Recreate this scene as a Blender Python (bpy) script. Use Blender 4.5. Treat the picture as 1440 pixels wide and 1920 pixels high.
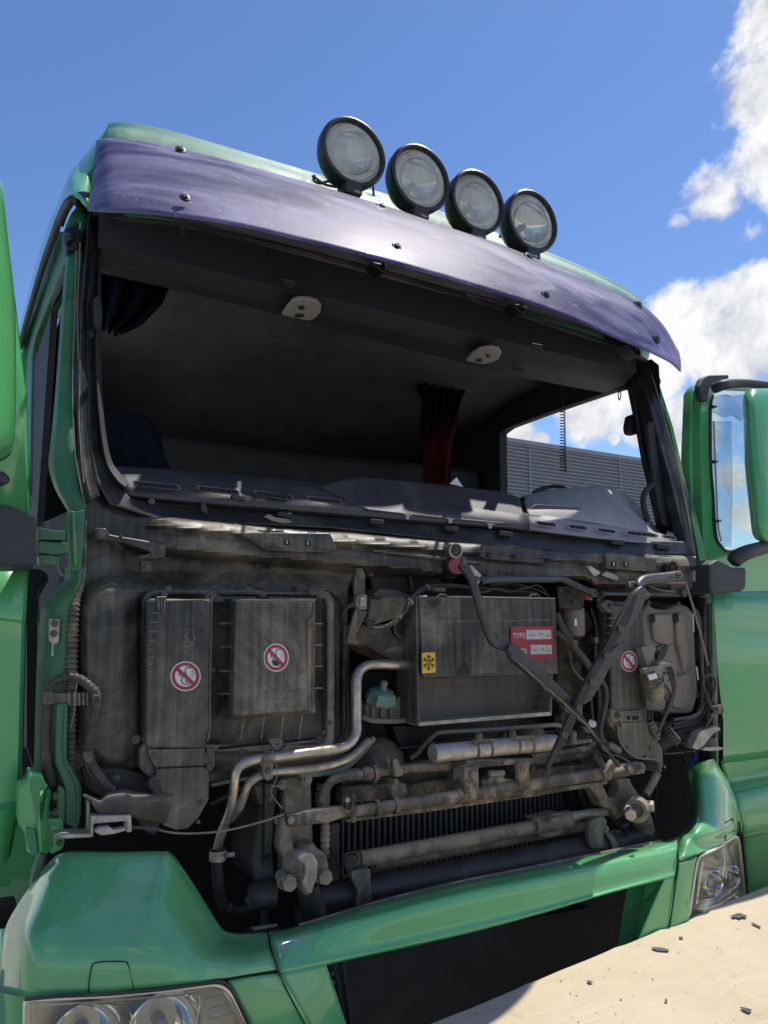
import bpy, bmesh, math, random
from mathutils import Vector, Matrix
random.seed(7)
rad = math.radians
S = bpy.context.scene
for o in list(bpy.data.objects): bpy.data.objects.remove(o)
COL = S.collection

# ------------------------------------------------------------ camera
FPX = 1400.0; YAW = rad(30); PIT = math.atan(205/1400.0)
CAM = Vector((-1.41, -1.90, 1.70))
AF = Vector((math.sin(YAW)*math.cos(PIT), math.cos(YAW)*math.cos(PIT), math.sin(PIT)))
AR = Vector((math.cos(YAW), -math.sin(YAW), 0))
AU = AR.cross(AF)
cd = bpy.data.cameras.new('camera'); cam = bpy.data.objects.new('camera', cd); COL.objects.link(cam)
cam.matrix_world = Matrix((( AR.x, AU.x, -AF.x, CAM.x), (AR.y, AU.y, -AF.y, CAM.y), (AR.z, AU.z, -AF.z, CAM.z), (0,0,0,1)))
cd.sensor_fit = 'HORIZONTAL'; cd.sensor_width = 36; cd.lens = 35.0; cd.clip_start = 0.05; cd.clip_end = 3000
S.camera = cam

# ------------------------------------------------------------ light
SUN = Vector((0.54, 0.115, 1.2)).normalized()
sl = bpy.data.lights.new('sun', 'SUN'); sl.energy = 4.3; sl.angle = rad(0.53); sl.color = (1.0, 0.955, 0.88)
so = bpy.data.objects.new('sun', sl); COL.objects.link(so)
so.rotation_euler = SUN.to_track_quat('Z', 'Y').to_euler()
S.view_settings.view_transform = 'Standard'; S.view_settings.look = 'None'
S.view_settings.exposure = 0.32; S.view_settings.gamma = 1; S.view_settings.use_curve_mapping = False

def px_dir(px, py):
    return AF + AR*((px-720)/FPX) + AU*((960-py)/FPX)

W = bpy.data.worlds.new('World'); S.world = W; W.use_nodes = True
wt = W.node_tree; wn = wt.nodes; wl = wt.links; wn.clear()
def N(t, ty, **k):
    n = t.nodes.new(ty)
    for a, v in k.items(): setattr(n, a, v)
    return n
def math_(t, op, a, b=None, c=None, clamp=False):
    n = N(t, 'ShaderNodeMath', operation=op, use_clamp=clamp)
    for i, v in enumerate((a, b, c)):
        if v is None: continue
        if isinstance(v, (int, float)): n.inputs[i].default_value = v
        else: t.links.new(v, n.inputs[i])
    return n.outputs[0]
def ramp(t, fac, stops, interp='LINEAR'):
    n = N(t, 'ShaderNodeValToRGB'); n.color_ramp.interpolation = interp
    e = n.color_ramp.elements
    while len(e) < len(stops): e.new(0.5)
    for i, (p, c) in enumerate(stops):
        e[i].position = p; e[i].color = c if len(c) == 4 else (*c, 1)
    t.links.new(fac, n.inputs[0]); return n.outputs[0]
def g(v): return (v, v, v, 1)

out = N(wt, 'ShaderNodeOutputWorld')
sky = N(wt, 'ShaderNodeTexSky', sky_type='NISHITA'); sky.sun_disc = False
sky.sun_elevation = math.asin(SUN.z); sky.sun_rotation = math.atan2(SUN.x, SUN.y)
sky.air_density = 0.95; sky.dust_density = 0.12; sky.ozone_density = 2.2; sky.altitude = 100
bg = N(wt, 'ShaderNodeBackground'); bg.inputs[1].default_value = 0.128
hs = N(wt, 'ShaderNodeHueSaturation'); hs.inputs['Saturation'].default_value = 1.15; hs.inputs['Value'].default_value = 1.0; hs.inputs['Hue'].default_value = 0.508
wl.new(sky.outputs[0], hs.inputs['Color']); wl.new(hs.outputs[0], bg.inputs[0])
tc = N(wt, 'ShaderNodeTexCoord')
nrm = N(wt, 'ShaderNodeVectorMath', operation='NORMALIZE'); wl.new(tc.outputs['Generated'], nrm.inputs[0])
D = nrm.outputs[0]
def noise(t, vec, scale, detail=4, rough=0.5, dist=0.0, dim='3D'):
    n = N(t, 'ShaderNodeTexNoise', noise_dimensions=dim)
    n.inputs['Scale'].default_value = scale; n.inputs['Detail'].default_value = detail
    n.inputs['Roughness'].default_value = rough; n.inputs['Distortion'].default_value = dist
    if vec is not None: t.links.new(vec, n.inputs['Vector'])
    return n.outputs['Fac']
# clouds: a field of noise on the dome; the banks seen in the photo raise its density
nz = noise(wt, D, 6.5, 14, 0.63, 0.35)
big = noise(wt, D, 1.7, 3, 0.5)
bank = None
def blob(px, py, r, w):
    d = px_dir(px, py).normalized()
    v = N(wt, 'ShaderNodeVectorMath', operation='DISTANCE'); wl.new(D, v.inputs[0]); v.inputs[1].default_value = d
    m = N(wt, 'ShaderNodeMapRange'); m.interpolation_type = 'SMOOTHSTEP'; wl.new(v.outputs['Value'], m.inputs[0])
    m.inputs[1].default_value = 0; m.inputs[2].default_value = r; m.inputs[3].default_value = w; m.inputs[4].default_value = 0
    return m.outputs[0]
BL = [(1460,60,.12,.62),(1430,170,.13,.62),(1340,225,.07,.46),(1460,300,.15,.66),(1350,360,.11,.58),(1275,415,.06,.46),(1410,425,.07,.5),
      (1400,600,.15,.66),(1280,585,.10,.56),(1240,640,.08,.5),(1440,560,.10,.6),(1230,700,.08,.5),(1390,680,.11,.58),(1290,790,.09,.46),
      (1120,735,.11,.52),(1170,735,.06,.50),(970,812,.05,.52),(1010,825,.03,.42),(1195,812,.035,.44),(1150,822,.018,.38),(1074,228,.03,.40),(1068,278,.03,.44),
      (1380,900,.06,.40),(1410,800,.05,.36),(1400,960,.06,.42)]
for b_ in BL:
    o = blob(*b_); bank = o if bank is None else math_(wt, 'MAXIMUM', bank, o)
clear = blob(300, 500, .95, 0.5)
clear2 = blob(1050, 120, .20, 0.15)
gen = math_(wt, 'MULTIPLY', math_(wt, 'SUBTRACT', big, 0.45), 1.2)
dens = math_(wt, 'ADD', math_(wt, 'ADD', nz, bank), math_(wt, 'SUBTRACT', gen, math_(wt, 'ADD', clear, clear2)))
mr = N(wt, 'ShaderNodeMapRange'); mr.interpolation_type = 'SMOOTHSTEP'; wl.new(dens, mr.inputs[0]); mr.inputs[1].default_value = 0.64; mr.inputs[2].default_value = 0.80
off = N(wt, 'ShaderNodeVectorMath', operation='ADD'); wl.new(D, off.inputs[0]); off.inputs[1].default_value = tuple(SUN*0.045)
nz2 = noise(wt, off.outputs[0], 6.5, 14, 0.63, 0.35)
lit = math_(wt, 'MULTIPLY_ADD', math_(wt, 'SUBTRACT', nz, nz2), 3.2, 0.5)
thick = math_(wt, 'MULTIPLY', math_(wt, 'SUBTRACT', dens, 0.85), 0.8, clamp=True)
shade = math_(wt, 'SUBTRACT', lit, math_(wt, 'MINIMUM', thick, 0.3), clamp=True)
ccol = ramp(wt, shade, [(0.0, (0.40,0.42,0.47)), (0.28, (0.56,0.58,0.62)), (0.66, (0.79,0.79,0.80))])
bgc = N(wt, 'ShaderNodeBackground'); wl.new(ccol, bgc.inputs[0]); bgc.inputs[1].default_value = 1.0
mx = N(wt, 'ShaderNodeMixShader'); wl.new(mr.outputs[0], mx.inputs[0]); wl.new(bg.outputs[0], mx.inputs[1]); wl.new(bgc.outputs[0], mx.inputs[2])
wl.new(mx.outputs[0], out.inputs[0])

# ------------------------------------------------------------ materials
def mat(name, col, rough=0.5, metal=0.0, dust=0.0, dustcol=(0.17,0.135,0.095), spot=6.0, bump=0.0, bscale=200, coat=0.0, var=0.25, streak=0.0, up=0.25, low=0.0, spec=0.5, drough=0.9, chips=0.0, wear_glint=0.0, wear_glint_col=(0.45,0.40,0.32)):
    m = bpy.data.materials.new(name); m.use_nodes = True; t = m.node_tree; n = t.nodes; l = t.links
    p = n['Principled BSDF']; tcn = N(t, 'ShaderNodeTexCoord'); ob = tcn.outputs['Object']
    geo = N(t, 'ShaderNodeNewGeometry')
    pos = geo.outputs['Position']
    base = N(t, 'ShaderNodeMixRGB'); base.blend_type = 'MIX'
    v = noise(t, pos, spot*2.3, 6, 0.6)
    dark = tuple(c*(1-var) for c in col); lite = tuple(min(1, c*(1+var)) for c in col)
    cur = ramp(t, v, [(0.3, dark), (0.7, lite)])
    rsrc = None
    fac = None
    if dust > 0:
        a = noise(t, pos, spot, 10, 0.72, 0.9)
        a = ramp(t, a, [(0.43, g(0)), (0.50, g(0.35)), (0.58, g(1))])
        a2 = ramp(t, noise(t, pos, spot*0.45, 5, 0.6, 0.3), [(0.38, g(0.25)), (0.62, g(1.25))])
        a = math_(t, 'MULTIPLY', a, a2)
        fac = math_(t, 'MULTIPLY', a, dust)
        if streak > 0:
            mp = N(t, 'ShaderNodeMapping'); l.new(pos, mp.inputs[0]); mp.inputs['Scale'].default_value = (75, 75, 2.6)
            s = noise(t, mp.outputs[0], 1.0, 6, 0.6)
            s = ramp(t, s, [(0.42, g(0)), (0.62, g(1))])
            fac = math_(t, 'ADD', fac, math_(t, 'MULTIPLY', s, streak))
        fine = noise(t, pos, 160, 3, 0.7)
        fac = math_(t, 'MULTIPLY', fac, math_(t, 'MULTIPLY_ADD', fine, 1.0, 0.5))
        if up > 0:
            sx = N(t, 'ShaderNodeSeparateXYZ'); l.new(geo.outputs['Normal'], sx.inputs[0])
            u = math_(t, 'MULTIPLY', math_(t, 'MAXIMUM', sx.outputs[2], 0.0), up)
            fac = math_(t, 'ADD', fac, u)
        if low > 0:
            sp = N(t, 'ShaderNodeSeparateXYZ'); l.new(pos, sp.inputs[0])
            mrr = N(t, 'ShaderNodeMapRange'); l.new(sp.outputs[2], mrr.inputs[0])
            mrr.inputs[1].default_value = 1.62; mrr.inputs[2].default_value = 1.28; mrr.inputs[3].default_value = 0; mrr.inputs[4].default_value = low
            fac = math_(t, 'ADD', fac, math_(t, 'MULTIPLY', mrr.outputs[0], math_(t, 'MULTIPLY_ADD', v, 1.6, 0.2)))
        fac = math_(t, 'MINIMUM', fac, 0.95)
        mixn = N(t, 'ShaderNodeMixRGB'); l.new(fac, mixn.inputs[0]); l.new(cur, mixn.inputs[1])
        dc = ramp(t, noise(t, pos, 14, 5, 0.6), [(0.3, tuple(c*0.7 for c in dustcol)), (0.7, tuple(c*1.25 for c in dustcol))])
        l.new(dc, mixn.inputs[2]); cur = mixn.outputs[0]
        r = math_(t, 'MULTIPLY_ADD', fac, drough-rough, rough, clamp=True)
        rsrc = r
        if metal > 0: l.new(math_(t, 'MULTIPLY_ADD', fac, -metal, metal, clamp=True), p.inputs['Metallic'])
    if chips > 0:
        c = noise(t, pos, 45, 2, 0.5); c = ramp(t, c, [(0.70-chips*0.1, g(0)), (0.72-chips*0.1, g(1))])
        mc = N(t, 'ShaderNodeMixRGB'); l.new(c, mc.inputs[0]); l.new(cur, mc.inputs[1]); mc.inputs[2].default_value = (0.35,0.35,0.33,1); cur = mc.outputs[0]
    if wear_glint > 0:       # rubbed, dusty edges, plus edge highlights painted into the colour
        bv = N(t, 'ShaderNodeBevel'); bv.samples = 4; bv.inputs['Radius'].default_value = 0.0035
        dt = N(t, 'ShaderNodeVectorMath', operation='DOT_PRODUCT'); l.new(bv.outputs[0], dt.inputs[0]); l.new(geo.outputs['Normal'], dt.inputs[1])
        e = math_(t, 'MULTIPLY', math_(t, 'SUBTRACT', 1.0, dt.outputs['Value']), 5.0, clamp=True)
        wn_ = ramp(t, noise(t, pos, 40, 4, 0.65), [(0.40, g(0.15)), (0.6, g(1))])
        e = math_(t, 'MULTIPLY', math_(t, 'MULTIPLY', e, wn_), wear_glint, clamp=True)
        me_ = N(t, 'ShaderNodeMixRGB'); l.new(e, me_.inputs[0]); l.new(cur, me_.inputs[1]); me_.inputs[2].default_value = (*wear_glint_col, 1); cur = me_.outputs[0]
    l.new(cur, p.inputs['Base Color'])
    if rsrc is None:
        rn = noise(t, pos, spot*3, 5, 0.6)
        rsrc = math_(t, 'MULTIPLY_ADD', rn, 0.25*max(rough,0.12), rough*0.88, clamp=True)
        p.inputs['Metallic'].default_value = metal
    l.new(rsrc, p.inputs['Roughness'])
    p.inputs['Coat Weight'].default_value = coat; p.inputs['Coat Roughness'].default_value = 0.04
    p.inputs['Specular IOR Level'].default_value = spec
    if bump > 0:
        bn = N(t, 'ShaderNodeBump'); bn.inputs['Strength'].default_value = bump; bn.inputs['Distance'].default_value = 0.002
        l.new(noise(t, pos, bscale, 5, 0.65), bn.inputs['Height']); l.new(bn.outputs[0], p.inputs['Normal'])
    return m

M = {}
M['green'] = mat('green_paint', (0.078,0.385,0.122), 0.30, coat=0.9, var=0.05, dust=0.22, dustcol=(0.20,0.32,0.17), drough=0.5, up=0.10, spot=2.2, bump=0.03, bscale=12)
M['green_roof'] = mat('roof_paint', (0.02,0.20,0.085), 0.42, coat=0.25, var=0.1, dust=0.5, dustcol=(0.22,0.33,0.24), up=0.35, spot=3)
M['pillar'] = mat('pillar_black', (0.012,0.013,0.016), 0.32, dust=0.25, dustcol=(0.12,0.11,0.09), spot=5, streak=0.08, up=0.1, bump=0.15, bscale=110, wear_glint=0.7)
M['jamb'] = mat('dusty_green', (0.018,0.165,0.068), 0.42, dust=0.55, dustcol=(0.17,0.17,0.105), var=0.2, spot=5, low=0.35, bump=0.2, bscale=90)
M['black'] = mat('black_metal', (0.010,0.011,0.014), 0.30, dust=0.6, dustcol=(0.24,0.205,0.15), spot=2.6, streak=0.14, low=0.10, spec=0.4, up=0.22, drough=0.7, bump=0.22, bscale=110, wear_glint=0.8)
M['panel'] = mat('dusty_plastic', (0.013,0.014,0.017), 0.33, dust=0.42, dustcol=(0.29,0.25,0.185), spot=2.6, streak=0.22, low=0.30, spec=0.4, up=0.6, drough=0.7, bump=0.25, bscale=170, wear_glint=0.9)
M['muddy'] = mat('muddy_steel', (0.03,0.028,0.025), 0.5, metal=0.0, dust=0.8, dustcol=(0.30,0.24,0.165), spot=7, streak=0.15, up=0.5, low=0.3, bump=0.5, bscale=120, wear_glint=0.8)
M['brown'] = mat('road_dirt', (0.05,0.042,0.032), 0.7, dust=0.85, dustcol=(0.33,0.265,0.18), spot=9, up=0.5, bump=0.6, bscale=140, wear_glint=0.7)
M['dark'] = mat('dark_steel', (0.010,0.010,0.012), 0.42, dust=0.45, dustcol=(0.085,0.07,0.052), spot=6, up=0.2, bump=0.2, bscale=150, wear_glint=0.6)
M['rubber'] = mat('black_rubber', (0.012,0.012,0.013), 0.55, dust=0.4, dustcol=(0.10,0.085,0.065), spot=12, up=0.35, bump=0.2)
M['hose'] = mat('hose_plastic', (0.045,0.042,0.038), 0.5, dust=0.5, dustcol=(0.14,0.115,0.085), spot=15, up=0.3)
M['pipe'] = mat('dull_aluminium', (0.50,0.45,0.37), 0.26, metal=0.9, dust=0.4, dustcol=(0.26,0.205,0.14), spot=16, up=0.3, bump=0.3, bscale=90)
M['steel'] = mat('bare_steel', (0.42,0.39,0.34), 0.38, metal=0.6, dust=0.55, dustcol=(0.30,0.245,0.17), spot=14, up=0.3, bump=0.4, bscale=110, wear_glint=0.6)
M['bolt'] = mat('bolt_steel', (0.12,0.11,0.105), 0.42, metal=0.5, dust=0.6, dustcol=(0.11,0.078,0.055), spot=30, up=0.2)
M['wiper'] = mat('wiper_black', (0.055,0.056,0.060), 0.24, metal=0.3, dust=0.25, dustcol=(0.13,0.12,0.10), spot=9, up=0.30, bump=0.12, wear_glint=0.7)
M['int'] = mat('cab_lining', (0.11,0.11,0.108), 0.9, dust=0.15, dustcol=(0.11,0.10,0.085), spot=2, up=0, bump=0.3, bscale=350, spec=0.2)
M['int_dark'] = mat('cab_dark_trim', (0.028,0.028,0.031), 0.7, var=0.2, bump=0.2, bscale=300)
M['int_grey'] = mat('cab_grey_trim', (0.034,0.035,0.040), 0.62, var=0.08, bump=0.15, bscale=400)
M['dash'] = mat('dashboard_plastic', (0.040,0.037,0.041), 0.42, var=0.15, dust=0.25, dustcol=(0.14,0.125,0.12), spot=5, bump=0.5, bscale=450, up=0.1)
M['dash_sunlit'] = mat('dashboard_painted_sunlit', (0.33,0.325,0.33), 0.5, var=0.1, dust=0.3, dustcol=(0.26,0.24,0.21), spot=8, bump=0.6, bscale=420)  # same dashboard plastic, colour lightened to paint in the sunlight
M['lampgrey'] = mat('pale_plastic', (0.36,0.35,0.33), 0.5, var=0.05)
M['cloth_dark'] = mat('dark_cloth', (0.010,0.011,0.020), 0.95, var=0.3, spec=0.1)
M['red_cloth'] = mat('red_cloth', (0.045,0.004,0.005), 0.9, var=0.3, spec=0.1)
M['white'] = mat('white_print', (0.72,0.70,0.68), 0.45, var=0.04, dust=0.12, dustcol=(0.4,0.36,0.3), up=0, spot=20)
M['red'] = mat('red_print', (0.36,0.030,0.045), 0.45, var=0.08, dust=0.12, dustcol=(0.25,0.12,0.1), up=0, spot=20)
M['ink'] = mat('black_print', (0.02,0.02,0.02), 0.5, var=0.1)
M['yellow'] = mat('yellow_print', (0.72,0.47,0.04), 0.45, var=0.08, dust=0.2, dustcol=(0.4,0.32,0.15), up=0, spot=25)
M['smear'] = mat('smeared_print', (0.36,0.33,0.31), 0.6, var=0.3, spot=60)
M['pale'] = mat('blank_field', (0.55,0.50,0.48), 0.6, var=0.16, spot=25)
M['cap'] = mat('faded_cap', (0.13,0.21,0.175), 0.6, dust=0.4, dustcol=(0.22,0.22,0.17), spot=14, up=0.2)
M['tank'] = mat('clouded_tank', (0.21,0.18,0.145), 0.55, dust=0.6, dustcol=(0.20,0.165,0.125), spot=5, up=0.15, bump=0.35, bscale=130, streak=0.1)
M['chrome'] = mat('reflector_chrome', (0.86,0.85,0.82), 0.07, metal=1.0, var=0.03)
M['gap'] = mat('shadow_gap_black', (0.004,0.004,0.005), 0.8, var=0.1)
M['fin'] = mat('radiator_metal', (0.10,0.09,0.08), 0.5, dust=0.6, dustcol=(0.115,0.095,0.07), spot=4, up=0.2)
M['blue'] = mat('blue_hose', (0.02,0.10,0.32), 0.4, var=0.1)
M['redcap'] = mat('red_rubber', (0.33,0.06,0.06), 0.5, var=0.2)
M['housing'] = mat('lamp_housing', (0.016,0.016,0.018), 0.35, var=0.2, dust=0.2, dustcol=(0.07,0.065,0.06), up=0.15, spot=20)
M['clad'] = mat('grey_cladding', (0.24,0.245,0.265), 0.45, metal=0.2, var=0.05, spot=1)
M['mirrorpl'] = mat('mirror_plastic', (0.03,0.031,0.036), 0.5, var=0.1, bump=0.25, bscale=500, dust=0.15, dustcol=(0.09,0.085,0.08), spot=10)

def glass(name, tint, mixw, haze, hcol=(0.6,0.6,0.6), rough=0.03, nscale=8):
    m = bpy.data.materials.new(name); m.use_nodes = True; t = m.node_tree; n = t.nodes; l = t.links
    p = n['Principled BSDF']; p.inputs['Base Color'].default_value = (*hcol, 1); p.inputs['Roughness'].default_value = 0.25
    tr = N(t, 'ShaderNodeBsdfTransparent'); tr.inputs[0].default_value = (*tint, 1)
    gl = N(t, 'ShaderNodeBsdfGlossy'); gl.inputs['Roughness'].default_value = rough
    geo = N(t, 'ShaderNodeNewGeometry')
    lw_ = N(t, 'ShaderNodeLayerWeight'); lw_.inputs[0].default_value = 0.5
    m1 = N(t, 'ShaderNodeMixShader'); l.new(math_(t, 'MULTIPLY_ADD', math_(t, 'POWER', lw_.outputs['Facing'], 5.0), 0.7, mixw, clamp=True), m1.inputs[0]); l.new(tr.outputs[0], m1.inputs[1]); l.new(gl.outputs[0], m1.inputs[2])
    hz = ramp(t, noise(t, geo.outputs['Position'], nscale, 7, 0.6, 0.8), [(0.35, g(haze*0.4)), (0.7, g(min(1, haze*1.6)))])
    m2 = N(t, 'ShaderNodeMixShader'); l.new(hz, m2.inputs[0]); l.new(m1.outputs[0], m2.inputs[1]); l.new(p.outputs[0], m2.inputs[2])
    l.new(m2.outputs[0], n['Material Output'].inputs[0])
    return m
M['glass'] = glass('clear_glass', (0.88,0.93,0.92), 0.05, 0.05)
M['lens'] = glass('fluted_lens', (0.92,0.92,0.88), 0.05, 0.50, (0.62,0.62,0.55), 0.06, 4)
M['hlens'] = glass('headlight_lens', (0.95,0.93,0.88), 0.03, 0.04, (0.7,0.66,0.55), 0.02, 20)
M['film'] = glass('clear_film', (0.90,0.93,0.98), 0.01, 0.16, (0.75,0.78,0.86), 0.25, 9)

# purple sun visor: tinted acrylic, hazed and scratched
def visor_mat():
    m = bpy.data.materials.new('purple_acrylic'); m.use_nodes = True; t = m.node_tree; n = t.nodes; l = t.links
    p = n['Principled BSDF']; geo = N(t, 'ShaderNodeNewGeometry'); pos = geo.outputs['Position']
    mp = N(t, 'ShaderNodeMapping'); l.new(pos, mp.inputs[0]); mp.inputs['Scale'].default_value = (1.5, 1.5, 5.0); mp.inputs['Rotation'].default_value = (0, rad(28), 0)
    sw = ramp(t, noise(t, mp.outputs[0], 1.6, 8, 0.6, 1.0), [(0.38, g(0)), (0.64, g(1))])
    mp2 = N(t, 'ShaderNodeMapping'); l.new(pos, mp2.inputs[0]); mp2.inputs['Scale'].default_value = (40, 40, 260); mp2.inputs['Rotation'].default_value = (0, rad(-28), 0)
    sc = ramp(t, noise(t, mp2.outputs[0], 1.0, 4, 0.6), [(0.64, g(0)), (0.70, g(0.8))])
    mp3 = N(t, 'ShaderNodeMapping'); l.new(pos, mp3.inputs[0]); mp3.inputs['Scale'].default_value = (150, 150, 50); mp3.inputs['Rotation'].default_value = (0, rad(40), 0)
    sc2 = ramp(t, noise(t, mp3.outputs[0], 1.0, 3, 0.6), [(0.66, g(0)), (0.70, g(1))])
    ch = ramp(t, noise(t, pos, 60, 2, 0.5), [(0.72, g(0)), (0.74, g(1))])
    specks = math_(t, 'MAXIMUM', math_(t, 'MULTIPLY', math_(t, 'MAXIMUM', sc, sc2), 0.65), ch)
    c1 = N(t, 'ShaderNodeMixRGB'); l.new(sw, c1.inputs[0]); c1.inputs[1].default_value = (0.065,0.055,0.15,1); c1.inputs[2].default_value = (0.27,0.24,0.40,1); p.inputs['Specular IOR Level'].default_value = 0.3
    c2 = N(t, 'ShaderNodeMixRGB'); l.new(specks, c2.inputs[0]); l.new(c1.outputs[0], c2.inputs[1]); c2.inputs[2].default_value = (0.60,0.57,0.72,1)
    l.new(c2.outputs[0], p.inputs['Base Color'])
    l.new(math_(t, 'MULTIPLY_ADD', sw, 0.14, 0.46), p.inputs['Roughness']); p.inputs['Coat Weight'].default_value = 0.22; p.inputs['Coat Roughness'].default_value = 0.10
    tr = N(t, 'ShaderNodeBsdfTransparent'); tr.inputs[0].default_value = (0.30,0.21,0.50,1)
    ms = N(t, 'ShaderNodeMixShader'); l.new(math_(t, 'MULTIPLY_ADD', sw, 0.26, 0.46), ms.inputs[0]); l.new(tr.outputs[0], ms.inputs[1]); l.new(p.outputs[0], ms.inputs[2])
    l.new(ms.outputs[0], n['Material Output'].inputs[0]); return m
M['visor'] = visor_mat()

# paper sheet
def sheet_mat():
    m = bpy.data.materials.new('masking_paper'); m.use_nodes = True; t = m.node_tree; n = t.nodes; l = t.links
    p = n['Principled BSDF']; geo = N(t, 'ShaderNodeNewGeometry'); pos = geo.outputs['Position']
    c = ramp(t, noise(t, pos, 4, 6, 0.6), [(0.3, (0.49,0.405,0.275)), (0.7, (0.55,0.46,0.32))])
    sp = ramp(t, noise(t, pos, 95, 2, 0.5), [(0.735, g(0)), (0.75, g(1))])
    st = ramp(t, noise(t, pos, 17, 2, 0.4), [(0.72, g(0)), (0.735, g(0.22)), (0.80, g(0.15))])
    a = N(t, 'ShaderNodeMixRGB'); l.new(sp, a.inputs[0]); l.new(c, a.inputs[1]); a.inputs[2].default_value = (0.10,0.08,0.06,1)
    b = N(t, 'ShaderNodeMixRGB'); l.new(st, b.inputs[0]); l.new(a.outputs[0], b.inputs[1]); b.inputs[2].default_value = (0.30,0.24,0.16,1)
    l.new(b.outputs[0], p.inputs['Base Color']); p.inputs['Roughness'].default_value = 0.5; p.inputs['Specular IOR Level'].default_value = 0.3
    bn = N(t, 'ShaderNodeBump'); bn.inputs['Strength'].default_value = 0.30; bn.inputs['Distance'].default_value = 0.07
    mpc = N(t, 'ShaderNodeMapping'); l.new(pos, mpc.inputs[0]); mpc.inputs['Rotation'].default_value = (0, 0, rad(25)); mpc.inputs['Scale'].default_value = (1.4, 5.0, 1.0)
    cr1 = math_(t, 'ABSOLUTE', math_(t, 'SUBTRACT', noise(t, mpc.outputs[0], 1.5, 3, 0.4, 0.6), 0.5))
    mpd = N(t, 'ShaderNodeMapping'); l.new(pos, mpd.inputs[0]); mpd.inputs['Rotation'].default_value = (0, 0, rad(-50)); mpd.inputs['Scale'].default_value = (1.2, 4.0, 1.0)
    cr2 = math_(t, 'ABSOLUTE', math_(t, 'SUBTRACT', noise(t, mpd.outputs[0], 2.1, 3, 0.4, 0.5), 0.5))
    l.new(math_(t, 'MINIMUM', math_(t, 'MINIMUM', cr1, cr2), 0.05), bn.inputs['Height']); l.new(bn.outputs[0], p.inputs['Normal'])
    return m
M['sheet'] = sheet_mat()
M['concrete'] = mat('yard_concrete', (0.23,0.22,0.20), 0.85, dust=0.3, dustcol=(0.34,0.30,0.24), spot=1.2, up=0.1, bump=0.4, bscale=30)
M['purpleflake'] = mat('lifted_paint', (0.16,0.10,0.20), 0.4, var=0.3)

# ------------------------------------------------------------ geometry helpers
def surf(Y, P): return Y(P.x, P.z) if callable(Y) else Y
LEAN = [0.14]      # the upper front of the cab leans back
def at(px, py, Y=0.0):
    d = px_dir(px, py)
    if callable(Y):
        y = 0.0
        for _ in range(6):
            P = CAM + d*((y-CAM.y)/d.y); y = Y(P.x, P.z)
    else: y = Y
    P = CAM + d*((y-CAM.y)/d.y)
    if LEAN[0] and P.z > 2.02 and not callable(Y) and y < .6:
        for _ in range(3): P = CAM + d*((y+LEAN[0]*max(0, P.z-2.02)-CAM.y)/d.y)
    return P
def atX(px, py, X):
    d = px_dir(px, py); return CAM + d*((X-CAM.x)/d.x)
def atZ(px, py, Z):
    d = px_dir(px, py); return CAM + d*((Z-CAM.z)/d.z)
def hit(px, py, P0, n):
    d = px_dir(px, py); return CAM + d*((P0-CAM).dot(n)/d.dot(n))
def mpp(P): return (P-CAM).dot(AF)/FPX          # metres per pixel at P
def crom(pts, n=6, closed=False):
    pts = [Vector(p) for p in pts]
    if len(pts) < 3: return pts
    res = []; L = len(pts)
    rng = L if closed else L-1
    for i in range(rng):
        if closed: a, b, c, d = pts[i-1], pts[i], pts[(i+1) % L], pts[(i+2) % L]
        else:
            b, c = pts[i], pts[i+1]; a = pts[i-1] if i > 0 else b*2-c; d = pts[i+2] if i+2 < L else c*2-b
        for k in range(n):
            t = k/n
            res.append(0.5*((2*b)+(c-a)*t+(2*a-5*b+4*c-d)*t*t+(3*b-a-3*c+d)*t**3))
    if not closed: res.append(pts[-1])
    return res
def rrect(x0, y0, x1, y1, r, n=4):
    o = []
    for cx, cy, a0 in ((x1-r, y0+r, -90), (x1-r, y1-r, 0), (x0+r, y1-r, 90), (x0+r, y0+r, 180)):
        for k in range(n+1):
            a = rad(a0+90*k/n); o.append((cx+r*math.cos(a), cy+r*math.sin(a)))
    return o
def rquad(q, r=6, n=4):           # rounded polygon (pixels)
    o = []; L = len(q)
    for i in range(L):
        p = Vector(q[i][:2]); a = Vector(q[i-1][:2]); b = Vector(q[(i+1) % L][:2])
        da = (a-p); db = (b-p); ra = min(r, da.length*.45); rb = min(r, db.length*.45)
        s = p+da.normalized()*ra; e = p+db.normalized()*rb
        for k in range(n+1):
            t = k/n; v = s*(1-t)**2+p*2*t*(1-t)+e*t*t; o.append((v.x, v.y))
    return o
def ell(cx, cy, rx, ry, n=28): return [(cx+rx*math.cos(2*math.pi*k/n), cy+ry*math.sin(2*math.pi*k/n)) for k in range(n)]

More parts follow.
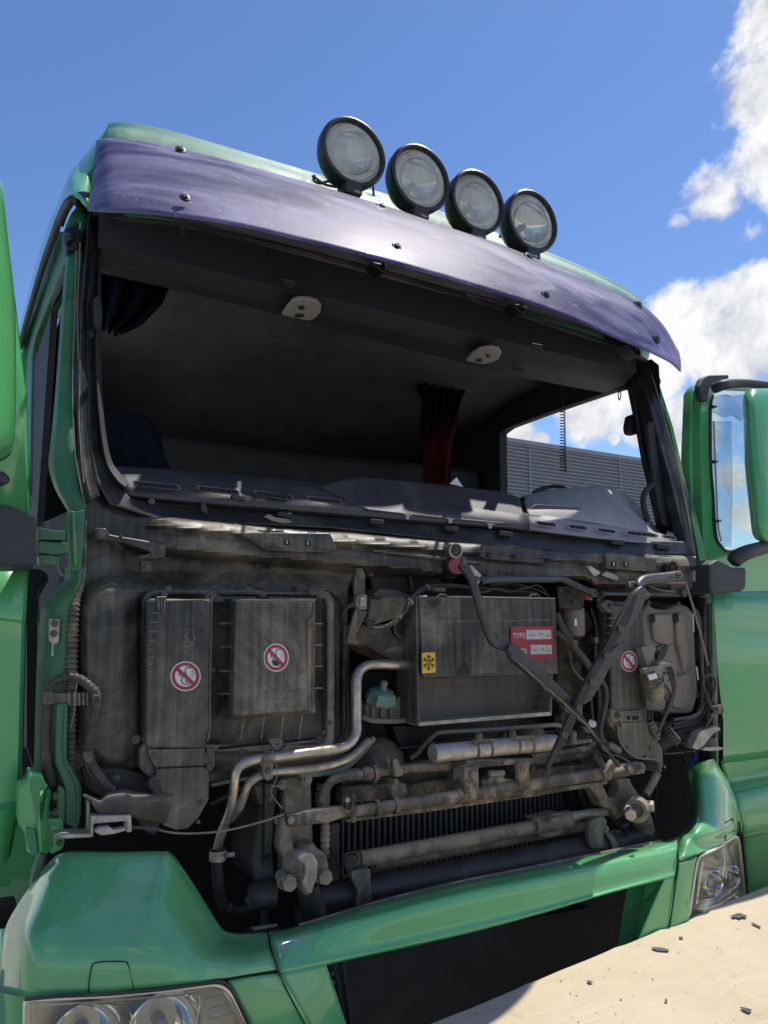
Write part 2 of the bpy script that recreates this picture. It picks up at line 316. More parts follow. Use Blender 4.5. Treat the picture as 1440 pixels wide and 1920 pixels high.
class B:
    def __init__(s): s.m = bmesh.new()
    def f(s, vs):
        try: return s.m.faces.new(vs)
        except ValueError: return None
    def solid(s, front, back):      # two vertex loops in space, capped
        a = [s.m.verts.new(p) for p in front]; b = [s.m.verts.new(p) for p in back]; n = len(a)
        s.f(a[::-1]); s.f(b)
        for i in range(n): s.f((a[i], a[(i+1) % n], b[(i+1) % n], b[i]))
        return s
    def prism(s, pts, Y=0.0, d=0.02):
        F = [at(p[0], p[1], p[2] if len(p) > 2 else Y) for p in pts]
        return s.solid(F, [v+Vector((0, d, 0)) for v in F])
    def prismX(s, pts, X, d=0.02):
        F = [atX(p[0], p[1], X) for p in pts]
        return s.solid(F, [v+Vector((d, 0, 0)) for v in F])
    def taper(s, pts, Y, d, grow=4):   # front smaller than the back
        cx = sum(p[0] for p in pts)/len(pts); cy = sum(p[1] for p in pts)/len(pts)
        F = [at(p[0], p[1], Y) for p in pts]; c = sum(F, Vector())/len(F)
        Bk = []
        for v in F:
            q = v-c; L = q.length; Bk.append(c+q*(1+grow*mpp(c)/L)+Vector((0, d, 0)))
        return s.solid(F, Bk)
    def flat(s, pts, Y):
        s.f([s.m.verts.new(at(p[0], p[1], Y)) for p in pts]); return s
    def ring(s, outer, inner, Y, d=0.02):
        n = len(outer)
        o = [s.m.verts.new(at(p[0], p[1], p[2] if len(p) > 2 else Y)) for p in outer]; i_ = [s.m.verts.new(at(p[0], p[1], p[2] if len(p) > 2 else Y)) for p in inner]
        ob = [s.m.verts.new(v.co+Vector((0, d, 0))) for v in o]; ib = [s.m.verts.new(v.co+Vector((0, d, 0))) for v in i_]
        for k in range(n):
            j = (k+1) % n
            s.f((o[k], i_[k], i_[j], o[j])); s.f((ob[k], ob[j], ib[j], ib[k])); s.f((o[k], o[j], ob[j], ob[k])); s.f((i_[k], ib[k], ib[j], i_[j]))
        return s
    def loft(s, rows):
        V = [[s.m.verts.new(p) for p in r] for r in rows]
        for i in range(len(V)-1):
            for j in range(len(V[0])-1): s.f((V[i][j], V[i+1][j], V[i+1][j+1], V[i][j+1]))
        return s
    def loft2(s, rows, nu=4, nv=4):     # smooth surface passing through every given point
        A = [crom(r, nu) for r in rows]; cols = [crom([a[j] for a in A], nv) for j in range(len(A[0]))]
        return s.loft([[c[i] for c in cols] for i in range(len(cols[0]))])
    def tubew(s, P, R, n=10, cap=True):     # world path
        P = [Vector(p) for p in P]
        if not isinstance(R, (list, tuple)): R = [R]*len(P)
        rings = []; up = None
        for i, p in enumerate(P):
            t = (P[min(i+1, len(P)-1)]-P[max(i-1, 0)]).normalized()
            if up is None: up = t.orthogonal().normalized()
            up = (up-t*up.dot(t)).normalized(); w = t.cross(up)
            rings.append([s.m.verts.new(p+(up*math.cos(2*math.pi*k/n)+w*math.sin(2*math.pi*k/n))*R[i]) for k in range(n)])
        for a, b in zip(rings, rings[1:]):
            for k in range(n): s.f((a[k], a[(k+1) % n], b[(k+1) % n], b[k]))
        if cap: s.f(rings[0][::-1]); s.f(rings[-1])
        return s
    def tube(s, pts, r, n=10, smooth=5, corr=None, Y=0.0):   # (px,py[,Y]) path, r in pixels
        P = [at(p[0], p[1], p[2] if len(p) > 2 else Y) for p in pts]
        RR = r if isinstance(r, (list, tuple)) else [r]*len(P)
        Q = [(*p, rr*mpp(p)) for p, rr in zip(P, RR)]
        if smooth and len(Q) > 2:
            Q4 = []
            L = len(Q)
            V = [Vector(q) for q in Q]
            Q4 = crom(V, smooth)
            Q = [tuple(v) for v in Q4]
        W_ = [Vector(q[:3]) for q in Q]; R = [q[3] for q in Q]
        if corr:
            pitch, amp = corr; out_p = []; out_r = []; acc = 0
            for i in range(len(W_)-1):
                L = (W_[i+1]-W_[i]).length; k = max(1, int(L/(pitch/4)))
                for j in range(k):
                    t = j/k; out_p.append(W_[i].lerp(W_[i+1], t)); out_r.append((R[i]*(1-t)+R[i+1]*t)*(1+amp*math.cos(2*math.pi*(acc+L*t)/pitch)))
                acc += L
            W_, R = out_p, out_r
        return s.tubew(W_, R, n)
    def cyl(s, c, axis, r, h, n=20, r2=None):
        axis = Vector(axis).normalized(); c = Vector(c); return s.tubew([c, c+axis*h], [r, r if r2 is None else r2], n)
    def lathe(s, c, axis, prof, n=32):      # prof: (distance along axis, radius)
        axis = Vector(axis).normalized(); up = axis.orthogonal().normalized(); w = axis.cross(up); c = Vector(c)
        R = [[s.m.verts.new(c+axis*a+(up*math.cos(2*math.pi*k/n)+w*math.sin(2*math.pi*k/n))*max(r, 1e-4)) for k in range(n)] for a, r in prof]
        for a, b in zip(R, R[1:]):
            for k in range(n): s.f((a[k], a[(k+1) % n], b[(k+1) % n], b[k]))
        return s
    def box(s, lo, hi):
        (x0, y0, z0), (x1, y1, z1) = lo, hi
        return s.solid([(x0,y0,z0),(x1,y0,z0),(x1,y0,z1),(x0,y0,z1)], [(x0,y1,z0),(x1,y1,z0),(x1,y1,z1),(x0,y1,z1)])
WM = {}
def obj(name, b, m, parent=None, bevel=0.0, smooth=True, label=None, sub=0, thick=0.0, kind=None, seg=2):
    me = bpy.data.meshes.new(name)
    if isinstance(b, B):
        bmesh.ops.recalc_face_normals(b.m, faces=b.m.faces); b.m.to_mesh(me); b.m.free()
    else: me = b
    ms = m if isinstance(m, (list, tuple)) else [m]
    if not me.materials:
        for q in ms: me.materials.append(M[q] if isinstance(q, str) else q)
    o = bpy.data.objects.new(name, me); COL.objects.link(o); WM[o] = Matrix()
    if parent: o.parent = parent; o.matrix_parent_inverse = WM[parent].inverted()
    if label: o['label'] = label
    if kind: o['kind'] = kind
    if thick:
        md = o.modifiers.new('solid', 'SOLIDIFY'); md.thickness = thick; md.offset = 0
    if bevel:
        md = o.modifiers.new('bevel', 'BEVEL'); md.width = bevel; md.segments = seg; md.limit_method = 'ANGLE'; md.angle_limit = rad(35)
    if sub:
        md = o.modifiers.new('sub', 'SUBSURF'); md.levels = sub; md.render_levels = sub
    if smooth:
        for f in me.polygons: f.use_smooth = True
        if not sub:
            me.set_sharp_from_angle(angle=rad(38))
    return o
def empty(name, loc, label, cat, group=None):
    o = bpy.data.objects.new(name, None); COL.objects.link(o); o.location = loc; WM[o] = Matrix.Translation(Vector(loc))
    o.empty_display_size = 0.1; o['label'] = label; o['category'] = cat
    if group: o['group'] = group
    return o
def tag(o, label, cat, group=None):
    o['label'] = label; o['category'] = cat
    if group: o['group'] = group
    return o
# shared fixings
def _bolt(kind):
    b = B()
    if kind == 'hex':
        b.cyl((0,0,0), (0,-1,0), 1.0, 0.18, 20); b.cyl((0,-.18,0), (0,-1,0), 0.66, 0.55, 6)
    elif kind == 'socket':
        b.lathe((0,0,0), (0,-1,0), [(0,1.0),(.16,1.0),(.22,.88),(.22,.68),(.55,.64),(.62,.55),(.62,.32),(.25,.30),(.25,0)], 20)
    elif kind == 'rivet':
        b.lathe((0,0,0), (0,-1,0), [(0,1.0),(.2,.95),(.42,.75),(.55,.4),(.6,0)], 14)
    elif kind == 'boss':
        b.lathe((0,0,.0), (0,-1,0), [(0,1.0),(.35,.95),(.4,.6),(.3,.55),(.7,.42),(.7,.2),(.5,.18),(.5,0)], 18)
    bmesh.ops.recalc_face_normals(b.m, faces=b.m.faces)
    me = bpy.data.meshes.new('bolt'); b.m.to_mesh(me); b.m.free()
    for f in me.polygons: f.use_smooth = True
    me.set_sharp_from_angle(angle=rad(38)); return me
BM = {}
def bolt(px, py, Y, r, kind='socket', m='bolt', parent=None, name='bolt', ax=None):
    key = (kind, m)
    if key not in BM: BM[key] = _bolt(kind); BM[key].materials.append(M[m])
    o = bpy.data.objects.new(name, BM[key]); COL.objects.link(o); P = at(px, py, Y); s = r*mpp(P)
    mw = Matrix.Translation(P)
    if ax: mw = mw @ Vector((0,-1,0)).rotation_difference(Vector(ax)).to_matrix().to_4x4()
    mw = mw @ Matrix.Scale(s, 4)
    par = parent or truck
    o.parent = par; o.matrix_parent_inverse = WM[par].inverted(); o.matrix_basis = mw; WM[o] = mw
    return o
def text(s, px, py, Y, h, m, parent, name='lettering', bold=False, rot=0, align='LEFT', normal=None, sx=1.0):
    cu = bpy.data.curves.new(name, 'FONT'); cu.body = s; cu.size = 1; cu.align_x = align; cu.align_y = 'BOTTOM_BASELINE'
    if bold: cu.offset = 0.02
    t = bpy.data.objects.new('tmp', cu); COL.objects.link(t)
    me = bpy.data.meshes.new_from_object(t.evaluated_get(bpy.context.evaluated_depsgraph_get())); bpy.data.objects.remove(t)
    P = at(px, py, Y); k = h*mpp(P)/0.72
    X = Matrix.Translation(P) @ Matrix.Rotation(rad(90), 4, 'X') @ Matrix.Rotation(rad(rot), 4, 'Z') @ Matrix.Diagonal((k*sx, k, k, 1))
    me.transform(X); me.materials.clear(); me.name = name
    return obj(name, me, m, parent, smooth=False)

# ============================================================ SETTING
b = B(); b.loft([[(-400, y, 0), (400, y, 0)] for y in (-400, 400)])
obj('ground', b, 'concrete', kind='structure', smooth=False)

# warehouse behind the cab
P0 = at(935, 822, 14.0); P1 = at(1302, 873, 14.0)
hallz = (P0.z+P1.z)/2
hall = empty('warehouse', (4, 14, 0), 'dark grey warehouse with ribbed metal cladding behind the cab', 'building')
xl, xr = P0.x-7, P1.x
b = B(); per = 0.105; rows = []
z = 0.3
while z < hallz-0.12:
    for dz, dy in ((0, -.055), (.028, -.055), (.078, 0), (.084, 0)): rows.append((z+dz, 14+dy))
    z += per
b.loft([[(x, y, zz) for x in (xl, (xl+xr)/2, xr)] for zz, y in rows])
obj('ribbed_cladding', b, 'clad', hall, smooth=False)
for i in range(1, int((xr-xl)/3.6)+1):
    b = B(); b.box((xr-i*3.6, 13.93, .3), (xr-i*3.6+.035, 13.955, hallz-.121)); obj('joint_strip', b, 'clad', hall, smooth=False)
b = B(); b.box((xl-.02, 13.92, hallz-.12), (xr+.03, 14.25, hallz)); obj('parapet_flashing', b, 'clad', hall)
b = B(); b.box((xr-.01, 13.93, 0), (xr+.05, 14.1, hallz-.12)); obj('corner_flashing', b, 'clad', hall)
b = B(); b.box((xl, 14.05, 0), (xr-.012, 34, hallz-.3)); obj('hall_body', b, 'clad', hall, smooth=False)
b = B(); b.box((xl, 13.9, 0), (xr+.02, 14.02, .3)); obj('plinth', b, 'concrete', hall, smooth=False)

# ============================================================ TRUCK
truck = empty('truck', (0, 0.9, 0), 'green semi truck cab with its front hood and windscreen removed', 'truck')
def Fw(x, z): return 0.03*x*x + max(0, z-2.0)*0.16
SX = 1.19
# --- chassis boxes, added in black to keep the void behind the opening dark
b = B(); b.box((-1.12, .55, .25), (1.12, 2.6, 1.52)); obj('black_chassis_backing', b, 'gap', truck, bevel=.03)
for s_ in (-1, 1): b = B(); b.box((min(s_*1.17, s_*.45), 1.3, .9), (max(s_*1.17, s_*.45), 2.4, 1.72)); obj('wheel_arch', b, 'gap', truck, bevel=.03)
# --- cab shell: floor, rear wall, roof skin, sides
b = B(); b.box((-1.15, .30, 1.52), (1.15, 2.30, 1.60)); obj('cab_floor', b, 'dark', truck)
b = B(); b.box((-SX+.01, 2.20, 1.5), (SX-.01, 2.26, 3.1)); obj('rear_wall', b, 'green', truck)
ridge = [(204,237,.30),(222,235,.27),(255,238,.25),(330,254,.23),(450,289,.21),(600,333,.20),(700,362,.20),(800,392,.20),(900,430,.2),(1000,468,.2),(1080,500,.22),(1150,533,.25),(1190,560,.32),(1207,590,.42)]
head = [(166,402,.18),(190,404,.14),(240,408,.12),(330,420,.11),(450,438,.10),(600,474,.10),(700,500,.10),(800,530,.10),(900,563,.1),(1000,595,.1),(1080,620,.11),(1150,648,.13),(1195,668,.18),(1212,680,.26)]
R0 = [at(*p) for p in ridge]; R3 = [at(*p) for p in head]
def mixr(A, Bq, t, bulge): return [a.lerp(c, t)+Vector((0, -bulge, bulge*.5)) for a, c in zip(A, Bq)]
rows = []
bk = [Vector((max(-SX+.05, min(SX-.05, p.x*1.01)), 2.28, p.z+.02)) for p in R0]
bm_ = [a.lerp(c, .4)+Vector((0, 0, .03)) for a, c in zip(R0, bk)]
rows = [bk, bm_, [a.lerp(c, .08)+Vector((0,0,.012)) for a, c in zip(R0, bk)], R0, mixr(R0, R3, .12, .02), mixr(R0, R3, .35, .045), mixr(R0, R3, .7, .03), R3]
b = B(); b.loft2(rows, 4, 4); obj('roof', b, 'green_roof', truck, thick=.012, label='sun-faded green roof')
# left roof side down to the gutter (plane of the cab side)
sil = [(150,310),(133,330),(107,397),(93,423),(67,505),(35,630),(22,690)]
gut = [(163,372),(140,372),(117,408),(106,436),(78,515),(42,640),(28,700)]
A = [R0[0], R0[0].lerp(atX(133,330,-SX+.02), .6)]+[atX(x, y, -SX+.01) for x, y in sil[1:]]
G = [R3[0], R3[0].lerp(atX(163,372,-SX), .5)]+[atX(x, y, -SX) for x, y in gut[1:]]
b = B(); b.loft2([A, [a.lerp(c, .5)+Vector((-.012,0,0)) for a, c in zip(A, G)], G]); obj('roof_side', b, 'green', truck, thick=.01)
b = B(); b.tubew([p+Vector((-.006,0,-.004)) for p in crom([R3[0]]+G[2:], 5)], .012, 8); obj('rain_gutter', b, 'rubber', truck)
b = B(); b.tube([(168,366,.02),(152,364,.06),(138,376,.10),(124,398,.14),(114,424,.16)], 5, 8); obj('gutter_seal', b, 'rubber', truck)
b = B(); b.prismX([(107,432),(124,436),(130,474),(72,616),(62,655),(36,655),(72,545)], -SX+.045, .03); obj('upper_rail', b, 'dark', truck, bevel=.004)
# door frame strip of left opening and its seal
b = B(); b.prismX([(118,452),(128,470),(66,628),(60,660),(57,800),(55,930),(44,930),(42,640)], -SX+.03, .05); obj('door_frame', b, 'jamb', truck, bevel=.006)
b = B(); b.tubew([atX(x, y, -SX+.05) for x, y in ((127,505),(110,545),(88,590),(66,640),(60,690),(58,760),(56,860),(54,960))], .014, 8); obj('door_seal', b, 'rubber', truck)
b = B(); b.solid([(-1.16,.12,1.2),(-1.16,2.2,1.2),(-1.16,2.2,2.12),(-1.16,.12,1.98)], [(-1.10,.12,1.2),(-1.10,2.2,1.2),(-1.10,2.2,2.12),(-1.10,.12,1.98)]); obj('entry_panel', b, 'gap', truck)
# --- right side of the cab with the door opening seen from inside
XR = 1.13
opening = [(937,812),(952,801),(1010,779),(1087,752),(1140,734),(1162,728),(1179,727),(1189,741),(1200,800),(1211,861),(1226,910),(1237,989),(1120,1010),(939,990),(938,900),(937,850)]
op = [atX(x, y, XR) for x, y in opening]
cen = sum(op, Vector())/len(op)
outer = []
for p in op:
    q = p-cen; k = 1e9
    for v, lo, hi, c in ((q.y, .20-cen.y, 2.2-cen.y, 0), (q.z, 1.55-cen.z, (2.84 if p.y < .55 else 3.0)-cen.z, 0)):
        if v > 1e-6: k = min(k, hi/v)
        if v < -1e-6: k = min(k, lo/v)
    outer.append(cen+q*k)
b = B(); n = len(op)
ov = [b.m.verts.new(p) for p in outer]; iv = [b.m.verts.new(p) for p in op]
ov2 = [b.m.verts.new(p+Vector((.05,0,0))) for p in outer]; iv2 = [b.m.verts.new(p+Vector((.05,0,0))) for p in op]
for k in range(n):
    j = (k+1) % n
    b.f((ov[k], iv[k], iv[j], ov[j])); b.f((ov2[k], ov2[j], iv2[j], iv2[k])); b.f((iv[k], iv2[k], iv2[j], iv[j]))
obj('cab_side', b, 'int_dark', truck, smooth=False)
for q in (((1.182, 1.40, 1.5), (1.188, 2.22, 3.02)), ((1.150, .75, 2.80), (1.187, 2.22, 3.02))): b = B(); b.box(*q); obj('cab_side_panel', b, 'int_dark', truck, smooth=False)
b = B(); b.tubew(crom([p+Vector((-.008,0,0)) for p in op[:13]], 3), .012, 8); obj('opening_seal', b, 'rubber', truck)
# --- interior
b = B(); b.box((-1.1, 2.12, 1.6), (1.1, 2.18, 3.05)); obj('rear_lining', b, 'int', truck)
zs = 2.735
SH = [(150,500),(360,548),(540,592),(720,640),(900,687),(1040,718),(1150,738)]
sh_back = [atZ(x, y, zs) for x, y in SH]
sh_front = [Vector((p.x, .13, zs+.03)) for p in sh_back]
sh_front[0].x = -1.12; sh_front[-1].x = 1.08
for i in range(1, 6): sh_front[i].x = -1.12+2.20*i/6
for p_ in sh_front: p_.y = .24
b = B(); b.loft([[p+Vector((0,0,.16)) for p in sh_front], sh_front, [p+Vector((0,.06,-.03)) for p in sh_front], [a.lerp(c, .5)+Vector((0,0,-.012)) for a, c in zip(sh_front, sh_back)], sh_back, [p+Vector((0,.01,.12)) for p in sh_back]])
obj('overhead_shelf', b, 'int_grey', truck, sub=0, thick=.01, bevel=.004, label='dark grey overhead shelf')
b = B(); b.box((-1.15, 1.15, 2.05), (-1.125, 2.2, 2.9)); obj('side_lining', b, 'int_dark', truck, smooth=False)
ceil = [[(x, y, zz) for x in (-1.12, 0, 1.14)] for y, zz in ((.15, 2.9), (.7, 2.9), (1.15, 2.86), (1.5, 2.77), (1.95, 2.60), (2.13, 2.48))]
b = B(); b.loft(ceil); obj('headliner', b, 'int', truck, thick=.02)
b = B(); b.tube([(235,437,.22),(420,470,.2),(640,525,.2),(800,575,.2),(960,625,.22),(1170,690,.26)], 3, 8)
b.tube([(218,440,.24),(330,448,.21),(520,492,.2),(750,555,.2),(1000,632,.22),(1165,682,.26)], 2, 8); obj('shelf_bead', b, 'int_dark', truck)
b = B(); b.tubew([(-1.0, 1.62, 2.62), (-.2, 1.62, 2.62), (.2, 1.62, 2.6)], .006, 8); obj('curtain_rail', b, 'int_dark', truck)
def zpoly(name, pts, z, m, d=.012, parent=truck, **k):
    F = [atZ(p[0], p[1], z) for p in pts]
    b = B(); b.solid(F, [v+Vector((0,0,d)) for v in F]); return obj(name, b, m, parent, bevel=.003, **k)
def shelf_z(P, d=.0): return P
l1 = zpoly('reading_lamp', [(528,591),(538,576),(548,565),(560,561),(580,562),(594,566),(602,575),(601,586),(592,596),(580,602),(560,598)], zs-.035, 'lampgrey')
zpoly('lamp_lens', ell(565,578,6,3.5,14), zs-.040, 'int_dark', .003, l1); zpoly('lamp_switch', rrect(553,590,570,596,2,2), zs-.040, 'int_dark', .003, l1)
l2 = zpoly('reading_lamp', [(873,677),(885,664),(900,655),(920,652),(936,655),(940,663),(935,674),(920,681),(905,683)], zs-.035, 'lampgrey')
zpoly('lamp_lens', ell(915,668,4,2.5,12), zs-.040, 'int_grey', .003, l2); zpoly('lamp_switch', rrect(893,674,904,679,2,2), zs-.040, 'int_dark', .003, l2)
zpoly('shelf_latch', [(998,648),(1018,652),(1017,662),(1000,659)], zs-.03, 'int_dark'); zpoly('shelf_latch', [(962,693),(982,697),(980,701),(962,698)], zs-.03, 'int_dark')
zpoly('shelf_recess', [(527,523),(556,530),(552,542),(532,538)], zs-.02, 'int_dark', .006)
b = B(); b.tube([(775,600,.4),(776,612,.4),(775,625,.4)], 2, 8); obj('shelf_hook', b, 'steel', truck)
# rear panels (lining relief)
b = B()
for pts in (rquad([(250,560),(560,640),(700,690),(760,740),(765,900),(230,890),(225,700)], 40), rquad([(790,730),(900,790),(905,905),(790,905)], 18)): b.prism(pts, 2.075, .06)
obj('lining_panel', b, 'int', truck, bevel=.012, seg=3)
b = B(); b.prism([(300,810),(560,845),(780,865),(905,880),(905,1000),(300,1000)], 1.35, .6); obj('bunk', b, 'int_dark', truck, bevel=.04, seg=3)
def cloth(name, pts, Y, m, folds, amp, **k):       # wavy hanging cloth: left edge list, right edge list
    Lp, Rp = pts; rows = []
    for (a, c) in zip(Lp, Rp):
        r = []
        for j in range(25):
            t = j/24; P = at(a[0]+(c[0]-a[0])*t, a[1]+(c[1]-a[1])*t, Y); P.y += amp*math.sin(folds*2*math.pi*t+a[1]*.01); r.append(P)
        rows.append(r)
    b = B(); b.loft(rows); return obj(name, b, m, truck if not k.get('top') else None, thick=.006)
cloth('side_curtain', ([(184,500),(184,545),(186,590),(192,616)], [(318,535),(300,575),(262,612),(225,628)]), .56, 'cloth_dark', 3, .03)
cloth('side_curtain', ([(750,640),(768,690),(795,740),(795,800),(800,835)], [(905,690),(880,720),(862,760),(850,800),(832,835)]), 1.08, 'cloth_dark', 5, .03)
rc = cloth('red_vest', ([(838,772),(826,800),(797,830),(795,870),(795,960)], [(860,772),(860,790),(852,830),(848,880),(848,960)]), 1.02, 'red_cloth', 2, .015, top=1)
tag(rc, 'red cloth garment hanging at the back of the dark cab interior', 'garment')
# seat
seat = obj('seat_backrest', B().prism(rquad([(185,768),(262,770),(290,782),(306,820),(318,872),(350,900),(350,960),(185,960)], 22), .62, .16), 'cloth_dark', truck, bevel=.03, seg=3)

# --- windscreen surround
fo = [(163,400,.13),(300,416,.12),(450,440,.11),(600,474,.11),(750,514,.11),(900,562,.11),(1050,611,.11),(1150,646,.12),(1217,680,.16),(1250,790,.10),(1285,920,.05),(1304,1040,.0),(1150,1040,.0),(900,1020,0),(620,990,0),(300,975,0),(205,945,0),(178,900,0),(165,820,.03),(160,650,.07)]
fi = [(189,412,.16),(305,427,.13),(450,450,.12),(600,485,.12),(750,527,.12),(900,574,.12),(1050,623,.12),(1140,654,.13),(1200,688,.17),(1226,790,.10),(1262,920,.05),(1286,1015,.02),(1150,1012,.03),(900,990,.03),(620,968,.03),(330,952,.03),(252,938,.02),(215,905,.02),(190,850,.04),(180,650,.09)]
b = B(); b.ring(fo, fi, 0, .05); obj('windscreen_frame', b, 'pillar', truck, bevel=.006)
# grey inner trim up the left pillar
b = B()
L1 = [(184,472,.17),(180,560,.14),(175,640,.11),(177,720,.09),(184,800,.07),(195,868,.05),(214,905,.04),(237,922,.04)]
L2 = [(188,470,.15),(187,560,.12),(186,640,.09),(188,720,.07),(194,800,.05),(206,862,.03),(224,890,.02),(240,908,.02)]
b.loft([[at(*p) for p in crom(L1, 4)], [at(p[0], p[1], p[2]-.03) for p in crom([( (a[0]+c[0])/2, (a[1]+c[1])/2, (a[2]+c[2])/2) for a, c in zip(L1, L2)], 4)], [at(*p) for p in crom(L2, 4)]])
obj('pillar_trim', b, 'int_grey', truck, thick=.008)
b = B(); b.prism([(205,893,.05),(240,906,.03),(243,912,.03),(240,944,.03),(214,925,.04)], 0, .06); obj('trim_end', b, 'int_dark', truck, bevel=.005)
b = B(); b.prism(rquad([(176,560),(186,552),(192,575),(192,605),(185,618),(177,610)], 4), .06, .05); obj('trim_clip', b, 'int_grey', truck, bevel=.004)
for y in (620, 690, 765, 800): b = B(); b.prism([(165,y),(176,y-3),(178,y+12),(167,y+14)], .08, .02); obj('pillar_clip', b, 'int_dark', truck, bevel=.002)
# right pillar interior face
b = B(); b.prism([(1179,700,.25),(1214,690,.20),(1246,800,.12),(1280,920,.05),(1288,1004,.04),(1240,990,.22),(1226,910,.24),(1211,861,.25),(1200,800,.26),(1189,741,.28)], 0, .03); obj('pillar_cover', b, 'int_dark', truck, bevel=.01)
b = B(); b.prism(rquad([(1213,792),(1238,787),(1258,900),(1268,985),(1245,985),(1228,905)], 9), .10, .02); obj('pillar_pad', b, 'int_dark', truck, bevel=.006)
b = B(); b.prism(rquad([(1184,777),(1198,774),(1203,785),(1203,805),(1196,815),(1183,813),(1180,800)], 5), .24, .04); obj('pillar_speaker', b, 'int_dark', truck, bevel=.006)
b = B(); b.tube([(1190,776,.24),(1188,760,.25),(1187,745,.26)], 1.0, 6); obj('speaker_wire', b, 'int_dark', truck)
b = B(); b.tube([(1240,904,.12),(1225,908,.10),(1210,922,.10),(1206,940,.10),(1209,958,.10),(1214,975,.12)], 5.5, 10); obj('grab_handle', b, 'int_dark', truck)
# outer edge of the right pillar: flange with sealant, bracket
b = B(); b.prism([(1214,678,.18),(1222,676,.20),(1262,800,.13),(1290,920,.08),(1312,1015,.05),(1308,1040,.03),(1302,1040,.0),(1284,925,.04),(1256,800,.10)], 0, .04); obj('pillar_flange', b, 'jamb', truck, bevel=.003)
b = B(); b.tube([(1216,685,.13),(1236,750,.10),(1258,830,.07),(1276,900,.045),(1290,970,.02),(1302,1035,-.005)], 1.6, 6); obj('sealant_bead', b, 'tank', truck)
b = B(); b.prism([(1226,690),(1231,694),(1240,715),(1237,722),(1231,712)], .16, .01); obj('pillar_bracket', b, 'steel', truck)
b = B(); b.prism([(1292,905,.09),(1318,1018,.02),(1322,1035,.03),(1330,1118,.03),(1323,1118,.0),(1310,1035,.0),(1300,980,.03)], 0, .05); obj('outer_pillar', b, 'jamb', truck, bevel=.004)
# headers: thin painted strips under the visor
b = B(); b.tube([(190,407,.10),(330,421,.08),(480,452,.07),(620,484,.07),(760,522,.07),(900,565,.07),(1050,614,.07),(1150,648,.08),(1208,676,.12)], 4.5, 8); obj('header_edge', b, 'pillar', truck)
for (x0, x1, y0, y1) in ((575,606,472,482),(655,700,498,508),(870,950,548,572),(982,1040,590,606)):
    b = B(); b.prism([(x0,y0),(x1,y1-2),(x1+3,y1+2),(x0+6,y0+5)], .055, .004); obj('lifted_paint_patch', b, 'purpleflake', truck, smooth=False)

# --- left A pillar: green jamb + black part
gl = [(128,462,.16),(122,520,.14),(116,600,.12),(110,680,.10),(104,760,.09),(97,830,.08),(93,868,.08),(98,896,.07),(110,922,.05),(124,945,.04),(136,965,.03)]
gr = [(150,455,.12),(146,520,.11),(141,600,.09),(137,680,.07),(137,760,.05),(139,830,.03),(143,880,.02),(149,915,.01),(156,940,.0),(159,955,.0),(160,972,.0)]
mid = [((a[0]*.45+c[0]*.55), (a[1]+c[1])/2, (a[2]+c[2])/2-.012) for a, c in zip(gl, gr)]
q25 = [((a[0]*.8+c[0]*.2), (a[1]+c[1])/2, (a[2]*.8+c[2]*.2)-.018) for a, c in zip(gl, gr)]
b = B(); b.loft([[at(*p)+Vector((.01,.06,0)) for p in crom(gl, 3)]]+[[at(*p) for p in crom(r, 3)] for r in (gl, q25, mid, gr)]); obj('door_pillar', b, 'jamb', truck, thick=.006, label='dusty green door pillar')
b = B(); b.prism([(97,884,.065),(105,893,.06),(125,915,.05),(140,940,.03),(147,962,.02),(141,968,.02),(130,952,.03),(110,925,.05)], 0, .004); obj('worn_edge', b, 'tank', truck, smooth=False)
bl = [(162,396,.13),(152,520,.11),(144,600,.09),(138,700,.06),(138,780,.05),(141,850,.03),(150,910,.01),(159,945,0)]
br = [(172,398,.13),(165,520,.11),(161,600,.09),(161,700,.06),(164,780,.05),(169,850,.03),(176,900,.01),(186,930,0)]
b = B(); b.loft([[at(*p) for p in crom(bl, 4)], [at(p[0]*.5+q[0]*.5, p[1]*.5+q[1]*.5, p[2]-.012) for p, q in zip(crom(bl, 4), crom(br, 4))], [at(*p) for p in crom(br, 4)]]); obj('windscreen_pillar', b, 'pillar', truck, thick=.01)
b = B(); b.tube([(150,455,.09),(145,600,.075),(149,700,.045),(148,780,.03),(152,850,.01),(158,905,-.005)], 1.3, 6); obj('sealant_bead', b, 'tank', truck)
b = B(); b.tube([(143,470,.09),(140,600,.07),(136,700,.05),(137,780,.03),(141,850,.015),(150,905,-.005),(160,950,-.012)], 1.2, 6); obj('sealant_bead', b, 'tank', truck)
# green corner under the roof + black bracket
b = B(); b.prism([(165,374),(150,380),(134,398),(124,420),(122,445),(128,470),(150,470),(165,460)], .14, .03); obj('roof_corner', b, 'jamb', truck, bevel=.006)
b = B(); b.prism([(120,428),(133,421),(142,415),(151,418),(152,455),(146,466),(126,470),(120,450)], .10, .05); br_ = obj('hinge_bracket', b, 'dark', truck, bevel=.006)
b = B(); b.prism([(121,430),(133,423),(138,448),(124,454)], .085, .014); b.prism([(124,436),(131,432),(133,438),(126,441)], .08, .006); obj('bracket_block', b, 'dark', br_, bevel=.003)
bolt(128,440,.078,3,'rivet'); bolt(129,447,.078,3,'rivet'); bolt(139,458,.098,2.5,'rivet')
b = B(); b.prism([(149,415),(152,416),(151,430),(148,428)], .095, .004); obj('bright_clip', b, 'steel', truck)
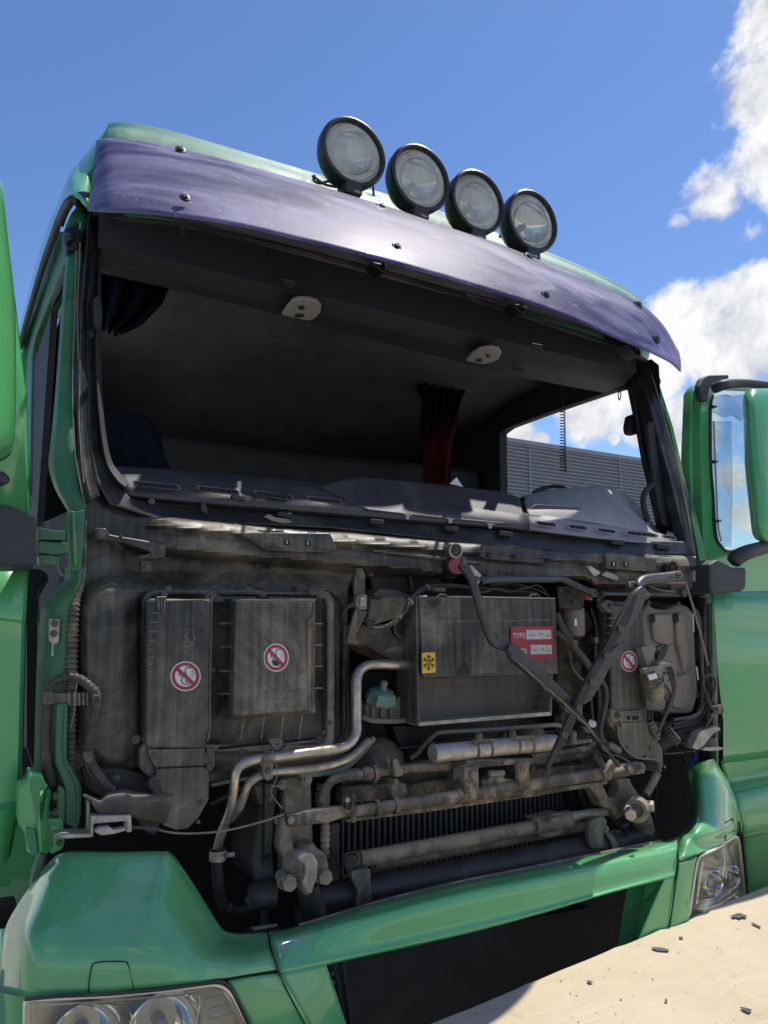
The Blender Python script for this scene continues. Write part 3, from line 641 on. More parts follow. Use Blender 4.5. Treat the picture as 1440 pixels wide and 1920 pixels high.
# --- hinge on the left pillar
b = B(); b.prism(rquad([(128,962),(133,957),(139,960),(158,955),(157,1010),(154,1060),(148,1070),(132,1073),(127,1040)], 4), -.02, .03); obj('hinge_plate', b, 'jamb', truck, bevel=.006)
b = B(); b.prism(rquad([(72,988),(96,994),(122,995),(122,1012),(72,1012)], 3), -.05, .07); b.prism(rquad([(72,1014),(100,1017),(128,1018),(128,1036),(105,1040),(70,1036)], 3), -.045, .06); b.prism(rquad([(73,1040),(100,1041),(112,1050),(104,1060),(76,1058)], 4), -.04, .06); obj('door_hinge', b, 'jamb', truck, bevel=.006)
b = B(); b.cyl(at(80,988,-.02), (0,0,1), .012, .01, 12); obj('hinge_pin', b, 'dark', truck)
b = B(); b.tube([(128,960,-.03),(126,1000,-.03),(129,1050,-.03),(126,1073,-.03),(116,1078,-.03),(109,1068,-.03),(108,1045,-.03)], 3, 8); obj('check_strap', b, 'jamb', truck)
b = B(); b.tube([(136,962,-.035),(137,990,-.035),(139,1030,-.035),(140,1060,-.035)], 3.5, 8); obj('hinge_rib', b, 'jamb', truck)
# --- lower left green jamb
gl = [(127,1060,.03),(125,1085,.03),(108,1105,.03),(88,1128,.04),(78,1155,.05),(72,1230,.05),(69,1320,.05),(66,1440,.05),(64,1520,.05)]
gr = [(157,1060,-.01),(155,1092,-.01),(150,1110,-.01),(141,1135,-.01),(136,1165,-.01),(133,1230,-.01),(131,1320,-.01),(130,1440,-.01),(130,1520,-.01)]
m1 = [((a[0]*.6+c[0]*.4), (a[1]+c[1])/2, (a[2]*.6+c[2]*.4)-.015) for a, c in zip(gl, gr)]
m2 = [((a[0]*.25+c[0]*.75), (a[1]+c[1])/2, (a[2]*.25+c[2]*.75)-.012) for a, c in zip(gl, gr)]
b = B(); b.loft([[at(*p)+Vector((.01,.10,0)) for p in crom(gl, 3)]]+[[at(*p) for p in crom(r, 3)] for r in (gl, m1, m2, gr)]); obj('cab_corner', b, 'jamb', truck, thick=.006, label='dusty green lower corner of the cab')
b = B(); b.prism(rquad([(70,1150),(74,1118),(90,1090),(90,1078),(78,1068),(56,1066),(50,1080),(50,1400),(70,1460)], 4), .25, .06); obj('door_gap_panel', b, 'int_dark', truck)
b = B(); b.tube([(90,1090,.1),(74,1106,.1),(72,1150,.1),(75,1180,.1)], 1.5, 6); obj('gap_edge_seal', b, 'int_grey', truck)
b = B(); b.prism(rquad([(93,1160),(113,1160),(111,1205),(106,1208),(96,1207),(92,1200)], 3), -.012, .016); st_ = obj('striker_plate', b, 'steel', truck, bevel=.002)
bolt(102,1169,-.012,7,'socket'); bolt(101,1188,-.012,7,'socket')
b = B(); b.tube([(99,1206,-.01),(98,1230,-.01)], 1.8, 8, 0); obj('striker_pin', b, 'steel', truck)
# --- purple visor
LEAN[0] = 0.03
cols = [(182,264,166,396,.20,-0.025),(192,262,182,397,.12,-0.135),(215,261,215,398,.08,-0.205),(300,272,300,403,.06,-0.245),(420,300,430,421,.05,-0.265),(540,333,560,450,.04,-0.275),(640,362,690,482,.04,-0.285),(740,393,830,520,.04,-0.285),(850,430,930,550,.04,-0.285),(940,460,1010,575,.05,-0.275),(1020,492,1080,602,.06,-0.255),(1100,523,1140,628,.09,-0.225),(1165,552,1195,650,.13,-0.165),(1200,570,1232,667,.18,-0.095),(1238,604,1258,681,.28,-0.015),(1262,648,1276,697,.40,0.065)]
cols = [(a, b_, c, d, e, f-(.03 if i in (10, 11) else (.06 if i in (12, 13) else 0))) for i, (a, b_, c, d, e, f) in enumerate(cols)]
cols = [(a, b_, c, d, e-.02, f-.06) for a, b_, c, d, e, f in cols]
rows = []
NR = 9
for k in range(NR):
    t = k/(NR-1); r = []
    for (tx, ty, bx, by, Yt, Yb) in cols:
        A_ = at(tx, ty, Yt); C_ = at(bx, by, Yb); bow = 4*t*(1-t)
        r.append(A_.lerp(C_, t)+Vector((0, -.014*bow, .016*bow)))
    rows.append(r)
b = B(); b.loft2(rows, 5, 3); vis = obj('sun_visor', b, 'visor', truck, thick=.004, label='tinted purple sun visor, scratched')
def vis_bolt(x, y, Y, r=10):
    o = bolt(x, y, Y, r, 'boss', 'housing', vis, 'visor_fixing', ax=(0,-.9,.35)); return o
for x, y, Y in ((338,282,-.015),(346,371,-.29),(715,388,-.02),(743,463,-.285),(990,483,-.015),(1022,554,-.285),(1195,573,.04),(1229,637,-.16)): vis_bolt(x, y, Y)
LEAN[0] = 0.10
# visor brackets seen below/through
for (x0,y0,x1,y1) in ((338,282,344,440),(716,388,720,510),(988,483,975,590),(1190,575,1200,668)):
    b = B(); P = at(x0,y0,.05); Q = at(x1,y1,.08); Rr = at((x0+x1)/2,(y0+y1)/2+10,-.17)
    b.tubew([P, Rr, Q], .008, 4); obj('visor_bracket', b, 'dark', truck)
for x, y in ((712,497),(975,575),(1190,655)):
    b = B(); b.prism([(x-16,y-8),(x+14,y),(x+10,y+14),(x+2,y+10)], .0, .06); obj('visor_stay', b, 'dark', truck, bevel=.004)
LEAN[0] = 0.14
# --- roof bar + lamps
b = B(); b.prism([(605,338),(742,380),(858,424),(955,460),(955,474),(858,438),(742,397),(690,388),(640,372),(607,352)], .16, .12); obj('roof_bar', b, 'green_roof', truck, bevel=.008, seg=3)
def lamp(cx, cy, Y, rpx, tilt):
    c = at(cx, cy, Y); r = rpx*mpp(c); ax = Vector((tilt, -1, -.02)).normalized()
    b = B(); b.lathe(c, ax, [(-.115, .0), (-.115, r*.35), (-.095, r*.62), (-.05, r*.90), (-.02, r*1.0), (.012, r*1.01), (.016, r*.985), (.016, r*.90), (.004, r*.87)], 40)
    h = obj('roof_spotlight', b, 'housing', truck, label='round black roof spotlight')
    b = B(); b.lathe(c, ax, [(.010, r*1.02), (.020, r*1.0), (.024, r*.95), (.020, r*.90), (.010, r*.885), (.0, r*.9)], 40); obj('rim', b, 'housing', h)
    b = B(); b.lathe(c, ax, [(.002, r*.88), (-.015, r*.84), (-.04, r*.68), (-.062, r*.45), (-.072, r*.20), (-.073, .0)], 32); obj('reflector', b, 'chrome', h)
    b = B(); b.cyl(c+ax*-.07, ax, .012, .035, 12); obj('bulb', b, 'lampgrey', h)
    # fluted glass: vertical flutes as real relief
    up = Vector((0,0,1)); w = ax.cross(up).normalized(); up = w.cross(ax).normalized(); n = 60; R_ = r*.89; V = {}
    b = B()
    for i in range(n+1):
        for j in range(25):
            u = -1+2*i/n; v = -1+2*j/24; su = u*math.sqrt(1-v*v/2); sv = v*math.sqrt(1-u*u/2)
            dd = .016*(1-su*su-sv*sv) + (.0020*(i % 2))*(1 if su*su+sv*sv < .9 and not (abs(su) < .28 and abs(sv) < .28) else 0)
            V[i, j] = b.m.verts.new(c+w*su*R_+up*sv*R_+ax*(.006+dd))
    for i in range(n):
        for j in range(24): b.f((V[i,j], V[i+1,j], V[i+1,j+1], V[i,j+1]))
    obj('lens', b, 'lens', h, thick=.0)
    # foot and bracket
    f = c+Vector((.0, .03, -r*.98))
    b = B(); b.box((f.x-.032, f.y-.05, f.z-.035), (f.x+.032, f.y+.02, f.z+.012)); b.box((f.x-.045, f.y-.03, f.z-.075), (f.x+.03, f.y+.06, f.z-.033)); obj('bracket', b, 'housing', h, bevel=.006)
    text('Hella', cx+5, cy+rpx*1.055, Y-.035, 4.5, 'white', h, 'lettering', align='LEFT')
    return h
LEAN[0] = 0.09
lamp(660, 289, .05, 66.5, 0); lamp(785, 337, .05, 64, 0); lamp(892, 381, .05, 60.5, 0); lamp(994, 417, .05, 59.5, 0)
b = B(); b.tube([(590,330,.12),(588,338,.10),(600,344,.10),(615,340,.10),(625,345,.09)], 2.3, 8); b.tube([(586,330,.10),(610,346,.08),(640,352,.08)], 2.5, 8); obj('lamp_cable', b, 'rubber', truck)
for q in (((699,345,.2),(701,368,.2)), ((938,436,.22),(938,458,.22))): b = B(); b.tube(list(q), 2.2, 8, 0); obj('antenna_stub', b, 'rubber', truck)

LEAN[0] = 0.14

# ============================================================ DASHBOARD
def slot(pts, Y, n_bar=5, m='dash', parent=None, ridge=True):
    # pts: 4 corner pixels of an air slot; dark recess, raised lip, small bars
    q = rquad(pts, 5, 3); cx = sum(p[0] for p in q)/len(q); cy = sum(p[1] for p in q)/len(q)
    o = [((p[0]-cx)*1.10+cx, (p[1]-cy)*1.32+cy) for p in q]
    b = B(); b.ring(o, q, Y-.004, .006); s = obj('air_slot', b, m, truck, bevel=.001)
    b = B(); b.prism(q, Y-.002, .003); obj('slot_recess', b, 'gap', s, smooth=False)
    x0, x1 = min(p[0] for p in q), max(p[0] for p in q)
    b = B()
    for i in range(1, n_bar+1):
        t = i/(n_bar+1); x = x0+(x1-x0)*t; ya = pts[0][1]+(pts[1][1]-pts[0][1])*t; yb = pts[3][1]+(pts[2][1]-pts[3][1])*t
        b.prism([(x-1,ya+1.5),(x+1,ya+1.5),(x+1,yb-1),(x-1,yb-1)], Y-.0035, .0015)
    obj('slot_bars', b, 'int_dark', s, smooth=False, kind='stuff')
dF = [(232,926,.03),(300,934,.02),(400,943,.01),(500,951,.01),(600,959,.01),(690,967,.01),(800,976,.01),(900,984,.01),(992,992,.01)]
dM = [(222,905,.04),(300,912,.03),(400,921,.02),(500,929,.02),(600,938,.02),(690,948,.02),(800,955,.02),(900,965,.02),(992,975,.02)]
dM2 = [(215,887,.08),(300,889,.08),(400,896,.08),(500,905,.08),(600,914,.08),(690,925,.08),(800,935,.08),(900,945,.08),(990,960,.08)]
dB = [(208,876,.24),(300,880,.24),(400,887,.24),(500,895,.24),(600,905,.24),(690,910,.24),(800,915,.24),(900,925,.24),(990,938,.24)]
lipd = [at(p[0], p[1]+3, p[2]+.03) for p in dF]
b = B(); b.loft2([[at(*p) for p in r] for r in (dB, dM2, dM, dF)]+[lipd]); obj('dashboard', b, 'dash', truck, thick=.005, label='dusty purple-grey dashboard top')
for q in ([(253,903),(332,910),(336,918),(256,911)], [(371,912),(444,919),(447,927),(374,920)], [(478,921),(546,929),(549,937),(482,929)], [(577,931),(637,938),(641,945),(581,938)]): slot(q, .004)
b = B(); b.tube([(262,890,.10),(400,898,.10),(560,911,.10),(600,915,.10)], [.6,1.2,1.0,.4], 6); obj('painted_sun_streak', b, 'dash_sunlit', truck)  # pale tube painted in as the sunlit line along the dashboard
# raised centre shelf
b = B()
fr = [(598,912,.05),(628,904,.06),(672,893,.10),(800,905,.10),(940,921,.10),(974,931,.10),(990,984,.01),(940,983,.0),(800,970,.0),(690,957,.0),(672,948,.01),(640,932,.02)]
F_ = [at(*p) for p in fr]; b.solid(F_, [v+Vector((0,.14,.006)) for v in F_]); obj('dash_shelf', b, 'dash', truck, bevel=.008, seg=3)
b = B(); b.flat([(843,907),(856,895),(868,913)], .13); cardo = obj('paper_slip', b, 'white', None, thick=.001, smooth=False); tag(cardo, 'small white paper slip standing on the raised centre of the dashboard', 'paper')
# instrument hood + right strip
hoodrows = []
top = [(978,932),(995,928),(1020,921),(1050,917),(1080,914),(1110,912),(1140,914),(1165,925),(1185,942),(1205,966),(1222,990),(1232,1000)]
botm = [(992,968),(1010,970),(1035,973),(1060,976),(1085,979),(1110,982),(1140,986),(1165,990),(1185,993),(1205,996),(1222,1000),(1234,1003)]
for t in (0, .0, .0, .3, .65, 1.0):
    r = []
    for a, c in zip(top, botm):
        P = at(a[0]+(c[0]-a[0])*t, a[1]+(c[1]-a[1])*t, .24-.20*t-.06*math.sin(math.pi*min(1, t*1.1))); r.append(P)
    hoodrows.append(r)
hoodrows[0] = [p+Vector((0,.25,-.02)) for p in hoodrows[0]]
b = B(); b.loft2(hoodrows[:1]+hoodrows[2:3]*0+hoodrows[1:2]+hoodrows[3:], 3, 4); obj('instrument_hood', b, 'dash_sunlit', truck, thick=.004, label='domed instrument hood on the dashboard')
b = B(); b.tube([(1022,921,.42),(1000,925,.42),(1015,916,.45),(1045,912,.45),(1062,917,.42)], 3.5, 8); obj('steering_rim', b, 'int_dark', truck)
b = B(); b.prism([(988,957),(1085,969),(1092,960),(1085,950),(1005,945)], .06, .004); obj('purple_mat', b, 'dash', truck, bevel=.002)
sT = [(984,964,.05),(1040,970,.04),(1110,980,.04),(1180,990,.05),(1232,1000,.07),(1268,1006,.09)]
sM = [(990,972,.03),(1050,979,.025),(1115,988,.025),(1180,997,.03),(1240,1004,.05),(1276,1011,.07)]
sF = [(993,992,.0),(1050,1000,.0),(1115,1008,.0),(1185,1016,.01),(1240,1019,.03),(1284,1022,.05)]
b = B(); b.loft([[at(*p) for p in r] for r in (sT, sM, sF)]+[[at(p[0], p[1]+3, p[2]+.03) for p in sF]]); obj('dash_strip', b, 'dash_sunlit', truck, thick=.004)
for q in ([(1006,977),(1041,981),(1044,988),(1009,984)], [(1065,983),(1099,987),(1102,994),(1068,990)], [(1120,990),(1153,994),(1156,1000),(1122,996)], [(1174,995),(1228,1001),(1231,1007),(1178,1002)], [(1243,1003),(1266,1006),(1268,1011),(1245,1008)]): slot(q, -.004, 5, 'dash_sunlit')
# clips, rail and holes under the dashboard edge
b = B(); b.tube([(250,941,.05),(400,955,.05),(600,972,.05),(800,990,.04),(1000,1005,.04),(1150,1018,.04),(1270,1028,.06)], 6, 8); obj('duct_rail', b, 'dark', truck)
for x, y in ((448,930),(535,962),(708,975),(848,988),(950,998),(1160,1014),(1245,1022)):
    b = B(); b.prism([(x-13,y-3),(x+13,y),(x+12,y+9),(x-12,y+6)], .0, .04); obj('dash_clip', b, 'int_dark', truck, bevel=.002)
for x, y in ((765,965),(845,972),(920,982)):
    b = B(); b.prism([(x-10,y-2),(x+10,y),(x+3,y+3),(x+2,y+9),(x-3,y+9),(x-4,y+2)], .0, .004); obj('dash_tab', b, 'dash_sunlit', truck, smooth=False)
b = B(); b.prism([(379,940),(384,941),(390,960),(386,964),(377,956)], -.0, .01); obj('loose_strap', b, 'rubber', truck)
bolt(284,940,.02,6,'socket')
b = B(); b.prism([(495,968),(505,964),(515,970),(540,973),(550,980),(530,981),(510,976)], -.02, .003); obj('torn_foam', b, 'tank', truck, smooth=False)

# ============================================================ FIREWALL: one pressed sheet, relief in the mesh
def sm(e0, e1, x):
    t = max(0.0, min(1.0, (x-e0)/(e1-e0))); return t*t*(3-2*t)
TB = [(150,880),(176,905),(200,932),(250,955),(330,962),(500,978),(620,988),(800,1002),(900,1010),(1050,1022),(1150,1028),(1300,1034),(1345,1036)]
def Tb(x):
    for a, c in zip(TB, TB[1:]):
        if x <= c[0]: return a[1]+(c[1]-a[1])*(x-a[0])/(c[0]-a[0])
    return TB[-1][1]
def rr(x, y, x0, y0, x1, y1, r, e):      # 1 inside a rounded rect, soft edge e
    qx = abs(x-(x0+x1)/2)-(x1-x0)/2+r; qy = abs(y-(y0+y1)/2)-(y1-y0)/2+r
    d = math.hypot(max(qx,0), max(qy,0))+min(max(qx,qy),0)-r
    return 1-sm(-e/2, e/2, d)
def gss(d, w): return math.exp(-(d/w)**2)
def fwY(x, y):
    v = y-Tb(x)
    Y = .05
    beam = sm(0, 16, v)*(1-sm(66, 84, v))*sm(190, 330, x)
    Y -= .075*beam
    Y -= .012*gss(v-26, 5)*sm(220, 350, x)
    Y += .012*gss(v-36, 5)*sm(220, 350, x)
    Y += .02*sm(60, 95, v)*sm(200, 300, x)
    if x < 300: Y -= .03*(1-sm(200, 300, x))*sm(0, 30, v)
    # big lower bulge on the left
    Y -= .06*rr(x, y, 150, 1088, 668, 1440, 70, 34)
    Y += .028*rr(x, y, 262, 1112, 640, 1405, 34, 14)
    Y -= .014*rr(x, y, 272, 1120, 622, 1396, 18, 7)
    # recessed middle bay
    Y += .24*rr(x, y, 655, 1088, 1112, 1560, 26, 16)
    # right bay
    Y -= .03*rr(x, y, 1108, 1108, 1345, 1420, 26, 16)
    Y += .11*rr(x, y, 1128, 1122, 1312, 1350, 24, 12)
    Y += .012*math.sin(x*.021)*math.sin(y*.017)*.5
    return Y
def fw_in(x, y):
    if y < Tb(x)-1: return False
    lo = 1465 if x < 500 else 1400
    if x < 230: lo = 1465-(230-x)*.0
    if 500 < x < 665: lo = 1465-(x-500)*.3
    if x > 1100: lo = 1395
    lx = 131 if y > 1135 else (157 if y < 1095 else 131+(1135-y)*.65)
    if y < 1000: lx = 150+max(0, (930-y)*.0)
    rx = 1304 if y < 1060 else 1330
    return lx <= x <= rx and y <= lo
b = B(); st = 5; vs = {}
def vv(i, j):
    if (i, j) not in vs:
        x, y = i*st, j*st; yy = max(y, Tb(x)); vs[i, j] = b.m.verts.new(at(x, yy, fwY(x, yy)))
    return vs[i, j]
for i in range(26, 270):
    for j in range(174, 296):
        if fw_in((i+.5)*st, (j+.5)*st+2) : b.f((vv(i,j), vv(i,j+1), vv(i+1,j+1), vv(i+1,j)))
obj('firewall', b, 'black', truck, label='dirty black pressed-metal firewall')
# rough sealant seam down the left edge
b = B(); b.tube([(160,975,-.005),(159,1040,-.01),(156,1090,-.012),(146,1120,-.015),(139,1150,-.02),(135,1230,-.02),(134,1330,-.02),(132,1450,-.02)], [3,3,3,6,9,10,9,7], 8, corr=(.012,.22)); obj('underseal_seam', b, 'brown', truck)
# mount plates on the top beam
for pts, Y in (([(452,1000),(470,998),(620,1000),(632,1030),(612,1036),(500,1032)], -.045), ([(1137,1036),(1232,1046),(1230,1072),(1137,1066)], -.045), ([(905,1020),(1020,1030),(1020,1058),(905,1048)], -.035)):
    b = B(); b.prism(rquad(pts, 6), Y, .02); obj('beam_plate', b, 'black', truck, bevel=.004)
for x, y in ((538,1017),(577,1019),(1151,1058),(1174,1058)):
    b = B(); b.prism(rquad([(x-4,y-5),(x+4,y-5),(x+4,y+5),(x-4,y+5)], 1.5), -.047, .002); pl = obj('square_hole', b, 'gap', truck, smooth=False)
    b = B(); b.prism([(x-1.4,y-4),(x+1.4,y-4),(x+1.4,y+3),(x-1.4,y+3)], -.049, .001); obj('hole_tab', b, 'steel', pl, smooth=False)
for x in (902,921,969): bolt(x, 1040+(x-902)*.06, -.045, 5, 'rivet', 'black', name='rivet')
b = B(); b.tube([(700,1032,-.03),(850,1050,-.035),(905,1056,-.035)], 3, 8); obj('beam_bead', b, 'black', truck)
# dark slots in the cowl top
for q in ([(388,957),(458,963),(452,969),(398,965)], [(608,972),(660,976),(668,983),(618,980)], [(735,984),(800,990),(806,996),(748,991)], [(880,1000),(920,1004),(922,1007),(884,1004)], [(995,1008),(1032,1011),(1030,1017),(1010,1015)]):
    b = B(); b.prism(q, -.005+.03, .004); obj('cowl_slot', b, 'gap', truck, smooth=False)
# left brackets and fixings
b = B(); b.prism(rquad([(176,990),(199,990),(205,1002),(240,1008),(312,1020),(310,1045),(286,1048),(284,1035),(240,1020),(200,1013),(178,1012)], 4), -.025, .012); obj('fixing_strip', b, 'black', truck, bevel=.003)
bolt(190,1001,-.028,9,'hex'); bolt(302,1026,-.028,5,'socket','black'); bolt(226,1006,-.028,3.5,'socket','black')
b = B(); b.prism(rquad([(265,1052),(287,1052),(286,1074),(264,1074)], 3), -.012, .02); obj('fixing_pad', b, 'black', truck, bevel=.003); bolt(276,1063,-.014,6,'hex')
b = B(); b.prism([(258,1046),(300,1046),(308,1038),(290,1034)], -.02, .015); obj('fixing_ledge', b, 'brown', truck, bevel=.002)
bolt(378,1009,-.03,4,'socket','black'); bolt(662,1025,-.03,4,'socket','black')

# ============================================================ LEFT COVERS
# tray frame with ribs
b = B(); b.ring(rrect(268,1106,628,1410,26,5), rrect(279,1117,614,1397,18,5), -.028, .03); obj('tray_frame', b, 'panel', truck, bevel=.005)
b = B(); b.tube([(324,1114,-.045),(378,1114,-.045)], 1.2, 6, 0); b2 = b
for p in ([(412,1116),(478,1116)], [(502,1116),(592,1118)], [(410,1403),(505,1393)], [(530,1391),(590,1384)], [(271,1142),(267,1382)], [(607,1140),(606,1370)]):
    bb = B(); bb.tube([(p[0][0],p[0][1],-.033),(p[1][0],p[1][1],-.033)], 2.4, 6, 0); obj('seal_groove', bb, 'gap', truck)
    bb = B(); bb.tube([(p[0][0]+1,p[0][1]+5,-.034),(p[1][0]+1,p[1][1]+5,-.034)], 1.1, 6, 0); obj('groove_lip', bb, 'panel', truck)
obj('seal_groove', b, 'gap', truck)
# tall cover on the left
bodyq = rquad([(276,1122),(397,1124),(393,1372),(384,1404),(274,1402)], 11, 4)
b = B(); b.taper(bodyq, -.062, .045, 2); obj('fuse_cover', b, 'panel', truck, bevel=.006, seg=3, label='tall narrow black cover with round sticker')
b = B()
edge = rquad([(284,1127),(397,1124),(393,1374),(386,1402),(276,1401)], 11, 4)
b.tube([(p[0],p[1],-.0625) for p in edge[4:16]], 1.2, 6); obj('cover_rim', b, 'tank', truck)
for y in (1148,1165,1183,1200,1217,1231,1244,1258):
    b = B(); b.prism([(279,y),(300-max(0,(y-1148)*.14),y),(298-max(0,(y-1148)*.14),y+2.5),(279,y+2.5)], -.068, .012); obj('cover_rib', b, 'panel', truck)
b = B(); b.prism(rquad([(293,1118),(312,1118),(311,1148),(303,1150),(294,1140)], 3), -.066, .02); obj('latch_block', b, 'panel', truck, bevel=.002)
for x in (297,302,307): b = B(); b.prism([(x,1124),(x+1.6,1124),(x+1.6,1146),(x,1146)], -.070, .006); obj('latch_rib', b, 'panel', truck, smooth=False)
# lower extension
lowq = [(278,1406),(385,1404),(388,1420),(391,1428),(384,1432),(383,1440),(392,1446),(391,1500),(384,1512),(370,1536),(352,1553),(330,1556),(306,1548),(300,1520),(298,1470),(292,1440),(284,1425)]
b = B(); b.taper(rquad(lowq, 4), -.055, .05, 2); lo_ = obj('lower_cover', b, 'panel', truck, bevel=.006, seg=3, label='mud-stained lower half of the narrow cover')
b = B(); b.tube([(289,1441,-.058),(330,1439,-.058),(384,1437,-.058)], 1.4, 6); obj('split_line', b, 'gap', truck)
b = B(); b.prism(rquad([(262,1408),(275,1390),(290,1392),(300,1412),(300,1440),(292,1462),(276,1455),(262,1440)], 5), -.04, .03); obj('cover_ear', b, 'panel', truck, bevel=.004)
b = B(); b.prism(rquad([(388,1400),(402,1408),(404,1436),(394,1448),(386,1440)], 4), -.04, .03); obj('cover_ear', b, 'panel', truck, bevel=.004)
for x, y, r in ((308,1115,6.5),(316,1104,5.5),(399,1117,5.5),(466,1107,6.5),(493,1115,5.5),(585,1110,6.5),(601,1117,5.5),(399,1256,5),(255,1386,8),(290,1418,7),(275,1443,6),(297,1454,5.5),(392,1410,4.5),(397,1433,4.5),(379,1505,5),(372,1541,4),(519,1395,6),(457,1411,7),(598,1387,6),(618,1355,5),(218,1459,7),(303,1098,0)):
    if r: bolt(x, y, -.06 if 270 < x < 400 and y > 1400 else (-.045 if y < 1380 else -.03), r, random.choice(('socket','boss','socket')))
b = B(); b.prism(rquad([(385,1120),(392,1112),(399,1108),(406,1112),(420,1124),(420,1130),(385,1128)], 3), -.04, .02); obj('cover_tab', b, 'panel', truck, bevel=.003)
b = B(); b.prism(rquad([(470,1096),(480,1092),(560,1096),(600,1104),(598,1110),(500,1108)], 4), -.035, .012); obj('dark_flap', b, 'dark', truck, bevel=.003)
b = B(); b.prism(rquad([(548,1100),(556,1100),(556,1108),(548,1108)], 2), -.038, .004); obj('flap_slot', b, 'gap', truck, smooth=False)
# wide box cover
b = B()
F1 = [at(*p) for p in ((443,1127,-.115),(586,1127,-.115),(584,1150,-.115),(571,1165,-.115),(575,1332,-.115),(436,1343,-.115))]
Bk = [at(*p) for p in ((432,1122,-.03),(592,1123,-.03),(592,1155,-.03),(592,1170,-.03),(592,1338,-.03),(426,1350,-.03))]
b.solid(F1, Bk); obj('wide_cover', b, 'panel', truck, bevel=.005, seg=3, label='wide raised black cover with scorched sticker')
b = B(); b.tube([(443,1126,-.116),(515,1125.5,-.116),(586,1126,-.116)], 1.0, 6, 0); obj('cover_rim', b, 'tank', truck)
for y in (1168,1212,1257,1300):
    b = B(); b.prism([(412,y),(436,y-1),(436,y+2),(414,y+3)], -.055, .03); obj('cover_rib', b, 'panel', truck)
for y in (1168,1208,1248,1289):
    b = B(); b.prism([(588,y),(605,y),(605,y+2.5),(588,y+2.5)], -.055, .03); obj('cover_rib', b, 'tank', truck)
for x in (458,496,532,567):
    b = B(); b.tube([(x,1342,-.05),(x-3,1360,-.042),(x-6,1385,-.035)], 1.3, 6); obj('cover_rib', b, 'panel', truck)
b = B(); b.prism(rquad([(503,1388),(512,1384),(526,1384),(532,1390),(527,1402),(519,1408),(512,1402)], 3), -.035, .015); obj('cover_tab', b, 'panel', truck, bevel=.003)
b = B(); b.tube([(486,1397,-.02),(500,1408,-.03),(512,1413,-.035),(525,1410,-.035),(540,1400,-.03),(560,1398,-.02)], 4, 8); obj('tray_drain', b, 'tank', truck)
# embossed circle + triangle
def emboss(cx, cy, rx, ry, Y, m='panel', mark=True, prt=None):
    b = B(); b.tube([(x, y, Y) for x, y in ell(cx, cy, rx, ry, 24)]+[(cx+rx, cy, Y)], 1.1, 6, 0); o = obj('embossed_mark', b, m, prt or truck)
    b = B(); b.tube([(cx-rx*.7,cy-ry*.7,Y),(cx+rx*.7,cy+ry*.7,Y)], 1.4, 6, 0); b.tube([(cx-rx*.6,cy-ry*.1,Y),(cx-rx*.35,cy+ry*.3,Y),(cx,cy+ry*.5,Y),(cx+rx*.3,cy+ry*.2,Y),(cx-rx*.1,cy-ry*.3,Y),(cx+rx*.3,cy-ry*.6,Y)], .9, 6); obj('embossed_lines', b, m, o, kind='stuff')
emboss(515,1170,13,14,-.1155); emboss(349,1196,16,17,-.0625)
for cx, cy, s_, Y in ((513,1300,15,-.1155),(349,1327,16,-.0625)):
    b = B(); b.tube([(cx-s_,cy+s_*.7,Y),(cx,cy-s_,Y),(cx+s_,cy+s_*.7,Y),(cx-s_,cy+s_*.7,Y)], .8, 6, 0); b.tube([(cx+1,cy-s_*.4,Y),(cx-2,cy+1,Y),(cx+2,cy+1,Y),(cx-1,cy+s_*.45,Y)], .7, 6, 0); obj('embossed_triangle', b, 'panel', truck)
for i in range(8):
    b = B(); b.tube([(317,1372+i*3.6,-.0622),(352,1371+i*3.6,-.0622)], .6, 4, 0); obj('embossed_text_line', b, 'panel', truck, smooth=False)
# stickers
def sticker(cx, cy, rx, ry, Y, lab):
    k = rx
    def q(u, v): return (cx+u*rx, cy+v*ry)
    b = B(); b.prism(ell(cx, cy, rx, ry, 40), Y, .0012); s = obj('round_sticker', b, 'white', truck, smooth=False, label=lab)
    n = 40; b = B(); o = ell(cx, cy, rx*.92, ry*.92, n); i_ = ell(cx, cy, rx*.70, ry*.70, n); b.ring(o, i_, Y-.0008, .0008); obj('prohibition_ring', b, 'red', s, smooth=False)
    b = B(); b.tube([(*q(-.42,-.28),Y-.001),(*q(-.18,-.18),Y-.001)], .05*k, 4, 0); b.tube([(*q(-.52,-.32),Y-.001),(*q(-.30,-.32),Y-.001)], .035*k, 4, 0); b.tube([(*q(-.42,-.32),Y-.001),(*q(-.36,-.02),Y-.001)], .04*k, 4, 0)
    b.tube([(*q(u, v), Y-.001) for u, v in ((-.18,-.18),(-.20,.10),(-.28,.28),(-.10,.52),(.22,.56),(.42,.40),(.30,.20),(.08,.18),(.02,.34),(.16,.42),(.28,.30),(.10,.02),(-.02,-.25),(.02,-.50),(.20,-.60),(.36,-.52))], .030*k, 4, 5); obj('hose_symbol', b, 'ink', s, smooth=False)
    b = B()
    for a in range(6):
        for r_ in range(4):
            u = .42+ (.06+.10*r_)*math.cos(rad(30+a*14))*1.2; v = -.42+(.10+.13*r_)*math.sin(rad(35+a*12)); b.prism(ell(*q(u, v), .018*k, .03*k, 5), Y-.0006, .0006)
    obj('spray_dots', b, 'ink', s, smooth=False, kind='stuff')
    b = B(); b.prism([q(-.60,-.42), q(-.46,-.58), q(.60,.42), q(.46,.58)], Y-.0028, .0008); obj('prohibition_bar', b, 'red', s, smooth=False); return s
sticker(348, 1268, 28.5, 28, -.0636, 'round no-water-jet sticker on the tall narrow cover')
s2 = sticker(518, 1233, 23.5, 26.5, -.1166, 'round no-water-jet sticker with a scorch mark')
b = B(); b.prism([(510,1241),(514,1238),(519,1240),(524,1244),(521,1248),(514,1248)], -.1200, .0006); obj('scorch_mark', b, 'ink', s2, smooth=False)

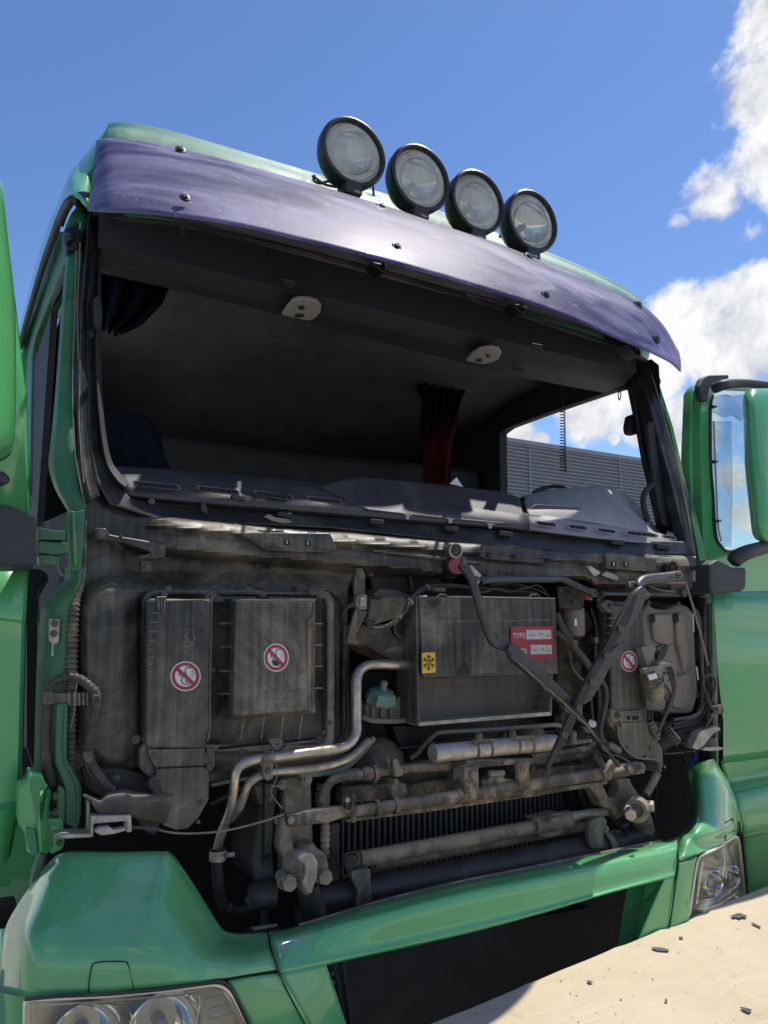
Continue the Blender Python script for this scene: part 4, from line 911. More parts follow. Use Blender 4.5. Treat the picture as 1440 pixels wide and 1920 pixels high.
# ============================================================ LEFT CORNER HARDWARE
b = B(); b.tube([(90,1322,-.02),(92,1292,-.03),(108,1275,-.04),(130,1269,-.05),(155,1277,-.06),(178,1297,-.07),(183,1315,-.07),(178,1340,-.07),(170,1375,-.07),(167,1402,-.07),(172,1432,-.07),(190,1460,-.07),(212,1484,-.06)], 8.6, 16, corr=(.0105,.13)); obj('corrugated_hose', b, 'hose', truck)
b = B(); b.tube([(89,1318,-.02),(88,1345,-.02),(85,1390,-.02),(88,1430,-.02),(95,1462,-.02),(100,1475,.0)], [9,9,10,11,11,10], 12); obj('rubber_hose', b, 'brown', truck)
b = B(); b.prism(rquad([(82,1299),(100,1296),(102,1320),(82,1322)], 3), -.045, .02); b.prism(rquad([(100,1300),(130,1300),(168,1301),(170,1322),(130,1322),(100,1319)], 3), -.035, .02); obj('hose_bracket', b, 'muddy', truck, bevel=.003)
for x in (128,138,147,155,162): b = B(); b.prism([(x,1299),(x+3,1299),(x+3,1323),(x,1323)], -.045, .014); obj('bracket_rib', b, 'muddy', truck)
b = B(); b.prism(rquad([(176,1302),(188,1305),(189,1325),(176,1326)], 3), -.09, .03); obj('hose_clip', b, 'muddy', truck, bevel=.003)
b = B(); b.tube([(174,1330,-.085),(183,1306,-.1),(186,1322,-.095),(172,1304,-.09)], 1.2, 6); obj('cable_tie', b, 'hose', truck)
b = B(); b.prism(rquad([(159,1412),(172,1412),(174,1424),(168,1432),(160,1428)], 3), -.09, .04); obj('hose_clip', b, 'muddy', truck, bevel=.003); bolt(169,1417,-.095,4,'socket')
b = B(); b.tube([(144,1280,-.085),(142,1300,-.09),(140,1330,-.09),(133,1366,-.08)], .9, 6); obj('loose_cable_tie', b, 'tank', truck)
b = B(); b.tube([(157,1322,-.07),(162,1338,-.08),(169,1350,-.09)], .8, 6); obj('cable_tie', b, 'hose', truck)
b = B(); b.tube([(160,1415,-.06),(163,1440,-.06),(182,1468,-.06),(196,1482,-.05)], 1.6, 6); obj('hose_guard', b, 'dark', truck)
# green-grey channel
b = B(); b.prism([(107,1320),(128,1318),(126,1422),(130,1432),(150,1466),(153,1480),(152,1530),(143,1562),(134,1550),(122,1546),(122,1478),(116,1462),(104,1432)], -.045, .03); obj('support_channel', b, 'jamb', truck, bevel=.004)
b = B(); b.tube([(124,1325,-.05),(122,1420,-.05),(144,1470,-.05),(146,1545,-.05)], 2.5, 8); obj('channel_edge', b, 'jamb', truck)
b = B(); b.prism(rquad([(109,1474),(118,1476),(122,1485),(121,1538),(114,1541),(108,1532)], 3), -.05, .03); obj('bolt_plate', b, 'jamb', truck, bevel=.004)
bolt(107,1492,-.04,8,'hex','jamb'); bolt(107,1522,-.04,8,'hex','jamb')
# green end cap: folded box with a facet and an inner step
b = B(); F_ = [(33,1476,-.06),(52,1463,-.09),(55,1446,-.09),(80,1450,-.08),(86,1470,-.08),(74,1490,-.12),(76,1540,-.12),(80,1598,-.11),(70,1609,-.09),(50,1600,-.08),(46,1565,-.07),(34,1545,-.06),(30,1530,-.06)]
V_ = [at(*q) for q in F_]; b.solid(V_, [v+Vector((0,.07,0)) for v in V_]); obj('fender_cap', b, 'green', truck, bevel=.007, seg=3)
b = B(); F_ = [(74,1490,-.11),(86,1476,-.08),(97,1482,-.06),(92,1512,-.06),(93,1540,-.06),(99,1562,-.06),(100,1588,-.06),(90,1603,-.08),(79,1600,-.10),(76,1540,-.11)]
V_ = [at(*q) for q in F_]; b.solid(V_, [v+Vector((0,.05,0)) for v in V_]); obj('cap_flange', b, 'green', truck, bevel=.005, seg=3)
b = B(); b.prism(rquad([(48,1550),(66,1556),(70,1604),(60,1603),(52,1585)], 3), -.105, .01); obj('cap_panel', b, 'green_roof', truck, bevel=.002)
b = B(); b.taper(rquad([(84,1535),(118,1536),(121,1580),(117,1592),(96,1602),(92,1560)], 4), -.06, .03, 2); obj('fender_ear', b, 'green', truck, bevel=.004); bolt(112,1580,-.062,6,'hex')
b = B(); b.prism([(76,1600),(85,1603),(80,1618),(60,1660),(58,1665),(62,1640)], -.04, .04); obj('fender_edge', b, 'jamb', truck, bevel=.004)
# brown mud shield, latch and wire
b = B()
rows = [[(155,1490,-.10),(175,1497,-.09),(188,1499,-.08),(205,1487,-.08),(235,1482,-.08),(250,1486,-.08),(290,1490,-.09),(325,1490,-.10)],
        [(166,1496,-.12),(178,1505,-.12),(190,1508,-.12),(206,1500,-.12),(235,1497,-.12),(252,1500,-.12),(290,1502,-.13),(322,1502,-.13)],
        [(176,1508,-.12),(184,1520,-.12),(192,1526,-.12),(210,1527,-.12),(235,1527,-.12),(254,1528,-.12),(290,1536,-.12),(314,1532,-.12)],
        [(178,1510,-.10),(186,1522,-.10),(194,1528,-.10),(212,1528,-.10),(237,1528,-.10),(256,1532,-.10),(288,1541,-.10),(312,1540,-.10)]]
b.loft2([[at(*p) for p in r] for r in rows]); obj('mud_shield', b, 'brown', truck, thick=.006)
b = B(); b.prism([(163,1500),(169,1503),(171,1570),(163,1568)], -.10, .02); b.prism([(171,1530),(246,1528),(248,1560),(238,1562),(237,1540),(176,1545),(175,1568),(170,1568)], -.135, .03); b.prism([(102,1567),(120,1564),(175,1563),(175,1570),(125,1573)], -.13, .05)
obj('latch_frame', b, 'steel', truck, bevel=.002)
b = B(); b.prism(rquad([(177,1560),(185,1552),(205,1550),(212,1556),(225,1554),(235,1552),(236,1558),(215,1564),(190,1567)], 3), -.15, .02); obj('latch_tongue', b, 'steel', truck, bevel=.004)
b = B(); b.tube([(248,1551,-.12),(275,1553,-.12),(300,1556,-.12)], 3.2, 8); b3 = b; obj('wire_sleeve', b, 'hose', truck)
b = B(); b.tube([(296,1556,-.12),(330,1562,-.11),(380,1562,-.11),(430,1556,-.11),(490,1541,-.12),(532,1527,-.125)], 2.0, 8); obj('release_wire', b, 'tank', truck)
b = B(); b.prism([(280,1466),(292,1455),(300,1462),(305,1488),(290,1490),(278,1476)], -.065, .02); obj('small_clip', b, 'brown', truck, bevel=.003)
b = B(); b.prism([(255,1530),(302,1541),(290,1566),(275,1562),(262,1545)], -.08, .02); obj('shield_stay', b, 'dark', truck, bevel=.003)
b = B(); b.prism(rquad([(230,1440),(300,1460),(300,1510),(210,1500),(165,1482),(150,1440)], 10), .0, .05); obj('corner_backing', b, 'dark', truck, bevel=.006)

# ============================================================ CENTRE BAY
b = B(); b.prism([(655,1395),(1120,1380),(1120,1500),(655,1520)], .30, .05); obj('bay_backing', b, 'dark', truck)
# upper bracketry
b = B(); b.prism(rquad([(688,1048),(830,1050),(835,1105),(780,1112),(700,1108)], 4), .09, .02); obj('bay_plate', b, 'dark', truck, bevel=.004)
b = B(); b.solid([at(765,1052,.08), at(775,1102,.06), at(771,1103,.06), at(762,1052,.08)], [at(765,1052,.13), at(775,1102,.14), at(771,1103,.14), at(762,1052,.13)]); obj('bay_rib', b, 'muddy', truck)
for y in (1060,1075): b = B(); b.prism(ell(771, y, 2.4, 3, 12), .088, .002); obj('plate_hole', b, 'gap', truck, smooth=False)
b = B(); b.prism(rquad([(669,1064),(680,1066),(685,1080),(685,1115),(677,1145),(690,1147),(662,1200),(650,1202),(668,1140),(664,1100)], 4), -.03, .012); obj('stay_bracket', b, 'muddy', truck, bevel=.003)
bolt(695,1073,.06,7,'hex','muddy')
b = B(); b.tube([(672,1133,-.04),(655,1136,-.03),(643,1150,-.01),(645,1170,.02),(658,1180,.05)], [6,4.5,4,4,4], 10); obj('sensor_cable', b, 'hose', truck)
b = B(); b.prism(rquad([(670,1116),(678,1114),(689,1114),(689,1144),(675,1143),(667,1134)], 4), -.05, .02); pm = obj('sensor_plug', b, 'tank', truck, bevel=.003)
b = B(); b.prism(rquad([(676,1121),(686,1121),(686,1137),(676,1137)], 1), -.056, .01); obj('plug_face', b, 'steel', pm, bevel=.002)
# motor box with lit top
b = B()
F_ = [at(*p) for p in ((693,1130,-.02),(698,1122,-.02),(712,1127,-.02),(720,1120,-.03),(762,1120,-.03),(765,1128,-.03),(757,1146,-.03),(745,1160,-.02),(700,1172,-.01),(690,1166,-.01))]
b.solid(F_, [v+Vector((-.01,.14,.012)) for v in F_]); obj('motor_box', b, 'muddy', truck, bevel=.006, seg=3)
b = B(); b.prism(rquad([(700,1114),(712,1104),(745,1106),(770,1116),(765,1124),(715,1124)], 4), .03, .08); obj('motor_lid', b, 'black', truck, bevel=.005)
# duct behind
b = B()
F_ = [at(*p) for p in rquad([(690,1172),(735,1170),(783,1180),(787,1250),(764,1246),(740,1236),(712,1222),(700,1214),(658,1206),(664,1190)], 6)]
b.solid([v+Vector((0,.03,0)) for v in F_], [v+Vector((0,.18,0)) for v in F_]); obj('air_duct', b, 'brown', truck, bevel=.012, seg=3)
b = B(); P = at(753,1178,.02); b.lathe(P, (0,-1,0), [(-.05,.030),(0,.031),(.006,.030),(.008,.027),(.004,.024),(.004,0)], 32); obj('duct_plug', b, 'dark', truck)
# wiring
for r, pts in ((2.6, [(703,1166,-.03),(692,1162,-.04),(692,1172,-.05),(710,1178,-.06),(740,1166,-.06),(760,1148,-.06),(768,1130,-.05),(785,1112,-.02),(810,1102,0),(860,1100,.0),(900,1106,.02)]),
               (2.2, [(680,1173,-.02),(700,1177,-.04),(735,1172,-.05),(758,1150,-.055),(772,1120,-.04),(800,1100,-.01),(840,1096,0),(880,1100,.01),(960,1108,.02),(1010,1112,.03)]),
               (2.0, [(688,1170,-.02),(712,1175,-.05),(742,1162,-.055),(764,1138,-.05),(775,1116,-.03),(800,1104,0)]),
               (2.0, [(920,1098,.0),(960,1095,.02),(1000,1104,.02),(1030,1118,.03),(1045,1135,.05)]),
               (1.8, [(985,1104,.0),(1005,1097,.0),(1018,1104,.02),(1028,1118,.03)])):
    b = B(); b.tube(pts, r, 8); obj('wiring', b, 'hose', truck)
for x, y, Y in ((748,1155,-.065),(801,1101,-.01),(770,1128,-.055)): b = B(); P = at(x, y, Y); b.lathe(P-Vector((.004,0,.003)), (.8,0,.6), [(0,.011),(.008,.011)], 12); obj('cable_tie', b, 'tank', truck)
b = B(); b.tube([(812,1106,.0),(834,1106,.0)], 4, 10, 0); obj('cable_joint', b, 'tank', truck)
b = B(); b.prism(rquad([(806,1099),(816,1101),(815,1108),(805,1108)], 2), -.01, .02); obj('cable_joint', b, 'dark', truck, bevel=.002)
# big heater box
b = B()
F_ = [at(*p) for p in ((785,1119,-.05),(1041,1125,-.05),(1046,1263,-.055),(793,1271,-.055))]
b.solid(F_, [at(*p) for p in ((779,1117,.0),(1038,1119,.10),(1046,1264,.10),(787,1272,.10))]); obj('cooler_cover', b, 'panel', truck, bevel=.003, label='square black cover plate with red type label')
for y in (1163,1206,1245): b = B(); b.tube([(790+(y-1119)*.05,y+4,-.051),(1040,y-1,-.051)], .9, 4, 0); obj('plate_crease', b, 'panel', truck)
b = B(); b.prism([(780,1118),(785,1119),(793,1272),(789,1360),(783,1359)], -.045, .12); obj('cooler_side', b, 'panel', truck, bevel=.002)
b = B(); b.tube([(786,1118,-.052),(800,1118,-.052)], 1.8, 6, 0); obj('plate_edge', b, 'steel', truck)
b = B(); b.tube([(842,1118.5,-.052),(872,1119,-.052),(900,1119,-.052),(1040,1122,-.052)], 1.6, 6, 0); obj('plate_edge', b, 'steel', truck)
for x in (828,1000): b = B(); b.tube([(x-8,1119,-.05),(x-4,1114,-.04),(x+8,1115,-.04),(x+12,1119,-.05)], 1.6, 6, 0); obj('plate_clip', b, 'steel', truck)
b = B(); b.prism([(866,1121,-.0512),(903,1122,-.0512),(898,1140,-.0513),(905,1170,-.0518),(899,1205,-.0528),(904,1238,-.0538),(914,1258,-.0545),(940,1264,-.0550),(905,1267,-.0552),(852,1269,-.0552),(856,1254,-.0545),(870,1238,-.0540),(864,1208,-.0530),(868,1180,-.0521),(862,1150,-.0515)], 0, .0004); obj('oily_stain', b, 'dark', truck, smooth=False)
b = B(); b.prism([(800,1124,-.0512),(828,1123,-.0512),(822,1136,-.0514),(812,1142,-.0514),(803,1134,-.0513)], 0, .0004); obj('oily_stain', b, 'dark', truck, smooth=False)
# mesh screen below
b = B(); b.prism([(792,1272),(1036,1264),(1033,1340),(788,1358)], .0, .05); obj('condenser_core', b, 'fin', truck, smooth=False)
b = B(); b.prism([(786,1354),(1034,1334),(1035,1342),(786,1362)], -.05, .06); obj('screen_frame', b, 'steel', truck, bevel=.002)
b = B(); b.prism([(1033,1264),(1037,1264),(1035,1338),(1031,1338)], -.05, .06); obj('screen_frame', b, 'panel', truck, bevel=.002)
for i in range(12):
    x = 811+i*20; yt = 1271-(x-792)*.033; yb = 1356-(x-788)*.08
    b = B(); b.tube([(x+random.uniform(-1,1),yt,-.045),(x-1,yb,-.045)], .65, 5, 0); obj('screen_wire', b, 'hose', truck)
for yl, yr in ((1290,1282),(1311,1300),(1332,1318)):
    b = B(); b.tube([(791,yl,-.046),(900,yl*.55+yr*.45+1,-.046),(1034,yr,-.046)], .65, 5, 2); obj('screen_wire', b, 'hose', truck)
# red type label
Yl = -.0565
b = B(); b.prism([(958,1175),(1037,1174),(1039,1237),(958.5,1238)], Yl, .0012); lab = obj('type_label', b, 'red', truck, smooth=False, label='red label with blanked-out white fields')
for q in ([(987,1181),(1033,1181),(1034,1198),(987,1199)], [(995,1209),(1034,1209),(1035,1226),(995,1227)]):
    b = B(); b.prism(q, Yl-.0006, .0004); obj('blank_field', b, 'pale', lab, smooth=False)
for q in ([(959,1176),(1036,1175.4),(1036,1177),(959,1177.6)],[(959,1203),(1038,1202.4),(1038,1204),(959,1204.6)]): pass
text('TYPE:', 962, 1196, Yl-.0008, 9.5, 'white', lab, bold=False)
text('HRS:', 969, 1225, Yl-.0008, 9.5, 'white', lab, bold=False)
for x, yy, w_ in ((991,1191,14),(1009,1189,12),(1023,1192,9),(999,1219,10),(1013,1217,9),(1024,1220,8)):
    b = B(); b.prism([(x,yy-1.5),(x+w_*.4,yy-2.4),(x+w_,yy-1),(x+w_*.9,yy+1.6),(x+w_*.3,yy+2.2)], Yl-.0010, .0002); obj('smudged_print', b, 'smear', lab, smooth=False)
# yellow sticker
b = B(); b.prism([(791,1224),(816,1223),(817,1261),(791.5,1263)], Yl, .0012); ys = obj('coolant_sticker', b, 'yellow', truck, smooth=False, label='small yellow snowflake sticker')
b = B(); cx, cy = 804, 1242.5
for k in range(6):
    a = rad(90+60*k); ux, uy = math.cos(a)*11.5, math.sin(a)*15
    b.tube([(cx+ux*.28,cy+uy*.28,Yl-.001),(cx+ux,cy+uy,Yl-.001)], 1.0, 4, 0)
    for s_ in (-1, 1):
        a2 = a+s_*.75; b.tube([(cx+ux*.55,cy+uy*.55,Yl-.001),(cx+ux*.55+math.cos(a2)*5,cy+uy*.55+math.sin(a2)*5.5,Yl-.001)], .8, 4, 0)
    b.tube([(cx+ux*.33,cy+uy*.33,Yl-.001),(cx+math.cos(a+rad(60))*11.5*.33,cy+math.sin(a+rad(60))*15*.33,Yl-.001)], .7, 4, 0)
obj('snowflake', b, 'ink', ys, smooth=False, kind='stuff')
text('-27°', cx, cy+1.8, Yl-.0012, 4, 'red', ys, align='CENTER')
# reservoir with faded cap
b = B(); b.prism(rquad([(676,1262),(780,1256),(784,1352),(676,1356)], 10), .12, .02); obj('dark_recess', b, 'gap', truck)
b = B(); b.prism(rquad([(684,1320),(700,1318),(742,1318),(744,1306),(762,1305),(775,1350),(690,1352)], 8), .05, .10); tk = obj('coolant_tank', b, 'tank', truck, bevel=.01, seg=3)
b = B(); b.tube([(680,1345,.03),(700,1351,.02),(740,1352,.02),(778,1349,.03)], 5, 8); obj('tank_lip', b, 'tank', tk)
for x in (698,715,732,760): b = B(); b.prism([(x,1325),(x+3,1325),(x+3,1347),(x-1,1347)], .035, .02); obj('tank_rib', b, 'tank', tk)
b = B(); c = at(712,1318,.03); prof = []
ax = Vector((.05,-.35,1)).normalized(); up = ax.orthogonal().normalized(); w = ax.cross(up); rings = []
for h_, r_ in ((0,.038),(.005,.042),(.034,.036),(.040,.026),(.041,.012),(.066,.010),(.068,.0)):
    rings.append([b.m.verts.new(c+ax*h_+(up*math.cos(k*math.pi/16)+w*math.sin(k*math.pi/16))*(max(r_,.0005)*(1+(.12 if k % 4 == 0 else -.03)*(1 if h_ < .036 else 0)))) for k in range(32)])
for a, c_ in zip(rings, rings[1:]):
    for k in range(32): b.f((a[k], a[(k+1) % 32], c_[(k+1) % 32], c_[k]))
obj('tank_cap', b, 'cap', truck, label='faded pale green ribbed filler cap')
# pear-shaped casting below the tank
b = B(); b.lathe(at(712,1432,.12), (0,0,1), [(-.06,.0),(-.05,.05),(-.01,.075),(.03,.07),(.06,.045),(.075,.015),(.078,0)], 24); obj('expansion_dome', b, 'brown', truck)
b = B(); b.prism(rquad([(735,1360),(790,1362),(795,1395),(775,1415),(750,1400)], 8), .10, .06); obj('cast_bracket', b, 'dark', truck, bevel=.01)
# ============================================================ PIPES LEFT
b = B(); b.tube([(786,1246,.02),(740,1247,.0),(700,1246,-.01),(680,1253,-.02),(669,1270,-.03),(668,1300,-.04),(668,1350,-.05),(667,1376,-.06),(655,1394,-.07),(630,1404,-.08),(560,1414,-.09),(500,1422,-.09),(470,1427,-.09),(450,1437,-.09),(441,1455,-.09),(437,1490,-.08),(430,1525,-.06),(416,1560,-.03),(408,1590,-.01)], [9]*4+[10]*4+[9.5]*5+[9]*6, 14); obj('coolant_pipe', b, 'pipe', truck, label='bent aluminium coolant pipe across the front')
b = B(); b.tube([(690,1390,.0),(660,1418,-.04),(630,1432,-.06),(580,1442,-.07),(520,1447,-.08),(490,1453,-.08),(468,1468,-.08),(458,1490,-.07),(448,1515,-.05),(432,1535,-.02)], 8, 14); obj('coolant_pipe', b, 'pipe', truck)
b = B(); b.tube([(700,1385,.03),(665,1425,.0),(640,1442,-.01),(600,1450,-.03),(560,1452,-.04)], 6, 12); obj('coolant_pipe', b, 'cap', truck)
b = B(); b.tube([(408,1595,-.01),(408,1640,.0),(413,1680,.02),(425,1700,.04),(460,1708,.08)], 11, 14); obj('rubber_hose', b, 'rubber', truck)
b = B(); P = at(408,1603,-.01); b.lathe(P+Vector((0,0,-.012)), (0,0,1), [(0,.0205),(.024,.0205)], 20); b.cyl(P+Vector((.02,-.012,0)), (1,-.3,0), .006, .018, 8); hc = obj('hose_clamp', b, 'steel', truck)
bolt(424,1602,-.04,5,'hex')
b = B(); b.prism(rquad([(495,1420),(506,1418),(513,1424),(513,1440),(508,1446),(513,1460),(500,1464),(494,1452)], 3), -.115, .05); obj('pipe_clamp', b, 'brown', truck, bevel=.004); bolt(503,1445,-.118,6,'hex')
b = B(); b.tube([(512,1404,-.10),(515,1420,-.11),(520,1450,-.11),(514,1470,-.11),(508,1486,-.11),(520,1505,-.11),(530,1516,-.12)], 1.0, 6); b2 = B(); b2.tube([(508,1473,-.11),(520,1474,-.12),(533,1474,-.12)], 1.2, 6); obj('binding_wire', b, 'cap', truck); obj('binding_wire', b2, 'cap', truck)
b = B(); b.tube([(396,1472,.05),(450,1462,.06),(520,1453,.07),(650,1440,.1)], 3.5, 8); obj('cross_tube', b, 'muddy', truck)
b = B(); b.tube([(396,1508,.05),(450,1480,.07),(500,1462,.09)], 4, 8); obj('cross_tube', b, 'dark', truck)
# ============================================================ LEFT FRAME HORN AND SHACKLE
b = B()
F_ = [at(*p) for p in ((482,1470,.02),(500,1462,.0),(525,1458,.0),(516,1530,-.02),(512,1600,-.03),(516,1640,-.03),(520,1668,-.03),(508,1662,-.03),(500,1655,-.03),(486,1660,-.03),(476,1652,-.02),(470,1612,-.02),(480,1560,-.01),(488,1510,.0))]
b.solid(F_, [v+Vector((0,.16,0)) for v in F_]); obj('frame_horn', b, 'dark', truck, bevel=.006)
b = B(); b.prism([(497,1470),(516,1468),(513,1560),(509,1625),(494,1625),(496,1560)], -.035, .02); obj('horn_rib', b, 'dark', truck, bevel=.004)
b = B(); b.prism(ell(502,1607,6,7,18), -.038, .002); obj('horn_hole', b, 'gap', truck, smooth=False)
b = B(); b.prism([(533,1462),(583,1452),(586,1530),(588,1592),(540,1600),(532,1540)], -.01, .05); obj('upright_plate', b, 'muddy', truck, bevel=.005)
b = B(); b.prism([(478,1478),(500,1470),(500,1508),(486,1508)], -.02, .05); obj('side_tab', b, 'brown', truck, bevel=.004)
for x, y, r in ((575,1461,11),(529,1471,9),(505,1497,6),(518,1540,5)): bolt(x, y, -.03, r, 'hex', 'muddy')
b = B(); b.prism([(530,1530),(545,1545),(546,1560),(552,1596),(565,1600),(568,1588),(590,1580),(596,1592),(612,1600),(618,1625),(614,1640),(600,1644),(590,1622),(560,1618),(556,1640),(540,1650),(532,1636),(534,1612),(524,1590)], -.06, .06); obj('shackle_casting', b, 'muddy', truck, bevel=.008, seg=3)
b = B()
c = at(577,1627,-.11); r_ = 25*mpp(c)
b.lathe(c, (.45,-.9,0), [(-.06,r_*.5),(-.055,r_*.95),(-.03,r_),(.0,r_),(.006,r_*.9),(.006,r_*.55),(.0,r_*.5)], 28); obj('shackle_eye', b, 'muddy', truck)
b = B()
F_ = [at(*p) for p in ((556,1608,-.14),(570,1598,-.15),(588,1600,-.15),(598,1616,-.15),(596,1648,-.15),(586,1670,-.14),(580,1683,-.13),(570,1678,-.13),(566,1655,-.14),(574,1640,-.14),(572,1622,-.14),(562,1618,-.14))]
b.solid(F_, [v+Vector((0,.045,0)) for v in F_]); obj('shackle_link', b, 'steel', truck, bevel=.008, seg=3, label='worn grey shackle link')
for x, y, Y in ((541,1652,-.13),(608,1640,-.12)):
    P = at(x, y, Y); b = B(); b.cyl(P+Vector((0,.05,0)), (-.25,-1,-.1), .015, .05, 14); b.cyl(P, (-.25,-1,-.1), .0185, .022, 6); obj('shackle_bolt', b, 'muddy', truck, bevel=.002)
b = B(); b.tube([(575,1660,-.09),(582,1690,-.08),(588,1720,-.07),(575,1732,-.05),(560,1700,-.05)], [22,24,24,16,12], 12); obj('torsion_knuckle', b, 'dark', truck)
# ball joint
c = at(494,1676,-.05)
b = B(); b.lathe(c+Vector((-.03,0,0)), (1,-.3,0), [(-.01,.0),(-.01,.028),(.0,.033),(.05,.033),(.06,.028),(.06,0)], 20); obj('rod_eye', b, 'dark', truck)
b = B(); b.tube([(496,1690,-.05),(496,1715,-.05),(495,1740,-.05)], [9,7,7], 12); obj('rod', b, 'dark', truck)
b = B(); b.lathe(at(492,1750,-.05), (0,0,1), [(-.02,0),(-.02,.045),(-.008,.05),(.006,.045),(.012,.02),(.012,0)], 24); obj('rubber_buffer', b, 'rubber', truck)
b = B(); b.prism([(472,1740),(520,1733),(521,1737),(476,1745)], -.10, .006); obj('bright_strip', b, 'steel', truck)
bolt(468,1686,-.06,9,'hex','dark'); b = B(); b.tube([(430,1700,.0),(450,1705,.0),(476,1700,.0)], 7, 8); obj('rod_arm', b, 'dark', truck)
# ============================================================ CROSS PIPES + BEAMS
b = B(); b.tube([(606,1510,-.02),(607,1500,-.04),(611,1480,-.05),(622,1464,-.06),(640,1458,-.06),(680,1452,-.06),(760,1442,-.05),(860,1436,-.04),(1000,1428,.0),(1085,1412,.02),(1108,1402,.03),(1108,1388,.05)], 8.5, 12); obj('hard_line', b, 'brown', truck)
b = B(); b.tube([(612,1510,.02),(614,1480,.0),(624,1458,-.01),(645,1450,-.01),(672,1447,-.01)], 6.5, 10); obj('hard_line', b, 'muddy', truck)
b = B(); P = at(688,1451,-.06); Q = at(706,1449,-.06); d_ = (Q-P).normalized()
b.lathe(P, d_, [(-.014,.010),(-.014,.017),(0,.019),(.010,.019),(.010,.013),(.018,.013),(.018,.020),(.030,.020),(.034,.012)], 12); obj('pipe_union', b, 'brown', truck)
b = B(); b.tube([(610,1515,-.03),(611,1545,-.03),(609,1575,-.03),(611,1610,-.03)], [7,7.5,9,7], 12, corr=(.016,.16)); obj('bellows_hose', b, 'brown', truck)
b = B(); b.tube([(600,1470,.02),(598,1500,.02),(604,1520,.02)], [7,9,9], 12, corr=(.014,.14)); obj('bellows_hose', b, 'brown', truck)
b = B(); b.tube([(727,1442,-.07),(728,1425,-.08)], 4.5, 8, 0); b.tube([(724,1425,-.08),(731,1420,-.08)], 3, 6, 0); obj('bleed_nipple', b, 'brown', truck)
b = B(); b.prism(rquad([(736,1424),(746,1422),(752,1438),(757,1442),(757,1454),(742,1458),(740,1448)], 3), -.08, .03); obj('pipe_bracket', b, 'tank', truck, bevel=.003)
b = B(); b.prism(rquad([(738,1462),(748,1460),(750,1470),(762,1470),(764,1500),(752,1508),(735,1508),(734,1474),(740,1472)], 3), -.08, .04); obj('pipe_bracket', b, 'brown', truck, bevel=.004)
# horizontal plates behind
b = B(); b.prism([(640,1478),(760,1466),(1110,1432),(1113,1452),(1000,1466),(760,1495),(640,1508)], .06, .04); obj('cross_plate', b, 'brown', truck, bevel=.004)
b = B(); b.prism([(745,1440),(800,1426),(860,1432),(1090,1415),(1100,1432),(900,1458),(750,1470)], .09, .05); obj('cross_plate', b, 'muddy', truck, bevel=.01)
# lower rust beam
b = B(); b.prism([(540,1528),(575,1520),(615,1516),(645,1512),(648,1532),(620,1542),(542,1552)], -.115, .025); obj('beam_end_plate', b, 'brown', truck, bevel=.004)
for x, y in ((546,1538),(595,1531)): bolt(x, y, -.12, 7, 'hex', 'muddy')
b = B(); b.tube([(640,1524,-.09),(700,1516,-.095),(860,1493,-.10),(1000,1471,-.10),(1120,1452,-.10),(1165,1446,-.10)], [9,11,12,12,11,10], 14, smooth=3); obj('cross_beam', b, 'brown', truck, label='mud-caked tubular cross beam')
b = B(); b.prism([(650,1536),(800,1514),(1000,1484),(1140,1464),(1140,1470),(1000,1494),(800,1523),(650,1542)], -.085, .05); obj('beam_lip', b, 'brown', truck, bevel=.002)
b = B(); b.prism(rquad([(1162,1434),(1206,1429),(1211,1436),(1210,1450),(1164,1458)], 3), -.105, .03); obj('beam_end_plate', b, 'brown', truck, bevel=.004)
bolt(1181,1443,-.11,7,'hex','muddy'); bolt(1202,1440,-.11,5,'hex','muddy')
for x in (706,741,858): b = B(); P = at(x, 1516-(x-700)*.145, -.098); b.lathe(P-Vector((.006,0,0)), (1,0,.02), [(0,.0195),(0,.022),(.010,.022),(.010,.0195)], 20); obj('weld_collar', b, 'brown', truck)
for x, y, r in ((662,1536,6),(802,1515,5),(1030,1480,4),(1132,1466,5)): bolt(x, y, -.1, r, 'hex', 'brown')
b = B(); b.prism(rquad([(648,1500),(655,1494),(664,1510),(660,1520),(650,1518)], 2), -.12, .006); b.tube([(657,1520,-.125),(663,1502,-.125),(664,1493,-.125),(660,1490,-.125)], 1.8, 6); obj('spring_clip', b, 'dark', truck); b = B(); b.cyl(at(652,1498,-.13), (-.5,-1,0), .006, .012, 10); obj('clip_pin', b, 'steel', truck)
b = B(); b.prism(rquad([(1133,1450),(1150,1426),(1158,1424),(1163,1430),(1154,1440),(1146,1462),(1136,1464)], 3), -.13, .02); obj('beam_hook', b, 'brown', truck, bevel=.004)
# filter cylinder with straps
Pc = at(811,1413,-.10); Qc = at(1040,1391,-.08); dc = (Qc-Pc).normalized(); Lc = (Qc-Pc).length; rc_ = 17*mpp(Pc)
b = B(); b.lathe(Pc, dc, [(0,0),(0,rc_*.92),(.004,rc_),(Lc*.82,rc_),(Lc*.83,rc_*1.04),(Lc*.85,rc_),(Lc*.90,rc_),(Lc*.91,rc_*1.03),(Lc*.93,rc_*.98),(Lc,rc_*.95),(Lc,0)], 32); obj('steel_cylinder', b, 'steel', truck, label='dull steel cylinder in strap clamps')
b = B(); b.lathe(Pc+dc*Lc, dc, [(0,rc_*.6),(.012,rc_*.6),(.012,rc_*.35),(.02,rc_*.35),(.02,0)], 14); obj('cylinder_port', b, 'muddy', truck)
for t in (.30,.41,.64,.76):
    c = Pc+dc*Lc*t; b = B(); b.lathe(c, dc, [(0,rc_*1.0),(0,rc_*1.08),(.009,rc_*1.08),(.009,rc_*1.0)], 28); obj('strap_clamp', b, 'brown', truck)
